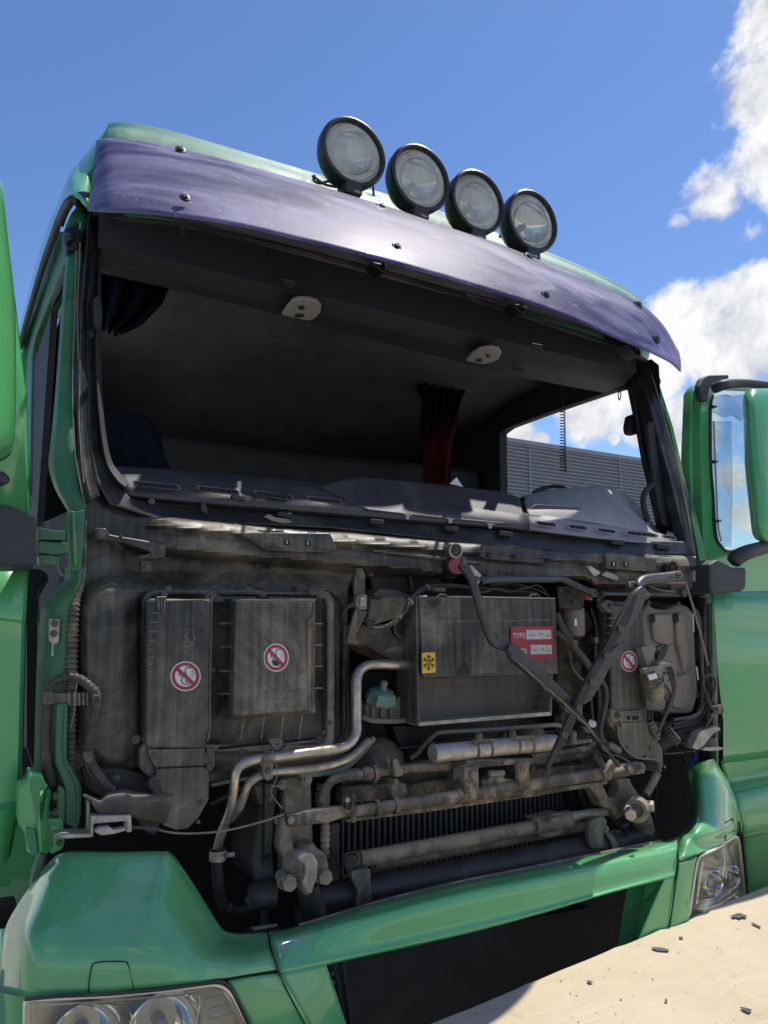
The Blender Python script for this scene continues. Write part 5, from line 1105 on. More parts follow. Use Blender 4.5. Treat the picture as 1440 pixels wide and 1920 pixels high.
b = B(); c = Pc+dc*Lc*.27; b.tubew([c+Vector((0,-.02,rc_)), c+dc*Lc*.16+Vector((0,-.02,rc_))], .006, 8); b2 = B(); c = Pc+dc*Lc*.62; b2.tubew([c+Vector((0,-.02,rc_)), c+dc*Lc*.15+Vector((0,-.02,rc_))], .006, 8); obj('strap_rod', b, 'brown', truck); obj('strap_rod', b2, 'brown', truck)
for x, y in ((898,1381),(961,1377)): bolt(x, y, -.14, 8, 'hex', 'brown')
b = B(); b.prism([(872,1436),(880,1425),(900,1424),(990,1424),(994,1428),(994,1440),(978,1445),(980,1432),(898,1440),(898,1450),(900,1488),(992,1476),(998,1478),(996,1490),(880,1500),(866,1490),(868,1450)], -.115, .05); obj('clamp_frame', b, 'brown', truck, bevel=.004)
b = B(); b.prism(rquad([(872,1440),(897,1437),(897,1484),(876,1490),(870,1478)], 3), -.125, .02); b2 = B(); b2.prism(rquad([(970,1430),(992,1428),(994,1476),(976,1478)], 3), -.125, .02); obj('clamp_cheek', b, 'brown', truck, bevel=.004); obj('clamp_cheek', b2, 'brown', truck, bevel=.004)
bolt(887,1453,-.128,6,'socket','muddy'); bolt(981,1442,-.128,6,'socket','muddy')
b = B(); b.prism([(899,1441),(969,1432),(970,1474),(900,1482)], -.05, .01); obj('clamp_void', b, 'gap', truck)
b = B(); b.prism([(903,1473),(905,1464),(915,1462),(920,1456),(945,1455),(950,1462),(965,1460),(968,1468),(950,1474),(930,1478),(910,1480)], -.10, .04); obj('valve_body', b, 'brown', truck, bevel=.004)
b = B(); b.tube([(917,1450,-.11),(930,1450,-.11),(944,1449,-.11)], 5.5, 8, 0); obj('valve_knob', b, 'tank', truck)
# upper thin line
b = B(); b.tube([(770,1422,.06),(784,1412,.05),(800,1392,.03),(816,1378,.0),(830,1373,-.01),(900,1369,-.02),(1000,1362,-.02),(1042,1359,-.01),(1054,1364,.0),(1060,1374,.02),(1075,1384,.05)], 4.2, 10); obj('thin_line', b, 'tank', truck)
b = B(); b.tube([(995,1420,.0),(1050,1412,-.01),(1095,1404,-.01),(1110,1398,-.01),(1113,1388,.0),(1100,1385,.02)], 6.5, 10); obj('hard_line', b, 'brown', truck)
b = B(); b.prism([(1040,1396),(1110,1386),(1112,1392),(1042,1402)], -.03, .05); obj('top_plate', b, 'brown', truck, bevel=.002)
b = B(); b.tube([(1110,1400,.02),(1122,1425,.02),(1140,1455,.02)], 8, 10); obj('brace_tube', b, 'brown', truck)
b = B(); b.tube([(1074,1392,-.04),(1076,1372,-.05)], [6,5], 8, 0); obj('fitting', b, 'tank', truck)
b = B(); b.lathe(at(993,1372,.06), (0,0,1), [(-.03,.05),(.0,.05),(.025,.035),(.03,0)], 20); obj('round_casting', b, 'muddy', truck)
# loose looms and small lines in the shade of the bay
for m_, r, pts in (('hose', 2.6, [(664,1395,.12),(690,1412,.1),(740,1404,.08),(800,1398,.08),(860,1386,.08),(960,1378,.1),(1040,1372,.12)]), ('rubber', 3.2, [(640,1470,.08),(690,1462,.07),(740,1470,.06),(830,1458,.06),(930,1446,.06),(1040,1436,.07),(1090,1428,.08)]),
                 ('hose', 2.2, [(520,1475,.04),(530,1500,-.02),(526,1528,-.02),(535,1560,-.02),(528,1590,-.01)]), ('hose', 2.4, [(600,1530,.02),(616,1550,.0),(622,1590,-.0),(640,1640,.04)]), ('rubber', 3, [(650,1300,.02),(652,1345,.02),(646,1385,.0),(650,1420,.0)]),
                 ('hose', 2, [(880,1100,-.02),(905,1110,-.05),(930,1104,-.04),(955,1110,-.02),(985,1102,.0)]), ('rubber', 2.6, [(1108,1140,.02),(1118,1180,.0),(1116,1230,-.01),(1122,1262,-.02)]), ('hose', 2, [(1090,1390,-.01),(1104,1408,-.02),(1122,1412,-.02),(1148,1424,-.03)]),
                 ('cap', 1.6, [(1128,1396,-.03),(1140,1412,-.04),(1160,1418,-.04),(1180,1428,-.04)]), ('rubber', 3.2, [(1216,1450,.05),(1230,1480,.05),(1226,1530,.06),(1236,1580,.08)])):
    b = B(); b.tube(pts, r, 7); obj('wiring', b, m_, truck)
for x, y, Y in ((676,1409,.10),(812,1396,.07),(948,1379,.09),(704,1463,.06),(846,1456,.05),(1000,1439,.06),(1119,1200,-.01)):
    b = B(); b.prism(rquad([(x-4,y-5),(x+4,y-5),(x+4,y+6),(x-4,y+6)], 2), Y-.015, .02); obj('loom_clip', b, 'muddy', truck, bevel=.002)
# ============================================================ RADIATOR
b = B(); b.prism([(632,1545),(1110,1470),(1112,1700),(632,1790)], .16, .06); obj('radiator_core', b, 'gap', truck, smooth=False)
b = B(); b.prism([(622,1545),(637,1543),(637,1760),(624,1765)], .13, .08); obj('radiator_tank', b, 'fin', truck, bevel=.003)
b = B(); b.prism([(1098,1475),(1112,1473),(1112,1700),(1098,1700)], .13, .08); obj('radiator_tank', b, 'fin', truck, bevel=.003)
_fm = None
x = 643.0; k = 0
PA = at(643,1600,.145); PB_ = at(1096,1550,.145); nf = 48
fb = B(); fb.box((-.0032, 0, -.33), (.0032, .02, .02)); bmesh.ops.recalc_face_normals(fb.m, faces=fb.m.faces); fm = bpy.data.meshes.new('radiator_fin'); fb.m.to_mesh(fm); fb.m.free(); fm.materials.append(M['fin'])
for i in range(nf):
    X = PA.x+(PB_.x-PA.x)*i/(nf-1); o = bpy.data.objects.new('radiator_fin', fm); COL.objects.link(o); o.parent = truck; o.matrix_parent_inverse = WM[truck].inverted(); o.location = (X, .145, 1.20)
# lower bumper opening backing
b = B(); b.prism([(600,1740),(1330,1590),(1330,2100),(600,2150)], .20, .02); obj('intercooler', b, 'fin', truck, smooth=False, label='dark intercooler behind the lower opening')
b = B(); b.prism([(612,1812),(626,1809),(660,1960),(640,1960)], .02, .03); sd = obj('perforated_strip', b, 'dark', truck, bevel=.002)
for y in (1822,1838,1858): b = B(); b.prism(rrect(621+(y-1822)*.1,y,627+(y-1822)*.1,y+7,2.5,3), .018, .003); obj('strip_hole', b, 'tank', sd, smooth=False)
b = B(); b.prism([(642,1806),(646,1805),(668,1960),(662,1960)], .03, .03); obj('side_rail', b, 'fin', truck)
# tubes in front of the radiator
def rod(name, a, c, Y1, Y2, r1, r2, m, **k):
    b = B(); b.tube([(a[0],a[1],Y1),((a[0]+c[0])/2,(a[1]+c[1])/2,(Y1+Y2)/2),(c[0],c[1],Y2)], [r1,(r1+r2)/2,r2], 18, 0); return obj(name, b, m, truck, **k)
rod('step_tube', (656,1614), (1010,1549), -.04, -.02, 15, 13, 'muddy', bevel=.003, label='dusty upper tube in front of the radiator')
rod('tube_sleeve', (1000,1548), (1066,1536), -.03, -.025, 16, 17, 'black', bevel=.003)
b = B(); b.prism(rquad([(1002,1535),(1050,1524),(1070,1530),(1068,1550),(1050,1566),(1020,1572),(1010,1566)], 5), -.04, .05); obj('sleeve_lug', b, 'muddy', truck, bevel=.006)
b = B(); b.prism([(1034,1534),(1048,1532),(1048,1540),(1034,1542)], -.075, .02); obj('sleeve_slot', b, 'tank', truck, bevel=.001)
rod('step_tube', (1066,1532), (1150,1519), -.03, -.02, 9, 8, 'steel', bevel=.003)
b = B(); b.lathe(at(1150,1519,-.02), (1,0,.01), [(0,.0165),(.014,.017),(.018,.012),(.018,0)], 18); obj('tube_end', b, 'steel', truck)
rod('tie_tube', (700,1622), (1110,1545), .03, .03, 13, 10, 'muddy')
rod('torsion_tube', (588,1690), (860,1639), -.03, -.04, 28, 27, 'dark', label='thick dark torsion bar tube'); 
rod('torsion_tube', (855,1640), (1205,1572), -.04, -.03, 27, 23, 'dark', label='thick dark torsion bar tube, right half')
for t, x, y in ((0,664,1675),(1,1134,1588)):
    b = B(); P = at(x, y, -.035); b.lathe(P-Vector((.012,0,0)), (1,0,.03), [(0,.043),(0,.050),(.022,.050),(.022,.043)], 30); obj('band_clamp', b, 'muddy', truck)
    bolt(x+2, y-34, -.07, 6, 'hex', 'muddy')
b = B(); b.prism(rquad([(660,1634),(695,1628),(697,1690),(668,1700),(672,1670),(660,1650)], 5), -.09, .02); obj('tube_bracket', b, 'black', truck, bevel=.004)
b = B(); b.prism(rquad([(1106,1540),(1132,1530),(1140,1540),(1132,1560),(1134,1590),(1110,1592),(1104,1570)], 5), -.085, .02); obj('tube_bracket', b, 'black', truck, bevel=.004)
b = B(); b.tube([(646,1602,-.07),(668,1598,-.07),(676,1600,-.07),(678,1626,-.07),(668,1632,-.07),(650,1630,-.07),(646,1602,-.07)], 2.6, 6); obj('clip_loop', b, 'rubber', truck)
b = B(); b.lathe(at(658,1614,-.075), (-.5,-.85,0), [(-.02,.019),(0,.019),(.008,.016),(.008,0)], 16); obj('tube_plug', b, 'dark', truck)
# right knuckle and shackle
b = B(); b.tube([(1165,1576,-.03),(1195,1568,-.03),(1212,1555,-.03)], [24,28,26], 16); obj('torsion_knuckle', b, 'dark', truck, bevel=.004)
b = B(); b.tube([(1200,1585,-.02),(1205,1555,-.04),(1200,1530,-.06),(1196,1512,-.07)], [26,22,20,18], 14); obj('knuckle_arm', b, 'muddy', truck)
c = at(1192,1516,-.12); r_ = 22*mpp(c)
b = B(); b.lathe(c, (-.75,-.65,0), [(-.05,r_*.5),(-.045,r_*.95),(-.02,r_*1.08),(.02,r_*1.08),(.03,r_*.92),(.03,r_*.62),(.015,r_*.55),(.015,r_*.25),(.03,r_*.2),(.03,0)], 28); obj('shackle_eye', b, 'muddy', truck)
for x, y, Y, ax in ((1180,1524,-.17,(-.6,-.8,-.1)),(1213,1511,-.12,(.6,-.8,0))):
    P = at(x, y, Y); b = B(); b.cyl(P-Vector(ax)*.03, ax, .015, .03, 14); b.cyl(P, ax, .019, .022, 6); obj('shackle_bolt', b, 'steel', truck, bevel=.002)
b = B(); b.prism([(1095,1462),(1125,1460),(1142,1495),(1156,1498),(1162,1480),(1158,1462),(1178,1460),(1196,1486),(1196,1500),(1180,1502),(1170,1530),(1156,1538),(1150,1520),(1128,1512),(1120,1492)], -.06, .05); obj('shackle_casting', b, 'muddy', truck, bevel=.006, seg=3)
b = B(); b.prism([(1158,1462),(1182,1460),(1190,1500),(1170,1505)], -.01, .06); obj('upright_plate', b, 'muddy', truck, bevel=.004)
b = B(); b.prism([(1085,1465),(1100,1462),(1160,1545),(1158,1580),(1110,1560),(1090,1500)], .05, .1); obj('frame_horn', b, 'dark', truck, bevel=.006)
b = B(); b.lathe(at(1222,1600,-.0), (0,0,1), [(0,.05),(.02,.045),(.03,.02),(.03,0)], 20); obj('rubber_buffer', b, 'dark', truck)
# ============================================================ WIPER MECHANISM
b = B(); b.prism(rquad([(843,1046),(845,1028),(852,1020),(860,1020),(867,1028),(867,1044)], 4), -.07, .03); obj('pivot_lug', b, 'black', truck, bevel=.004)
b = B(); b.ring(ell(855,1032,12.5,14,24), ell(855,1032,10.5,12,24), -.078, .006); obj('pivot_rim', b, 'steel', truck); bolt(855,1032,-.072,8,'socket','bolt')
P = at(850,1062,-.04); Q = at(866,1056,-.11); ax = (Q-P).normalized()
b = B(); b.cyl(at(835,1075,.03), (P-at(835,1075,.03)).normalized(), .030, .10, 20, .032); obj('pivot_housing', b, 'dark', truck)
b = B(); b.lathe(P+ax*.02, ax, [(0,.0),(0,.026),(.012,.027),(.016,.022),(.016,0)], 22); obj('pivot_boot', b, 'redcap', truck, label='red rubber boot on the wiper pivot')
b = B(); b.tube([(866,1058,-.13),(872,1066,-.14),(884,1086,-.15),(896,1125,-.16),(908,1165,-.16),(918,1192,-.16),(928,1205,-.16),(950,1213,-.16),(966,1219,-.17)], [11,10,8.5,9,9,9,10,10,10], 8, 4); wa = obj('wiper_arm', b, 'wiper', truck, bevel=.002, label='cranked black wiper arm running down across the cooler')
bolt(868,1052,-.165,8,'hex','bolt')
b = B(); b.prism([(958,1206),(972,1212),(1040,1276),(1082,1316),(1092,1330),(1094,1342),(1084,1338),(1070,1322),(1030,1290),(960,1232),(952,1220)], -.185, .016); obj('wiper_channel', b, 'wiper', truck, bevel=.003, label='long black wiper head channel')
b = B(); b.prism([(952,1222),(962,1228),(1090,1338),(1100,1352),(1165,1436),(1160,1438),(1096,1360),(1080,1345),(955,1236)], -.20, .010); obj('wiper_blade', b, 'rubber', truck, bevel=.002, label='dusty wiper blade pointing down right')
b = B(); b.tube([(958,1230,-.205),(1050,1312,-.205),(1098,1358,-.20),(1162,1438,-.19)], 2.2, 6, 0); obj('blade_spine', b, 'muddy', truck)
for t in (.12,.3,.5,.68,.85):
    x = 960+t*205; y = 1228+t*208; b = B(); b.prism([(x-6,y-8),(x+3,y-3),(x+8,y+6),(x-1,y+3)], -.208, .014); obj('blade_claw', b, 'wiper', truck, bevel=.001)
b = B(); b.prism([(872,1062),(886,1060),(905,1080),(904,1088),(894,1100),(884,1090)], -.12, .008); cr = obj('crank_plate', b, 'steel', truck, bevel=.002)
bolt(894,1085,-.122,5,'rivet'); 
b = B(); b.tube([(902,1090,-.12),(915,1087,-.12),(980,1086,-.10),(1030,1086,-.08),(1052,1086,-.06),(1068,1092,-.05),(1095,1105,-.04),(1110,1111,-.04)], [8,7.5,7,7,6.5,6.5,6.5,8], 12); obj('link_rod', b, 'wiper', truck, label='long wiper link rod')
P = at(1114,1112,-.05); b = B(); b.lathe(P, (0,-1,0), [(-.02,.014),(0,.015),(.004,.012),(.004,.008),(.0,.008),(.0,0)], 18); obj('rod_joint', b, 'muddy', truck)
b = B(); b.prism(rquad([(1095,1110),(1108,1118),(1112,1126),(1100,1124)], 2), -.03, .012); obj('rust_clip', b, 'redcap', truck)
b = B(); b.tube([(1128,1111,-.02),(1140,1113,-.03),(1200,1113,-.03),(1240,1114,-.02),(1275,1113,-.02)], [5,4,4,5,7], 10); obj('link_rod', b, 'wiper', truck)
b = B(); b.tube([(898,1069,.0),(960,1071,.0),(1080,1077,.02)], 9, 14, 2); obj('wiper_shaft_tube', b, 'dark', truck, label='black wiper linkage tube')
b = B(); b.tube([(1080,1081,.02),(1150,1086,.02),(1190,1092,.0)], 4, 10, 2); obj('wiper_shaft_tube', b, 'black', truck)
b = B(); b.prism([(1100,1062),(1108,1062),(1126,1073),(1122,1078),(1114,1080)], -.04, .004); b.prism([(1128,1078),(1138,1072),(1158,1080),(1160,1088),(1148,1086)], -.04, .004); obj('torn_tape', b, 'steel', truck, smooth=False, kind='stuff')
# right wiper
b = B(); b.tube([(1272,1080,-.10),(1240,1084,-.12),(1212,1087,-.14),(1200,1092,-.15),(1197,1100,-.16),(1204,1110,-.17),(1212,1118,-.17)], [10,10,10,9,8,8,8], 14); obj('wiper_arm', b, 'wiper', truck, label='second wiper arm with its bent black tube')
bolt(1271,1079,-.14,7,'socket','bolt')
b = B(); b.lathe(at(1186,1096,-.15), (-.4,-.9,0), [(-.03,.011),(0,.012),(.002,.008),(-.01,.007),(-.01,0)], 16); obj('arm_pin', b, 'steel', truck)
b = B(); b.prism([(1190,1110),(1204,1098),(1216,1110),(1206,1136),(1160,1216),(1148,1222),(1140,1210),(1168,1150)], -.19, .02); obj('wiper_channel', b, 'wiper', truck, bevel=.004, label='wiper head channel slanting down left')
b = B(); b.prism([(1188,1112),(1197,1116),(1182,1160),(1120,1262),(1090,1330),(1066,1382),(1032,1440),(1027,1446),(1025,1438),(1052,1378),(1078,1318),(1108,1258),(1160,1168)], -.205, .012); obj('wiper_blade', b, 'rubber', truck, bevel=.002, label='black wiper blade crossing down to the cylinder')
b = B(); b.prism([(1162,1205),(1170,1212),(1168,1224),(1150,1240),(1130,1280),(1110,1312),(1096,1322),(1092,1312),(1110,1275),(1140,1225)], -.195, .02); obj('blade_holder', b, 'wiper', truck, bevel=.004)
for t in (.1,.28,.45,.62,.8):
    x = 1180-t*150; y = 1150+t*285; b = B(); b.prism([(x-4,y-6),(x+6,y-3),(x+4,y+7),(x-5,y+4)], -.215, .014); obj('blade_claw', b, 'wiper', truck, bevel=.001)
b = B(); b.tube([(1027,1445,-.2),(1033,1430,-.2)], 1.6, 6, 0); obj('blade_tip', b, 'steel', truck)
b = B(); b.lathe(at(1252,1066,-.03), (0,-1,0), [(0,.030),(.02,.030),(.024,.026),(.016,.022),(.012,.012),(.02,.010),(.02,.004),(.01,0)], 26); obj('rubber_buffer', b, 'rubber', truck)
b = B(); b.lathe(at(1282,1112,-.04), (0,-1,0), [(-.03,.014),(0,.016),(.006,.013),(.006,.0)], 20); obj('rod_joint', b, 'wiper', truck)
b = B(); b.prism([(1256,1096),(1268,1096),(1280,1108),(1276,1116),(1262,1110)], -.03, .012); obj('crank_plate', b, 'wiper', truck, bevel=.002)
b = B(); b.tube([(1216,1100,-.08),(1240,1108,-.08),(1262,1110,-.07),(1268,1102,-.06)], 2.6, 8); b2 = B(); b2.tube([(1214,1094,-.07),(1250,1094,-.07),(1285,1094,-.06)], 2, 8); obj('washer_hose', b, 'rubber', truck); obj('washer_hose', b2, 'hose', truck)
# ============================================================ RIGHT BAY
b = B(); b.prism(rquad([(1046,1098),(1090,1100),(1098,1125),(1092,1146),(1050,1140)], 5), .0, .06); obj('valve_plate', b, 'dark', truck, bevel=.005)
for x, y in ((1052,1106),(1075,1108),(1077,1129)): bolt(x, y, -.002, 5, 'socket')
c = at(1074,1140,.04); r_ = 21*mpp(c)
b = B(); b.lathe(c, (0,0,-1), [(0,0),(0,r_),(.085,r_),(.095,r_*.9),(.10,r_*.4),(.10,0)], 28); fl_ = obj('filter_canister', b, 'tank', truck, label='beige filter canister with white tag')
b = B(); b.prism([(1077,1160),(1091,1160),(1091,1174),(1077,1173)], .005, .001); obj('canister_tag', b, 'white', truck, smooth=False)
b = B(); b.prism(rquad([(1050,1140),(1100,1142),(1120,1180),(1118,1400),(1060,1380),(1046,1300)], 6), .16, .05); obj('bay_wall', b, 'brown', truck, bevel=.006)
for r, pts in ((7, [(1042,1150,.0),(1058,1185,.0),(1078,1215,-.01),(1095,1236,-.01),(1112,1262,.0)]), (5, [(1042,1185,.0),(1060,1200,.0),(1080,1225,.0),(1100,1245,.0)]), (3, [(1066,1225,-.01),(1072,1250,-.02),(1085,1268,-.02),(1100,1280,-.01)]),
               (4.5, [(1122,1272,-.03),(1134,1285,-.04),(1137,1310,-.04),(1130,1345,-.04),(1126,1370,-.04),(1132,1390,-.04),(1150,1402,-.04)]), (4, [(1116,1280,-.02),(1124,1300,-.02),(1124,1340,-.02),(1118,1372,-.02),(1124,1395,-.02)]),
               (3, [(1108,1310,-.01),(1112,1350,-.01),(1116,1385,-.01)])):
    b = B(); b.tube(pts, r, 10); obj('hose', b, 'hose', truck)
bolt(1078,1206,-.04,6,'socket','muddy')
b = B(); b.tube([(1140,1396,-.05),(1150,1402,-.05),(1160,1408,-.05)], [6,8,7], 10, 0); obj('hose_fitting', b, 'tank', truck)
b = B(); b.lathe(at(1110,1357,-.06), (.6,-.7,-.2), [(-.01,.012),(0,.013),(.01,.010),(.014,.0)], 12); obj('fitting', b, 'white', truck)
# right tall cover
b = B(); b.taper(rquad([(1147,1130),(1204,1128),(1210,1200),(1213,1260),(1214,1330),(1214,1352),(1150,1352),(1146,1260)], 8), -.02, .06, 3); obj('side_cover', b, 'panel', truck, bevel=.006, seg=3, label='narrow dark cover with small round sticker')
for y in (1158,1172,1186,1200): b = B(); b.prism([(1142,y),(1156,y),(1156,y+2),(1142,y+2)], -.03, .02); obj('cover_rib', b, 'panel', truck)
b = B(); b.prism(rquad([(1128,1135),(1140,1124),(1150,1128),(1150,1150),(1140,1148)], 3), -.03, .03); obj('cover_ear', b, 'panel', truck, bevel=.003); bolt(1146,1135,-.035,5,'socket')
b = B(); b.tube([(1140,1150,-.01),(1140,1220,-.01),(1143,1330,-.01)], 2, 6, 0); obj('seal_groove', b, 'gap', truck)
b = B(); b.tube([(1150,1134,-.02),(1172,1136,-.02)], 1.6, 6, 0); obj('seal_groove', b, 'gap', truck)
b = B(); b.taper(rquad([(1146,1328),(1156,1334),(1210,1332),(1214,1352),(1212,1354),(1150,1356),(1144,1345)], 3), -.035, .04, 2); obj('cover_band', b, 'panel', truck, bevel=.003)
bolt(1159,1341,-.038,6,'socket'); bolt(1162,1361,-.04,5,'socket')
for x in (1179,1189,1195): b = B(); b.prism(ell(x,1346,3,4,8), -.037, .002); obj('peeled_mark', b, 'gap', truck, smooth=False)
b = B(); b.taper(rquad([(1156,1357),(1213,1354),(1216,1370),(1222,1382),(1232,1390),(1238,1396),(1242,1405),(1244,1436),(1238,1446),(1232,1448),(1234,1432),(1228,1426),(1200,1424),(1184,1418),(1170,1406),(1160,1385)], 4), -.04, .07, 3); obj('lower_cover', b, 'panel', truck, bevel=.006, seg=3, label='curved lower cover on the right side')
b = B(); b.tube([(1158,1362,-.045),(1161,1385,-.045),(1170,1403,-.045),(1185,1416,-.045),(1202,1422,-.045),(1230,1424,-.045),(1238,1432,-.045),(1237,1446,-.045)], 2, 8); obj('cover_rim', b, 'tank', truck)
for x, y in ((1221,1404),(1178,1402),(1212,1420),(1238,1446),(1246,1438)): bolt(x, y, -.045, 3.6, 'rivet', 'bolt', name='rivet')
b = B(); b.prism(rquad([(1148,1336),(1156,1344),(1162,1352),(1154,1372),(1144,1362),(1140,1345)], 3), -.03, .04); obj('cover_ear', b, 'panel', truck, bevel=.003)
sticker(1180, 1240, 15.5, 19.5, -.0215, 'small round no-water-jet sticker on the right cover')
# washer tank
b = B()
rr_ = [at(*p) for p in [(x, y, .02) for x, y in rquad([(1215,1130),(1226,1140),(1240,1142),(1256,1142),(1268,1132),(1290,1134),(1302,1150),(1306,1240),(1310,1300),(1300,1338),(1262,1338),(1210,1330),(1204,1240),(1202,1150)], 10)]]
b.solid(rr_, [v+Vector((0,.09,0)) for v in rr_]); wt_ = obj('washer_tank', b, 'tank', truck, bevel=.012, seg=4, label='clouded beige washer fluid tank')
for q, Y in (([(1222,1152),(1262,1150),(1264,1205),(1252,1210),(1228,1202)], .005), ([(1268,1150),(1286,1152),(1292,1240),(1284,1260),(1270,1200)], .005), ([(1234,1214),(1264,1206),(1272,1290),(1262,1310),(1240,1290)], .035-.03), ([(1262,1270),(1294,1262),(1300,1310),(1288,1330),(1262,1326)], .005)):
    b = B(); b.taper(rquad(q, 8), Y, .03, 4); obj('tank_relief', b, 'tank', wt_, bevel=.006, seg=3)
for q in ([(1221,1152),(1228,1152),(1229,1167),(1221,1168)], [(1263,1152),(1272,1150),(1273,1166),(1264,1168)]): b = B(); b.prism(q, .003, .003); obj('tank_notch', b, 'gap', wt_, smooth=False)
b = B(); b.prism(rquad([(1232,1240),(1236,1222),(1252,1208),(1254,1215),(1246,1234),(1234,1244)], 3), .0, .01); obj('tank_funnel', b, 'dark', wt_, bevel=.002)
for x, y in ((1272,1132),(1307,1303),(1216,1130)): bolt(x, y, .0, 4.5, 'socket')
b = B(); b.tube([(1300,1140,-.01),(1310,1160,-.02),(1316,1240,-.02),(1318,1300,-.02),(1308,1338,-.02),(1262,1350,-.02)], 3.2, 8); obj('bay_flange', b, 'black', truck)
b = B(); b.tube([(1299,1150,-.02),(1301,1185,-.022)], 1.2, 6); b2 = B(); b2.tube([(1306,1250,-.022),(1309,1275,-.022)], 1.4, 6); obj('bare_edge', b, 'white', truck); obj('bare_edge', b2, 'white', truck)
# pump assembly
b = B(); b.prism(rquad([(1203,1212),(1228,1211),(1231,1220),(1226,1226),(1232,1262),(1216,1262),(1206,1224)], 4), -.05, .04); obj('pump_neck', b, 'tank', truck, bevel=.006)
b = B(); b.lathe(at(1217,1213,-.05)+Vector((0,.02,0)), (0,0,1), [(-.01,.022),(.004,.023),(.006,.0)], 20); obj('pump_flange', b, 'tank', truck)
b = B(); b.tube([(1212,1262,-.06),(1222,1285,-.065),(1232,1306,-.06)], [16,17,15], 18, 0); pu = obj('pump_body', b, 'muddy', truck, bevel=.003)
b = B(); b.tube([(1222,1284,-.067),(1226,1292,-.067)], 18.5, 18, 0); obj('pump_ring', b, 'muddy', pu)
b = B(); b.prism([(1215,1266),(1230,1262),(1234,1271),(1219,1276)], -.10, .004); obj('pump_tag', b, 'white', pu, smooth=False)
b = B(); b.tube([(1228,1250,-.06),(1240,1245,-.06),(1254,1246,-.06)], [10,9,8], 12, 0); b2 = B(); b2.tube([(1238,1272,-.06),(1248,1268,-.06),(1256,1268,-.06)], [9,9,8], 12, 0); obj('pump_port', b, 'tank', truck); obj('pump_port', b2, 'tank', truck)
b = B(); b.prism(rquad([(1206,1254),(1240,1246),(1244,1256),(1240,1275),(1232,1262),(1210,1266)], 3), -.08, .02); obj('pump_clamp', b, 'tank', truck, bevel=.003)
for r, pts in ((3, [(1254,1248,-.07),(1262,1262,-.08),(1265,1295,-.08),(1258,1320,-.08),(1246,1345,-.08),(1236,1370,-.07)]), (2.4, [(1250,1250,-.07),(1258,1270,-.08),(1262,1298,-.08),(1254,1325,-.08),(1243,1350,-.08),(1232,1378,-.07)]), (2.4, [(1246,1284,-.06),(1256,1300,-.07),(1252,1322,-.07),(1240,1338,-.07)]), (2, [(1242,1300,-.06),(1250,1314,-.06),(1248,1330,-.06)]), (2, [(1210,1285,-.06),(1206,1300,-.04),(1216,1315,-.03)])):
    b = B(); b.tube(pts, r, 8); obj('wiring', b, 'hose', truck)
b = B(); b.prism(rquad([(1213,1297),(1224,1296),(1226,1325),(1222,1332),(1214,1330)], 2), -.055, .02); obj('relay', b, 'panel', truck, bevel=.003)
b = B(); b.prism([(1217,1332),(1219,1332),(1219,1350),(1217,1350)], -.05, .01); b2 = B(); b2.prism([(1222,1332),(1224,1332),(1225,1352),(1223,1352)], -.05, .01); obj('relay_wire', b, 'rubber', truck); obj('relay_wire', b2, 'rubber', truck)
b = B(); b.tube([(1218,1355,-.01),(1226,1372,-.02),(1230,1392,-.01)], [8,11,9], 12, corr=(.014,.14)); obj('bellows_hose', b, 'muddy', truck)
P = at(1252,1384,-.04); ax = Vector((.42,-.45,.5)).normalized()
b = B(); b.cyl(P-ax*.055, ax, .026, .062, 24, .030); obj('filler_neck', b, 'rubber', truck)
b = B(); b.lathe(P+ax*.004, ax, [(0,.0),(0,.033),(.006,.035),(.022,.034),(.026,.031),(.026,0)], 30)
fc = obj('filler_cap', b, 'dark', truck, label='black filler cap with pale top')
b = B(); b.lathe(P+ax*.0305, ax, [(0,.0295),(.002,.028),(.002,0)], 28); obj('cap_disc', b, 'lampgrey', fc)
for k in range(18):
    a = k*math.pi/9; up = ax.orthogonal().normalized(); w = ax.cross(up); d_ = up*math.cos(a)+w*math.sin(a)
    b = B(); b.tubew([P+ax*.006+d_*.0352, P+ax*.026+d_*.0345], .0022, 5); obj('cap_rib', b, 'dark', fc)
# loom and latch at the right edge
for r, pts in ((3.4, [(1232,1376,-.03),(1262,1366,-.02),(1290,1356,-.01),(1314,1345,-.02),(1326,1325,-.04)]), (3, [(1262,1360,-.01),(1290,1350,-.01),(1312,1338,-.02),(1322,1310,-.04)]), (4, [(1260,1378,.0),(1290,1366,.0),(1320,1360,-.02),(1336,1346,-.04),(1335,1325,-.05)]),
               (2.4, [(1326,1318,-.06),(1322,1296,-.06),(1318,1280,-.06),(1322,1268,-.07),(1334,1266,-.07),(1341,1276,-.07),(1340,1292,-.07),(1334,1316,-.06)]), (5, [(1331,1280,-.05),(1334,1296,-.05),(1333,1310,-.05)]), (5, [(1324,1296,-.06),(1326,1312,-.06),(1332,1328,-.06)]), (3, [(1336,1222,-.04),(1334,1240,-.04),(1334,1262,-.04),(1336,1290,-.04)]), (2.5,[(1318,1370,-.05),(1330,1352,-.06),(1338,1338,-.06)])):
    b = B(); b.tube(pts, r, 8); obj('wiring', b, 'rubber' if r > 3.1 else 'hose', truck)
b = B(); b.tube([(1284,1092,-.05),(1290,1108,-.06),(1300,1140,-.06),(1316,1200,-.05),(1328,1248,-.05)], 2.2, 8); obj('pull_rod', b, 'tank', truck)
b = B(); b.prism(rquad([(1301,1072),(1306,1066),(1316,1070),(1318,1084),(1312,1092),(1302,1090)], 2), -.04, .02); obj('edge_bracket', b, 'steel', truck, bevel=.002)
b = B(); b.lathe(at(1348,1330,-.04), (-.2,-1,0), [(0,.016),(.004,.018),(.008,.016),(.004,.013),(.002,.0)], 22); obj('round_buffer', b, 'tank', truck)
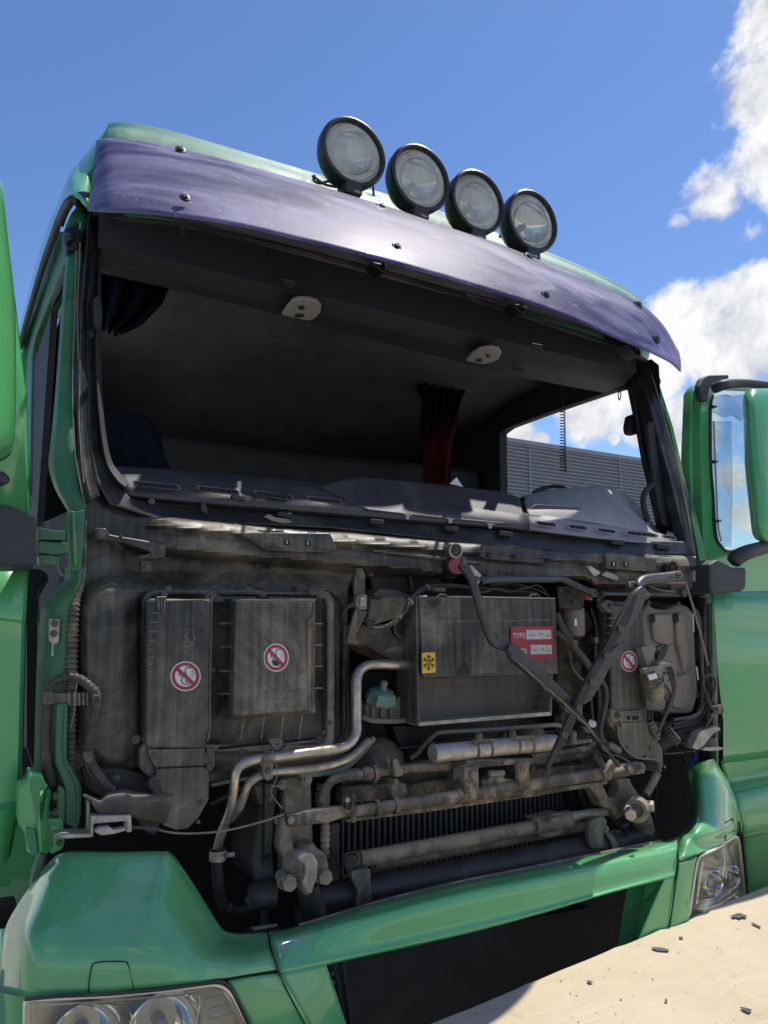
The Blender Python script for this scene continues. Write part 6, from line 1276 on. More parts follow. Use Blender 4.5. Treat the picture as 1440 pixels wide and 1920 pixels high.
b = B(); b.tube([(1337,1324,-.02),(1350,1330,-.05)], 3, 8, 0); obj('buffer_stem', b, 'tank', truck)
for q, Y in (([(1312,1372),(1330,1366),(1346,1362),(1352,1368),(1340,1374),(1330,1384),(1320,1398),(1308,1406),(1298,1402)], -.08), ([(1322,1386),(1346,1385),(1347,1395),(1340,1404),(1322,1404),(1318,1396)], -.07), ([(1320,1402),(1348,1400),(1357,1402),(1354,1406),(1334,1408),(1318,1407)], -.09), ([(1290,1394),(1306,1392),(1306,1402),(1296,1404)], -.06), ([(1338,1340),(1346,1342),(1346,1364),(1338,1366)], -.06)):
    b = B(); b.prism(rquad(q, 2), Y, .03); obj('latch_piece', b, 'steel' if Y < -.075 else 'brown', truck, bevel=.003)
b = B(); b.tube([(1245,1413,.0),(1270,1412,-.02),(1298,1407,-.04)], 1.8, 6); obj('release_wire', b, 'hose', truck)
b = B(); b.tube([(1301,1408,.05),(1303,1420,.05),(1296,1434,.06),(1286,1442,.08)], 4, 8); b2 = B(); b2.tube([(1262,1395,.08),(1276,1410,.08),(1284,1430,.08)], 3.5, 8); obj('air_hose', b, 'blue', truck); obj('air_hose', b2, 'rubber', truck)
b = B(); b.tube([(1265,1370,.02),(1290,1372,.0),(1310,1375,.0),(1312,1388,.0),(1300,1398,.0),(1280,1394,.02)], 4.5, 8); obj('rubber_loop', b, 'rubber', truck)
b = B(); b.tube([(1210,1490,.0),(1222,1470,.0),(1232,1450,.0)], 8, 10); obj('brace_tube', b, 'muddy', truck)
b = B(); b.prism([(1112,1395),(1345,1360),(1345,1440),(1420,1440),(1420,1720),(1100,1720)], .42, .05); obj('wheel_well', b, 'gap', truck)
b = B(); b.prism([(1322,1120),(1333,1122),(1335,1180),(1340,1240),(1344,1320),(1344,1440),(1336,1440),(1330,1330),(1322,1200)], -.0, .06); obj('cab_edge', b, 'black', truck, bevel=.006)
b = B(); b.prism([(1336,1130),(1341,1140),(1340,1175),(1345,1240),(1346,1330),(1348,1440),(1344,1440),(1340,1330),(1336,1200)], -.02, .02); obj('edge_seal', b, 'jamb', truck, bevel=.002)

# ============================================================ BUMPER
def panel(name, rows, m='green', sub=2, thick=.004, cr=0, **k):
    b = B(); G_ = [[at(*p) for p in r] for r in rows]
    if sub: b.loft2(G_, 5, 5)
    else: b.loft(G_)
    return obj(name, b, m, truck, thick=thick, **k)
rA = [(104,1607,-.02),(122,1598,-.06),(150,1597,-.10),(220,1598,-.12),(300,1597,-.13),(322,1602,-.13),(350,1640,-.14),(385,1695,-.15),(414,1740,-.16),(432,1750,-.165),(460,1752,-.17),(500,1749,-.17)]
rB = [(86,1626,-.04),(118,1606,-.10),(150,1603,-.13),(220,1604,-.155),(298,1603,-.165),(315,1608,-.17),(340,1647,-.175),(374,1703,-.185),(406,1750,-.195),(430,1764,-.20),(460,1765,-.205),(502,1760,-.21)]
rC = [(66,1652,-.05),(104,1650,-.16),(145,1648,-.185),(215,1648,-.20),(280,1648,-.205),(304,1652,-.21),(328,1676,-.215),(362,1722,-.225),(398,1764,-.235),(428,1776,-.24),(460,1777,-.24),(504,1772,-.24)]
rD = [(34,1698,-.05),(80,1702,-.21),(130,1702,-.24),(205,1702,-.25),(265,1702,-.255),(292,1705,-.26),(320,1718,-.26),(355,1745,-.265),(392,1778,-.27),(425,1788,-.27),(460,1789,-.27),(508,1783,-.27)]
rE = [(12,1740,-.05),(56,1752,-.26),(115,1756,-.285),(195,1757,-.295),(255,1757,-.30),(285,1758,-.30),(315,1764,-.30),(350,1778,-.30),(388,1793,-.30),(424,1800,-.295),(462,1800,-.29),(512,1793,-.285)]
rF = [(6,1790,-.06),(50,1795,-.28),(112,1797,-.305),(192,1798,-.315),(252,1797,-.32),(284,1797,-.32),(314,1799,-.32),(349,1806,-.32),(387,1812,-.32),(424,1815,-.31),(464,1812,-.305),(516,1806,-.295)]
rG = [(0,1860,-.07),(46,1868,-.29),(110,1866,-.315),(190,1861,-.325),(250,1855,-.33),(283,1852,-.33),(313,1849,-.33),(348,1844,-.33),(386,1839,-.33),(424,1834,-.32),(466,1827,-.31),(521,1818,-.30)]
panel('bumper_corner', [rA, rB, rC, rD, rE, rF, rG], label='glossy green bumper corner above the left headlight')
panel('bumper_side', [[(12,1740,-.05),(50,1868,-.07),(46,1960,-.08),(46,2060,-.08)], [(0,1742,.05),(0,1868,.05),(0,1960,.05),(0,2060,.05)], [(-60,1745,.6),(-60,1868,.6),(-60,1960,.6),(-60,2060,.6)]], sub=0)
panel('bumper_infill', [[(427,1838,-.315),(470,1831,-.31),(523,1824,-.30)], [(446,1880,-.32),(500,1874,-.315),(552,1870,-.31)], [(470,1930,-.32),(530,1926,-.315),(582,1922,-.31)], [(520,2050,-.32),(580,2050,-.315),(640,2050,-.31)]], sub=1)
b = B(); b.tube([(166,1864,-.326),(168,1835,-.324),(172,1815,-.321),(178,1806,-.320),(200,1803,-.321),(232,1803,-.323),(240,1808,-.324),(245,1830,-.327),(251,1856,-.332)], 1.1, 6); obj('flap_seam', b, 'gap', truck)
b = B(); b.tube([(503,1752,-.215),(506,1772,-.25),(513,1793,-.292),(520,1818,-.304),(545,1870,-.314),(585,1945,-.32)], 1.3, 6); obj('bumper_seam', b, 'gap', truck)
b = B(); b.tube([(426,1836,-.322),(470,1829,-.312),(522,1821,-.302)], 1.2, 6); obj('bumper_seam', b, 'gap', truck)
# centre bar
c0 = [(504,1749,-.15),(560,1737,-.15),(640,1714,-.15),(720,1690,-.15),(860,1656,-.15),(1000,1628,-.15),(1140,1599,-.15),(1240,1579,-.15),(1270,1570,-.145)]
c1 = [(505,1754,-.19),(561,1743,-.19),(641,1720,-.19),(721,1696,-.19),(861,1662,-.19),(1001,1634,-.19),(1141,1605,-.19),(1241,1585,-.19),(1271,1576,-.19)]
c2 = [(507,1764,-.225),(562,1753,-.225),(642,1731,-.225),(722,1708,-.225),(862,1673,-.225),(1002,1645,-.225),(1142,1615,-.225),(1242,1595,-.225),(1271,1586,-.225)]
c3 = [(510,1778,-.245),(566,1766,-.243),(645,1745,-.24),(724,1722,-.24),(864,1687,-.24),(1003,1659,-.24),(1144,1629,-.24),(1242,1608,-.24),(1270,1600,-.24)]
c4 = [(520,1812,-.285),(575,1800,-.27),(650,1783,-.255),(727,1766,-.25),(866,1733,-.25),(1004,1701,-.25),(1146,1664,-.25),(1242,1638,-.25),(1268,1630,-.25)]
c5 = [(525,1826,-.29),(579,1815,-.275),(652,1798,-.26),(727,1782,-.255),(868,1750,-.255),(1005,1714,-.255),(1148,1672,-.255),(1240,1649,-.255),(1266,1642,-.255)]
c6 = [(527,1827,-.24),(580,1815,-.23),(652,1798,-.21),(727,1782,-.20),(868,1750,-.20),(1005,1714,-.20),(1148,1672,-.20),(1240,1649,-.20),(1266,1642,-.20)]
panel('bumper_bar', [c0, c1, c2, c3, c4, c5, c6], label='green bumper centre bar with a rolled top edge')
b = B(); b.tube([(p[0], p[1]-2, -.14) for p in c0[1:-1]], 3.0, 6); obj('bumper_lip_seal', b, 'brown', truck)
panel('bumper_leg', [[(524,1824,-.291),(566,1816,-.28),(610,1808,-.268)], [(552,1872,-.305),(592,1866,-.29),(629,1862,-.275)], [(582,1930,-.31),(620,1928,-.295),(650,1926,-.28)], [(640,2050,-.32),(670,2050,-.31),(700,2050,-.29)]], sub=1)
b = B(); F_ = [at(*p) for p in ((610,1808,-.266),(629,1862,-.273),(650,1926,-.278),(700,2050,-.288))]; b.loft([F_, [v+Vector((.02,.10,0)) for v in F_]]); obj('leg_return', b, 'green', truck, thick=.003, smooth=False)
panel('bumper_leg', [[(1246,1646,-.256),(1258,1643,-.256),(1266,1641,-.256)], [(1226,1690,-.26),(1244,1688,-.26),(1262,1684,-.26)], [(1196,1762,-.265),(1225,1756,-.265),(1254,1746,-.265)], [(1165,1850,-.27),(1205,1848,-.27),(1244,1840,-.27)]], sub=1)
b = B(); b.loft([[at(*p) for p in ((1250,1646,-.25),(1226,1692,-.255),(1196,1762,-.26),(1165,1850,-.26))], [at(*p) for p in ((1214,1647,-.19),(1206,1690,-.2),(1190,1764,-.2),(1170,1850,-.2))]]); obj('leg_return', b, 'green', truck, thick=.003, smooth=False)
b = B(); b.loft([[at(*p) for p in ((1214,1647,-.13),(1204,1690,-.13),(1192,1764,-.13),(1170,1850,-.13))], [at(*p) for p in ((1178,1656,-.10),(1168,1710,-.10),(1158,1776,-.10),(1140,1850,-.10))]]); obj('grille_vane', b, 'green', truck, thick=.004, smooth=False)
b = B(); b.tube([(1271,1570,-.20),(1272,1590,-.235),(1268,1630,-.257),(1262,1690,-.266),(1253,1752,-.27)], 1.3, 6); obj('bumper_seam', b, 'gap', truck)
# right corner
k0 = [(1289,1440,.02),(1296,1437,-.03),(1305,1434,-.07),(1320,1428,-.10),(1334,1423,-.07),(1340,1424,.0)]
k1 = [(1291,1452,0.000),(1298,1451,-0.010),(1308,1449,-0.060),(1325,1446,-0.080),(1342,1440,-0.050),(1350,1442,0.000)]
k2 = [(1293,1472,-0.010),(1300,1471,-0.035),(1311,1470,-0.090),(1334,1468,-0.105),(1356,1464,-0.075),(1366,1467,0.000)]
k3 = [(1295,1500,-0.020),(1302,1500,-0.070),(1314,1500,-0.130),(1342,1498,-0.140),(1370,1495,-0.100),(1380,1500,0.000)]
k4 = [(1294,1530,-0.040),(1301,1531,-0.110),(1313,1532,-0.175),(1346,1530,-0.180),(1374,1528,-0.130),(1384,1534,0.000)]
k5 = [(1285,1556,-0.080),(1294,1558,-0.175),(1308,1560,-0.225),(1348,1557,-0.215),(1376,1550,-0.155),(1385,1553,0.000)]
k6 = [(1273,1569,-.15),(1284,1575,-.21),(1304,1582,-.23),(1348,1573,-.205),(1376,1560,-.14),(1384,1558,.0)]
k7 = [(1273,1614,-.245),(1284,1611,-.247),(1308,1602,-.245),(1349,1584,-.21),(1376,1567,-.14),(1383,1562,.0)]
panel('bumper_corner', [k0, k1, k2, k3, k4, k5, k6, k7], label='sunlit green bumper corner above the right headlight')
panel('bumper_infill', [[(1273,1619,-.248),(1290,1613,-.248),(1306,1606,-.246)], [(1270,1640,-.25),(1285,1634,-.25),(1301,1628,-.248)], [(1262,1690,-.26),(1278,1686,-.26),(1294,1680,-.255)], [(1254,1748,-.265),(1270,1744,-.265),(1290,1738,-.26)], [(1240,1850,-.27),(1258,1850,-.27),(1278,1850,-.265)]], sub=1)
b = B(); b.tube([(1274,1616,-.252),(1290,1611,-.252),(1308,1603,-.25)], 1.1, 6); obj('bumper_seam', b, 'gap', truck)
b = B(); b.tube([(1361,1576,-.195),(1361,1542,-.19),(1374,1535,-.155),(1377,1560,-.15)], .9, 6, 0); obj('flap_seam', b, 'gap', truck)
# ------------------------------------------------------------ headlights
def headlight(outline, Y, depth, bowls, lab, extra=()):   # housing, bowls, ribs, clear cover
    cx = sum(p[0] for p in outline)/len(outline); cy = sum(p[1] for p in outline)/len(outline)
    q = rquad(outline, 10, 4)
    n = len(q)
    inn = [(cx+(p[0]-cx)*.93, cy+(p[1]-cy)*.93) for p in q]
    def yy(p): return Y(p[0]) if callable(Y) else Y
    b = B(); F_ = [at(p[0], p[1], yy(p)+.01) for p in q]; I_ = [at(p[0], p[1], yy(p)+depth) for p in inn]; G_ = [at(p[0], p[1], yy(p)+.0) for p in inn]
    o = [b.m.verts.new(v) for v in F_]; g_ = [b.m.verts.new(v) for v in G_]; i_ = [b.m.verts.new(v) for v in I_]
    for k in range(n): j = (k+1) % n; b.f((o[k], o[j], g_[j], g_[k])); b.f((g_[k], g_[j], i_[j], i_[k]))
    b.f(i_); h = obj('headlight', b, 'steelref', truck, label=lab)
    for (x, y, rx, bright) in bowls:
        c = at(x, y, yy((x, y))+depth-.02); r = rx*mpp(c)
        b = B(); b.lathe(c, (-.05,-1,-.05), [(-.03,.0),(-.028,r*.3),(-.02,r*.6),(.0,r*.85),(.03,r)], 30); obj('reflector_bowl', b, 'chrome', h)
        b = B(); b.lathe(c, (0,-1,0), [(-.03,.014),(.02,.012),(.024,.0)], 14); obj('bulb', b, 'lampgrey', h)
        b = B(); b.lathe(c+Vector((0,-.03,0)), (-.05,-1,-.05), [(0,r*.98),(.004,r*1.03),(.006,r*.98)], 30); obj('bowl_rim', b, 'chrome', h)
    for pts in extra: b = B(); b.tube(pts, 1.8, 6); obj('inner_rib', b, 'chrome', h)
    b = B(); b.f([b.m.verts.new(at(p[0], p[1], yy(p)-.004)) for p in q]); obj('clear_cover', b, 'hlens', h, thick=.003)
    b = B(); b.tubew([at(p[0], p[1], yy(p)-.002) for p in q]+[at(q[0][0], q[0][1], yy(q[0])-.002)], .004, 6); obj('seal', b, 'steelref', h)
    return h
M['steelref'] = mat('aluminised_plastic', (0.80,0.76,0.66), 0.30, metal=0.6, var=0.06)
headlight([(47,1874),(110,1872),(200,1867),(300,1858),(400,1846),(420,1850),(436,1868),(470,1935),(520,2060),(46,2080)], -.325, .10, [(155,1932,62,1),(300,1916,66,1)], 'wide left headlight with a clear cover',
  extra=([(60,1885,-.30),(200,1878,-.30),(330,1866,-.30),(370,1862,-.30),(372,1900,-.30),(350,1960,-.30)], [(385,1870,-.28),(420,1862,-.28)], [(390,1890,-.28),(430,1880,-.28)], [(392,1908,-.28),(436,1898,-.28)], [(180,1880,-.29),(240,1890,-.28),(250,1960,-.28)]))
b = B(); b.tube([(46,1874,-.33),(110,1868,-.33),(200,1864,-.335),(300,1855,-.335),(402,1842,-.333),(424,1846,-.33),(440,1866,-.33),(470,1930,-.33)], 3.5, 8); obj('lamp_gasket', b, 'rubber', truck)
headlight([(1309,1606),(1346,1590),(1380,1566),(1386,1575),(1392,1625),(1398,1692),(1352,1716),(1291,1738),(1296,1690),(1303,1640)], lambda x: -.235+max(0,(x-1340))*.0030, .09, [(1322,1652,24,1),(1358,1640,20,1)], 'tall right headlight with a clear cover',
  extra=([(1310,1700,-.18),(1340,1690,-.16),(1372,1668,-.10),(1380,1650,-.08)], [(1306,1706,-.19),(1345,1698,-.16),(1384,1672,-.08)], [(1355,1592,-.15),(1358,1620,-.14),(1352,1650,-.14),(1348,1680,-.14)], [(1318,1615,-.2),(1312,1650,-.2),(1306,1695,-.2)]))
# ============================================================ LEFT DOOR + MIRROR (open)
dl = panel('left_door', [[(-220,330,-.02),(-220,700,-.02),(-220,1000,-.02)], [(0,430,-.01),(0,700,-.01),(0,1000,-.01)], [(16,500,.0),(40,720,.0),(50,1000,.0)], [(22,540,.01),(46,739,.01),(53,955,.01)], [(24,545,.05),(48,745,.05),(55,955,.05)]], m='green', sub=0, thick=.006, label='edge of the open left door')
panel('door_lower', [[(-200,1060,-.01),(0,1064,-.01),(44,1066,-.005),(51,1067,.01),(53,1067,.05)], [(-200,1185,-.01),(0,1157,-.01),(40,1162,-.005),(45,1163,.01),(48,1163,.05)], [(-200,1192,.0),(0,1162,.0),(39,1167,.005),(44,1168,.02),(47,1168,.05)], [(-200,1520,.0),(0,1508,.0),(30,1503,.005),(36,1500,.02),(39,1500,.05)], [(-200,1540,-.02),(0,1522,-.02),(28,1511,-.01),(33,1506,.0),(36,1504,.05)], [(-200,1640,-.02),(0,1618,-.02),(12,1614,-.01),(18,1600,.0),(21,1598,.05)]], m='green', sub=0, thick=.006)
m0 = [(-260,300,-.62),(-120,285,-.56),(-40,300,-.50),(-5,335,-.42),(3,362,-.36),(2,364,-.30)]
mA = [(-260,420,-.66),(-120,420,-.60),(-40,425,-.53),(2,435,-.45),(10,440,-.38),(9,442,-.30)]
mB = [(-260,560,-.68),(-120,560,-.62),(-40,560,-.55),(12,560,-.46),(22,562,-.39),(20,564,-.30)]
mC = [(-260,700,-.68),(-120,700,-.62),(-40,700,-.55),(15,700,-.46),(25,702,-.39),(23,704,-.30)]
mD = [(-260,800,-.66),(-120,810,-.60),(-40,815,-.53),(12,810,-.45),(23,806,-.38),(21,800,-.30)]
mE = [(-260,850,-.62),(-120,872,-.56),(-40,872,-.50),(-2,862,-.42),(14,852,-.37),(15,848,-.30)]
panel('mirror_housing', [m0, mA, mB, mC, mD, mE], sub=2, thick=.01, label='sunlit green mirror housing on the left edge')
b = B(); b.tube([(-60,900,-.25),(-10,898,-.25),(5,902,-.25),(10,908,-.25)], [18,17,14,8], 12); obj('mirror_arm', b, 'mirrorpl', truck)
b = B(); b.taper(rquad([(-120,945),(8,946),(22,949),(62,969),(68,974),(69,1048),(64,1060),(-120,1060)], 5), -.16, .14, 6); obj('mirror_base', b, 'mirrorpl', truck, bevel=.010, seg=3)
# under the door: wing and step
b = B(); b.prism([(16,1500),(60,1540),(78,1600),(74,1700),(20,1712),(-40,1712),(-40,1500)], .5, .05); obj('wheel_arch_wing', b, 'green', truck, bevel=.01)
b = B(); b.prism([(20,1400),(66,1410),(68,1475),(56,1480),(30,1480),(20,1460)], .35, .05); obj('entry_step', b, 'int_grey', truck, bevel=.006)
b = B(); b.prism([(-30,1698),(30,1690),(40,1740),(-30,1760)], .3, .05); st2 = obj('step_tread', b, 'dark', truck, bevel=.004)
# ============================================================ RIGHT DOOR (open, outer face to the front)
b = B(); b.prism([(1298,735),(1304,724),(1312,719),(1313,760),(1316,880),(1320,1035),(1330,1115),(1322,1115),(1296,905),(1294,850)], .10, .05); obj('door_edge', b, 'green', truck, bevel=.006)
b = B(); b.tube([(1311,722,.07),(1312,800,.07),(1315,900,.07),(1319,1000,.07),(1322,1040,.07)], 2.4, 8, 0); obj('door_seal', b, 'rubber', truck)
wo = [(1313,745),(1320,720),(1345,712),(1560,722),(1560,1110),(1460,1110),(1400,1112),(1345,1114),(1333,1114),(1326,1090),(1320,1030),(1316,900)]
wi = [(1332,765),(1336,742),(1350,731),(1540,740),(1540,1005),(1460,1020),(1400,1028),(1366,1034),(1352,1024),(1342,1002),(1337,930),(1332,860)]
b = B(); b.ring(wo, wi, .06, .05); dr = obj('right_door', b, 'green', truck, bevel=.006, label='green open right door')
b = B(); b.tube([(p[0], p[1], .058) for p in wi[6:]]+[(1332,765,.058),(1336,742,.058)], 3, 8); obj('window_seal', b, 'rubber', truck)
b = B(); b.prism([(1330,740),(1548,738),(1548,1010),(1340,1036)], .10, .004); obj('window_glass', b, 'glass', truck, smooth=False)
b = B()
rows = []
for t in [i/14 for i in range(15)]:
    y = 790+t*236; r = []
    for s_ in [i/8 for i in range(9)]:
        x0 = 1334+max(0,t-.6)*26; x1 = 1371+2*math.sin(t*3); r.append(at(x0+(x1-x0)*s_, y, .075+.002*math.sin(s_*5+t*4)))
    rows.append(r)
b.loft(rows); obj('side_curtain_film', b, 'film', truck, thick=.001)
rows = []
for t in [i/6 for i in range(7)]:
    rows.append([at(1336+s_*105, 742+t*(34+20*s_)+3*math.sin(s_*20+t*4), .07+.003*math.sin(s_*26+t*3)) for s_ in [i/30 for i in range(31)]])
b = B(); b.loft(rows); obj('gathered_film', b, 'film', truck, thick=.001)
for x, y in ((1339,763),(1341,866),(1347,977)): b = B(); b.tube([(x-4,y,.05),(x+5,y-1,.045)], [3.5,1.5], 8, 0); obj('film_clip', b, 'int_dark', truck)
b = B(); b.tube([(1338,790,.06),(1341,870,.06),(1346,980,.06),(1352,1015,.06)], 1.8, 6); obj('film_rod', b, 'lampgrey', truck)
b = B(); b.prism(rquad([(1311,724),(1317,709),(1328,703),(1366,702),(1368,709),(1345,716),(1331,727),(1328,752),(1319,752),(1314,742)], 3), .02, .03); obj('mirror_mount', b, 'mirrorpl', truck, bevel=.010, seg=3)
b = B(); b.tube([(1340,728,-.02),(1356,722,-.06),(1375,719,-.05),(1405,719,-.05),(1445,724,-.05),(1500,732,-.04)], [10,10,9,8,8,8], 14); obj('mirror_arm', b, 'mirrorpl', truck)
h0 = [(1396,745,-0.02),(1398,738,-0.05),(1405,732,-0.08),(1425,730,-0.10),(1500,732,-0.10),(1600,745,-0.08)]
h1 = [(1393,760,-0.02),(1396,758,-0.07),(1406,756,-0.11),(1430,755,-0.13),(1510,760,-0.13),(1600,770,-0.11)]
h2 = [(1398,860,-0.02),(1402,860,-0.08),(1413,860,-0.12),(1440,860,-0.14),(1515,864,-0.14),(1600,870,-0.12)]
h3 = [(1408,960,-0.02),(1412,960,-0.07),(1423,960,-0.11),(1448,960,-0.13),(1515,960,-0.13),(1600,960,-0.11)]
h4 = [(1413,1000,-0.02),(1417,1004,-0.06),(1428,1008,-0.09),(1450,1009,-0.11),(1515,1008,-0.11),(1600,1004,-0.09)]
h5 = [(1420,1010,0.00),(1424,1013,-0.02),(1434,1017,-0.03),(1452,1018,-0.04),(1515,1016,-0.04),(1600,1012,-0.03)]
panel('mirror_housing', [h0, h1, h2, h3, h4, h5], sub=2, thick=.01, label='green mirror housing on the right edge')
b = B(); b.tube([(1376,1052,-.06),(1384,1044,-.08),(1400,1036,-.09),(1420,1030,-.08),(1445,1024,-.06),(1500,1018,-.05)], [14,15,14,13,12,12], 14); obj('mirror_arm', b, 'mirrorpl', truck)
b = B(); b.taper(rquad([(1331,1058),(1346,1049),(1364,1057),(1372,1064),(1398,1064),(1400,1070),(1399,1102),(1390,1110),(1335,1112),(1332,1100)], 4), -.10, .12, 3); obj('mirror_base', b, 'mirrorpl', truck, bevel=.008, seg=3)
def seg_rows(data, xs): return [[(x0+(x1-x0)*t, y0+(y1-y0)*t, Y+ (0 if t > .02 else .03)) for t in xs] for x0, y0, x1, y1, Y in data]
xs = [0, .03, .2, .5, 1]
panel('door_lower', seg_rows([(1330,1110,1560,1108,.06),(1333,1150,1560,1150,.06),(1334,1160,1560,1160,.06),(1334,1166,1560,1166,.053),(1340,1260,1560,1258,.05),(1350,1352,1560,1336,.052),(1350,1360,1560,1342,.062),(1350,1414,1560,1388,.065),(1350,1420,1560,1393,.075),(1350,1432,1560,1404,.125)], xs), sub=0, label='lower half of the open right door')
panel('step_fairing', seg_rows([(1348,1424,1560,1396,.12),(1352,1440,1560,1414,.13),(1362,1470,1560,1436,.13),(1372,1492,1560,1444,.06),(1382,1520,1560,1476,.03),(1390,1555,1560,1520,.03),(1392,1570,1560,1532,.045),(1392,1576,1560,1540,.09),(1398,1640,1560,1605,.09),(1402,1690,1560,1658,.085),(1402,1694,1560,1662,.04),(1404,1704,1560,1672,.03),(1408,1900,1560,1860,.03)], xs), sub=1, thick=.006)
b = B(); b.prism([(1312,1100),(1380,1100),(1400,1430),(1410,1700),(1300,1700)], .19, .02); obj('dark_gap_backing', b, 'gap', truck)  # black sheet added so the door gap shows dark, not bright ground
b = B(); b.prism([(1376,1496),(1384,1512),(1392,1545),(1392,1565),(1386,1560),(1382,1520)], .02, .04); obj('fairing_edge', b, 'green', truck, bevel=.004)
b = B(); b.prism([(1384,1540),(1388,1540),(1391,1570),(1386,1572)], .0, .02); obj('fairing_gap', b, 'gap', truck)

# ============================================================ HANGING THINGS
b = B(); P = at(1055,765,.35); Q = at(1056,885,.35); n = 22*14; hp = []
for i in range(n+1):
    t = i/n; a = t*2*math.pi*22; c = P.lerp(Q, t); r = .010+.003*t; hp.append(c+Vector((math.cos(a)*r, math.sin(a)*r, 0)))
b.tubew([at(1053,705,.37), at(1054,740,.36), at(1054,758,.35)]+hp, .0024, 5)
o = obj('coiled_cord', b, 'rubber', None); tag(o, 'black coiled cord hanging in the right side of the open windscreen', 'cord')
b = B(); b.tube([(1163,705,.30),(1162,725,.30),(1161,733,.30),(1159,742,.30),(1161,750,.30),(1164,742,.30),(1163,733,.30),(1162,728,.30)], 1.1, 6)
o = obj('hanging_loop', b, 'rubber', None); tag(o, 'thin dark hanging loop at the upper right corner of the cab opening', 'cord')

# ============================================================ SHEET ON A TRESTLE
ZS = .80
E0 = atZ(790, 1926, ZS); E1 = atZ(1440, 1660, ZS)
du = (E1-E0).normalized(); dn = Vector((du.y, -du.x, 0))
if dn.y > 0: dn = -dn
def sheet_z(u, v):
    k = min(1, max(0, v)/.15); z = ZS+k*(.004*math.sin(u*5.1+v*3)*math.cos(v*4.2-u*1.3)+.0015*math.sin(u*13+v*9))+.0005*math.sin(u*31-v*17)
    z += k*.007*math.exp(-((v-.30-.15*math.sin(u*2.3))/.03)**2)+.003*math.exp(-((u-.9+v*.5)/.02)**2)+.0025*math.exp(-((u*.6-v-.2)/.018)**2)
    z += k*.006*math.exp(-((v*.7+u-1.75)/.022)**2)+.002*math.exp(-((v-.8*u+.55)/.02)**2)
    for d_ in (v-.46-.02*u, u-.62-.10*v, v-.86+.03*u, u-1.28+.06*v): z += k*.0035*math.exp(-abs(d_)/.010)
    return z
rows = []
L = (E1-E0).length; U0, U1, V1 = -.35, L+.9, 1.25
nu, nv = 190, 110
for j in range(-6, nv+5):
    r = []
    for i in range(nu+1):
        u = U0+(U1-U0)*i/nu
        if j < 0: v = -.008*(-j) if j > -3 else -.02-.003*math.sin(u*24); z = ZS-.004-.02*(-j)**1.5*(1 if j > -3 else 2.2)
        elif j > nv: v = V1+.01*(j-nv)+.008*math.sin(u*17)*(j-nv); z = ZS-.15*(j-nv)
        else: v = V1*(j/nv)**1.25; z = sheet_z(u, v)-(.006 if j == 0 else 0)
        q = E0+du*u+dn*v+dn*(.0015*math.sin(u*9)); r.append(Vector((q.x, q.y, z)))
    rows.append(r)
b = B(); b.loft(rows); sh = obj('cover_sheet', b, 'sheet', None, thick=.001); tag(sh, 'beige protective paper sheet littered with dark flakes in front of the bumper', 'cover sheet')
tb = empty('trestle', E0+du*.8+dn*.6-Vector((0,0,E0.z)), 'low trestle board hidden under the beige paper sheet', 'table')
def place(u, v, z): q = E0+du*u+dn*v; return Vector((q.x, q.y, z))
b = B(); b.solid([place(U0+.05,.03,ZS-.06), place(U1-.05,.03,ZS-.06), place(U1-.05,.03,ZS-.035), place(U0+.05,.03,ZS-.035)], [place(U0+.05,V1-.03,ZS-.06), place(U1-.05,V1-.03,ZS-.06), place(U1-.05,V1-.03,ZS-.035), place(U0+.05,V1-.03,ZS-.035)]); obj('board', b, 'tank', tb, smooth=False)
for u in (U0+.3, U1-.3):
    for v in (.2, V1-.2): b = B(); b.tubew([place(u, v, 0), place(u, v, ZS-.062)], .025, 8); obj('leg', b, 'steel', tb)
def on_sheet(px, py):
    P = atZ(px, py, ZS+.01)
    for _ in range(4):
        q = P-E0; u = q.dot(du); v = q.dot(dn); P = atZ(px, py, sheet_z(u, max(v, 0))+.004)
    return P
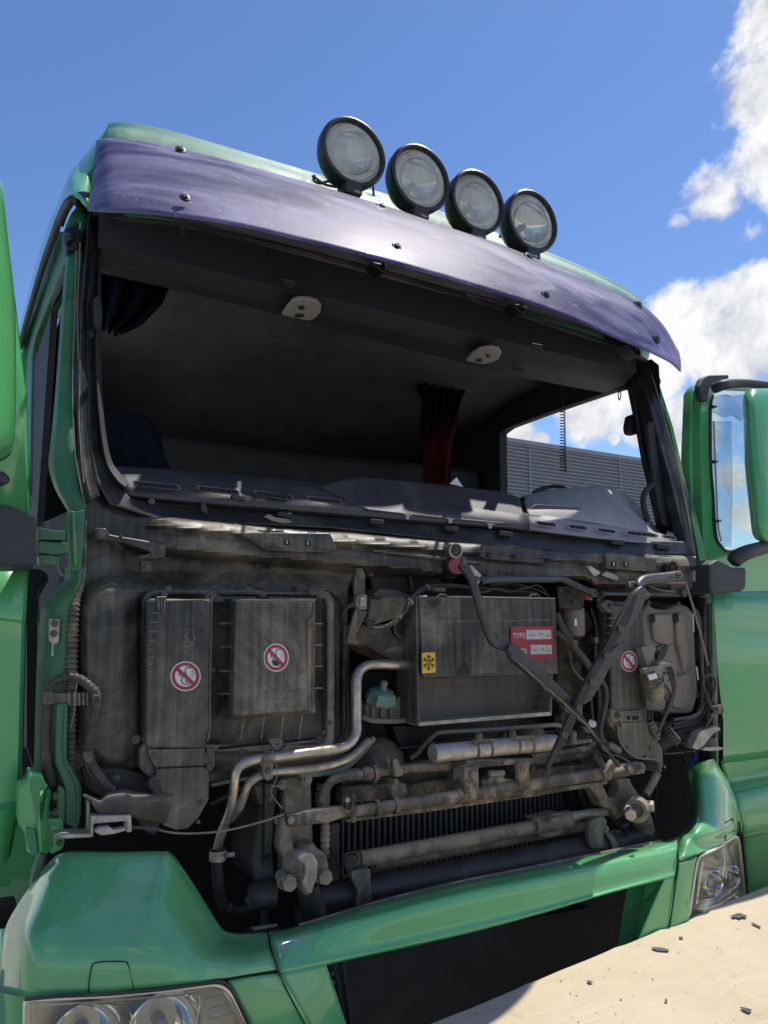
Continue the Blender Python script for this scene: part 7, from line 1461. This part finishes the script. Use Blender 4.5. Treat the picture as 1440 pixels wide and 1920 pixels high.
def flake(name, pts, m, lab, cat, crumple=.0008):
    F_ = [on_sheet(*p)+Vector((0,0,random.uniform(0, crumple))) for p in pts]; b = B(); b.solid([v+Vector((0,0,.0007)) for v in F_], F_); o = obj(name, b, m, None, smooth=False); return tag(o, lab, cat, 'dark flakes lying on the beige sheet')
M['flake'] = mat('dark_flake', (0.10,0.10,0.12), 0.35, var=0.3)
flake('paint_flake', [(1222,1776),(1240,1777),(1255,1781),(1253,1784),(1235,1783),(1224,1780)], 'flake', 'dark elongated flake lying near the far edge of the sheet', 'flake')
flake('paint_flake', [(1408,1729),(1416,1732),(1427,1738),(1425,1740),(1412,1734)], 'flake', 'thin dark sliver at the right of the crumpled flake', 'flake')
flake('crumpled_flake', [(1369,1718),(1377,1717),(1381,1714),(1389,1713),(1393,1716),(1401,1718),(1398,1722),(1391,1721),(1386,1724),(1380,1721),(1374,1722)], 'flake', 'largest crumpled grey flake on the sheet near the headlight', 'flake', .004)
flake('paint_flake', [(1272,1757),(1280,1757),(1281,1760),(1274,1760)], 'flake', 'tiny flat grey flake below the bumper seam', 'flake')
flake('paint_flake', [(1100,1839),(1106,1839),(1113,1842),(1107,1844),(1101,1842)], 'flake', 'dark flake lying in the shadow on the sheet', 'flake')
flake('paint_flake', [(1387,1888),(1400,1890),(1410,1894),(1404,1900),(1392,1894)], 'flake', 'brownish grey flake in the lower right corner', 'flake')
flake('paint_flake', [(1246,1875),(1250,1873),(1252,1877),(1248,1880)], 'flake', 'small black speck-like flake on the open middle of the sheet', 'flake')
b = B(); random.seed(11)
for i in range(420):
    u = random.uniform(0, U1-.1); v = random.random()**1.3*1.1; s_ = random.choice((.0012,.0016,.0022,.0035)); P = place(u, v, sheet_z(u, v)+.002); a = random.uniform(0, 6.28)
    q = [P+Vector((math.cos(a+k*2.1+random.uniform(-.4,.4)), math.sin(a+k*2.1), 0))*s_*random.uniform(.6,1.5)+Vector((0,0,random.uniform(0,.0012))) for k in range(3)]
    b.f([b.m.verts.new(v_) for v_ in q])
o = obj('fine_debris', b, 'flake', None, smooth=False, kind='stuff'); tag(o, 'fine dark crumbs scattered over the beige sheet', 'debris')
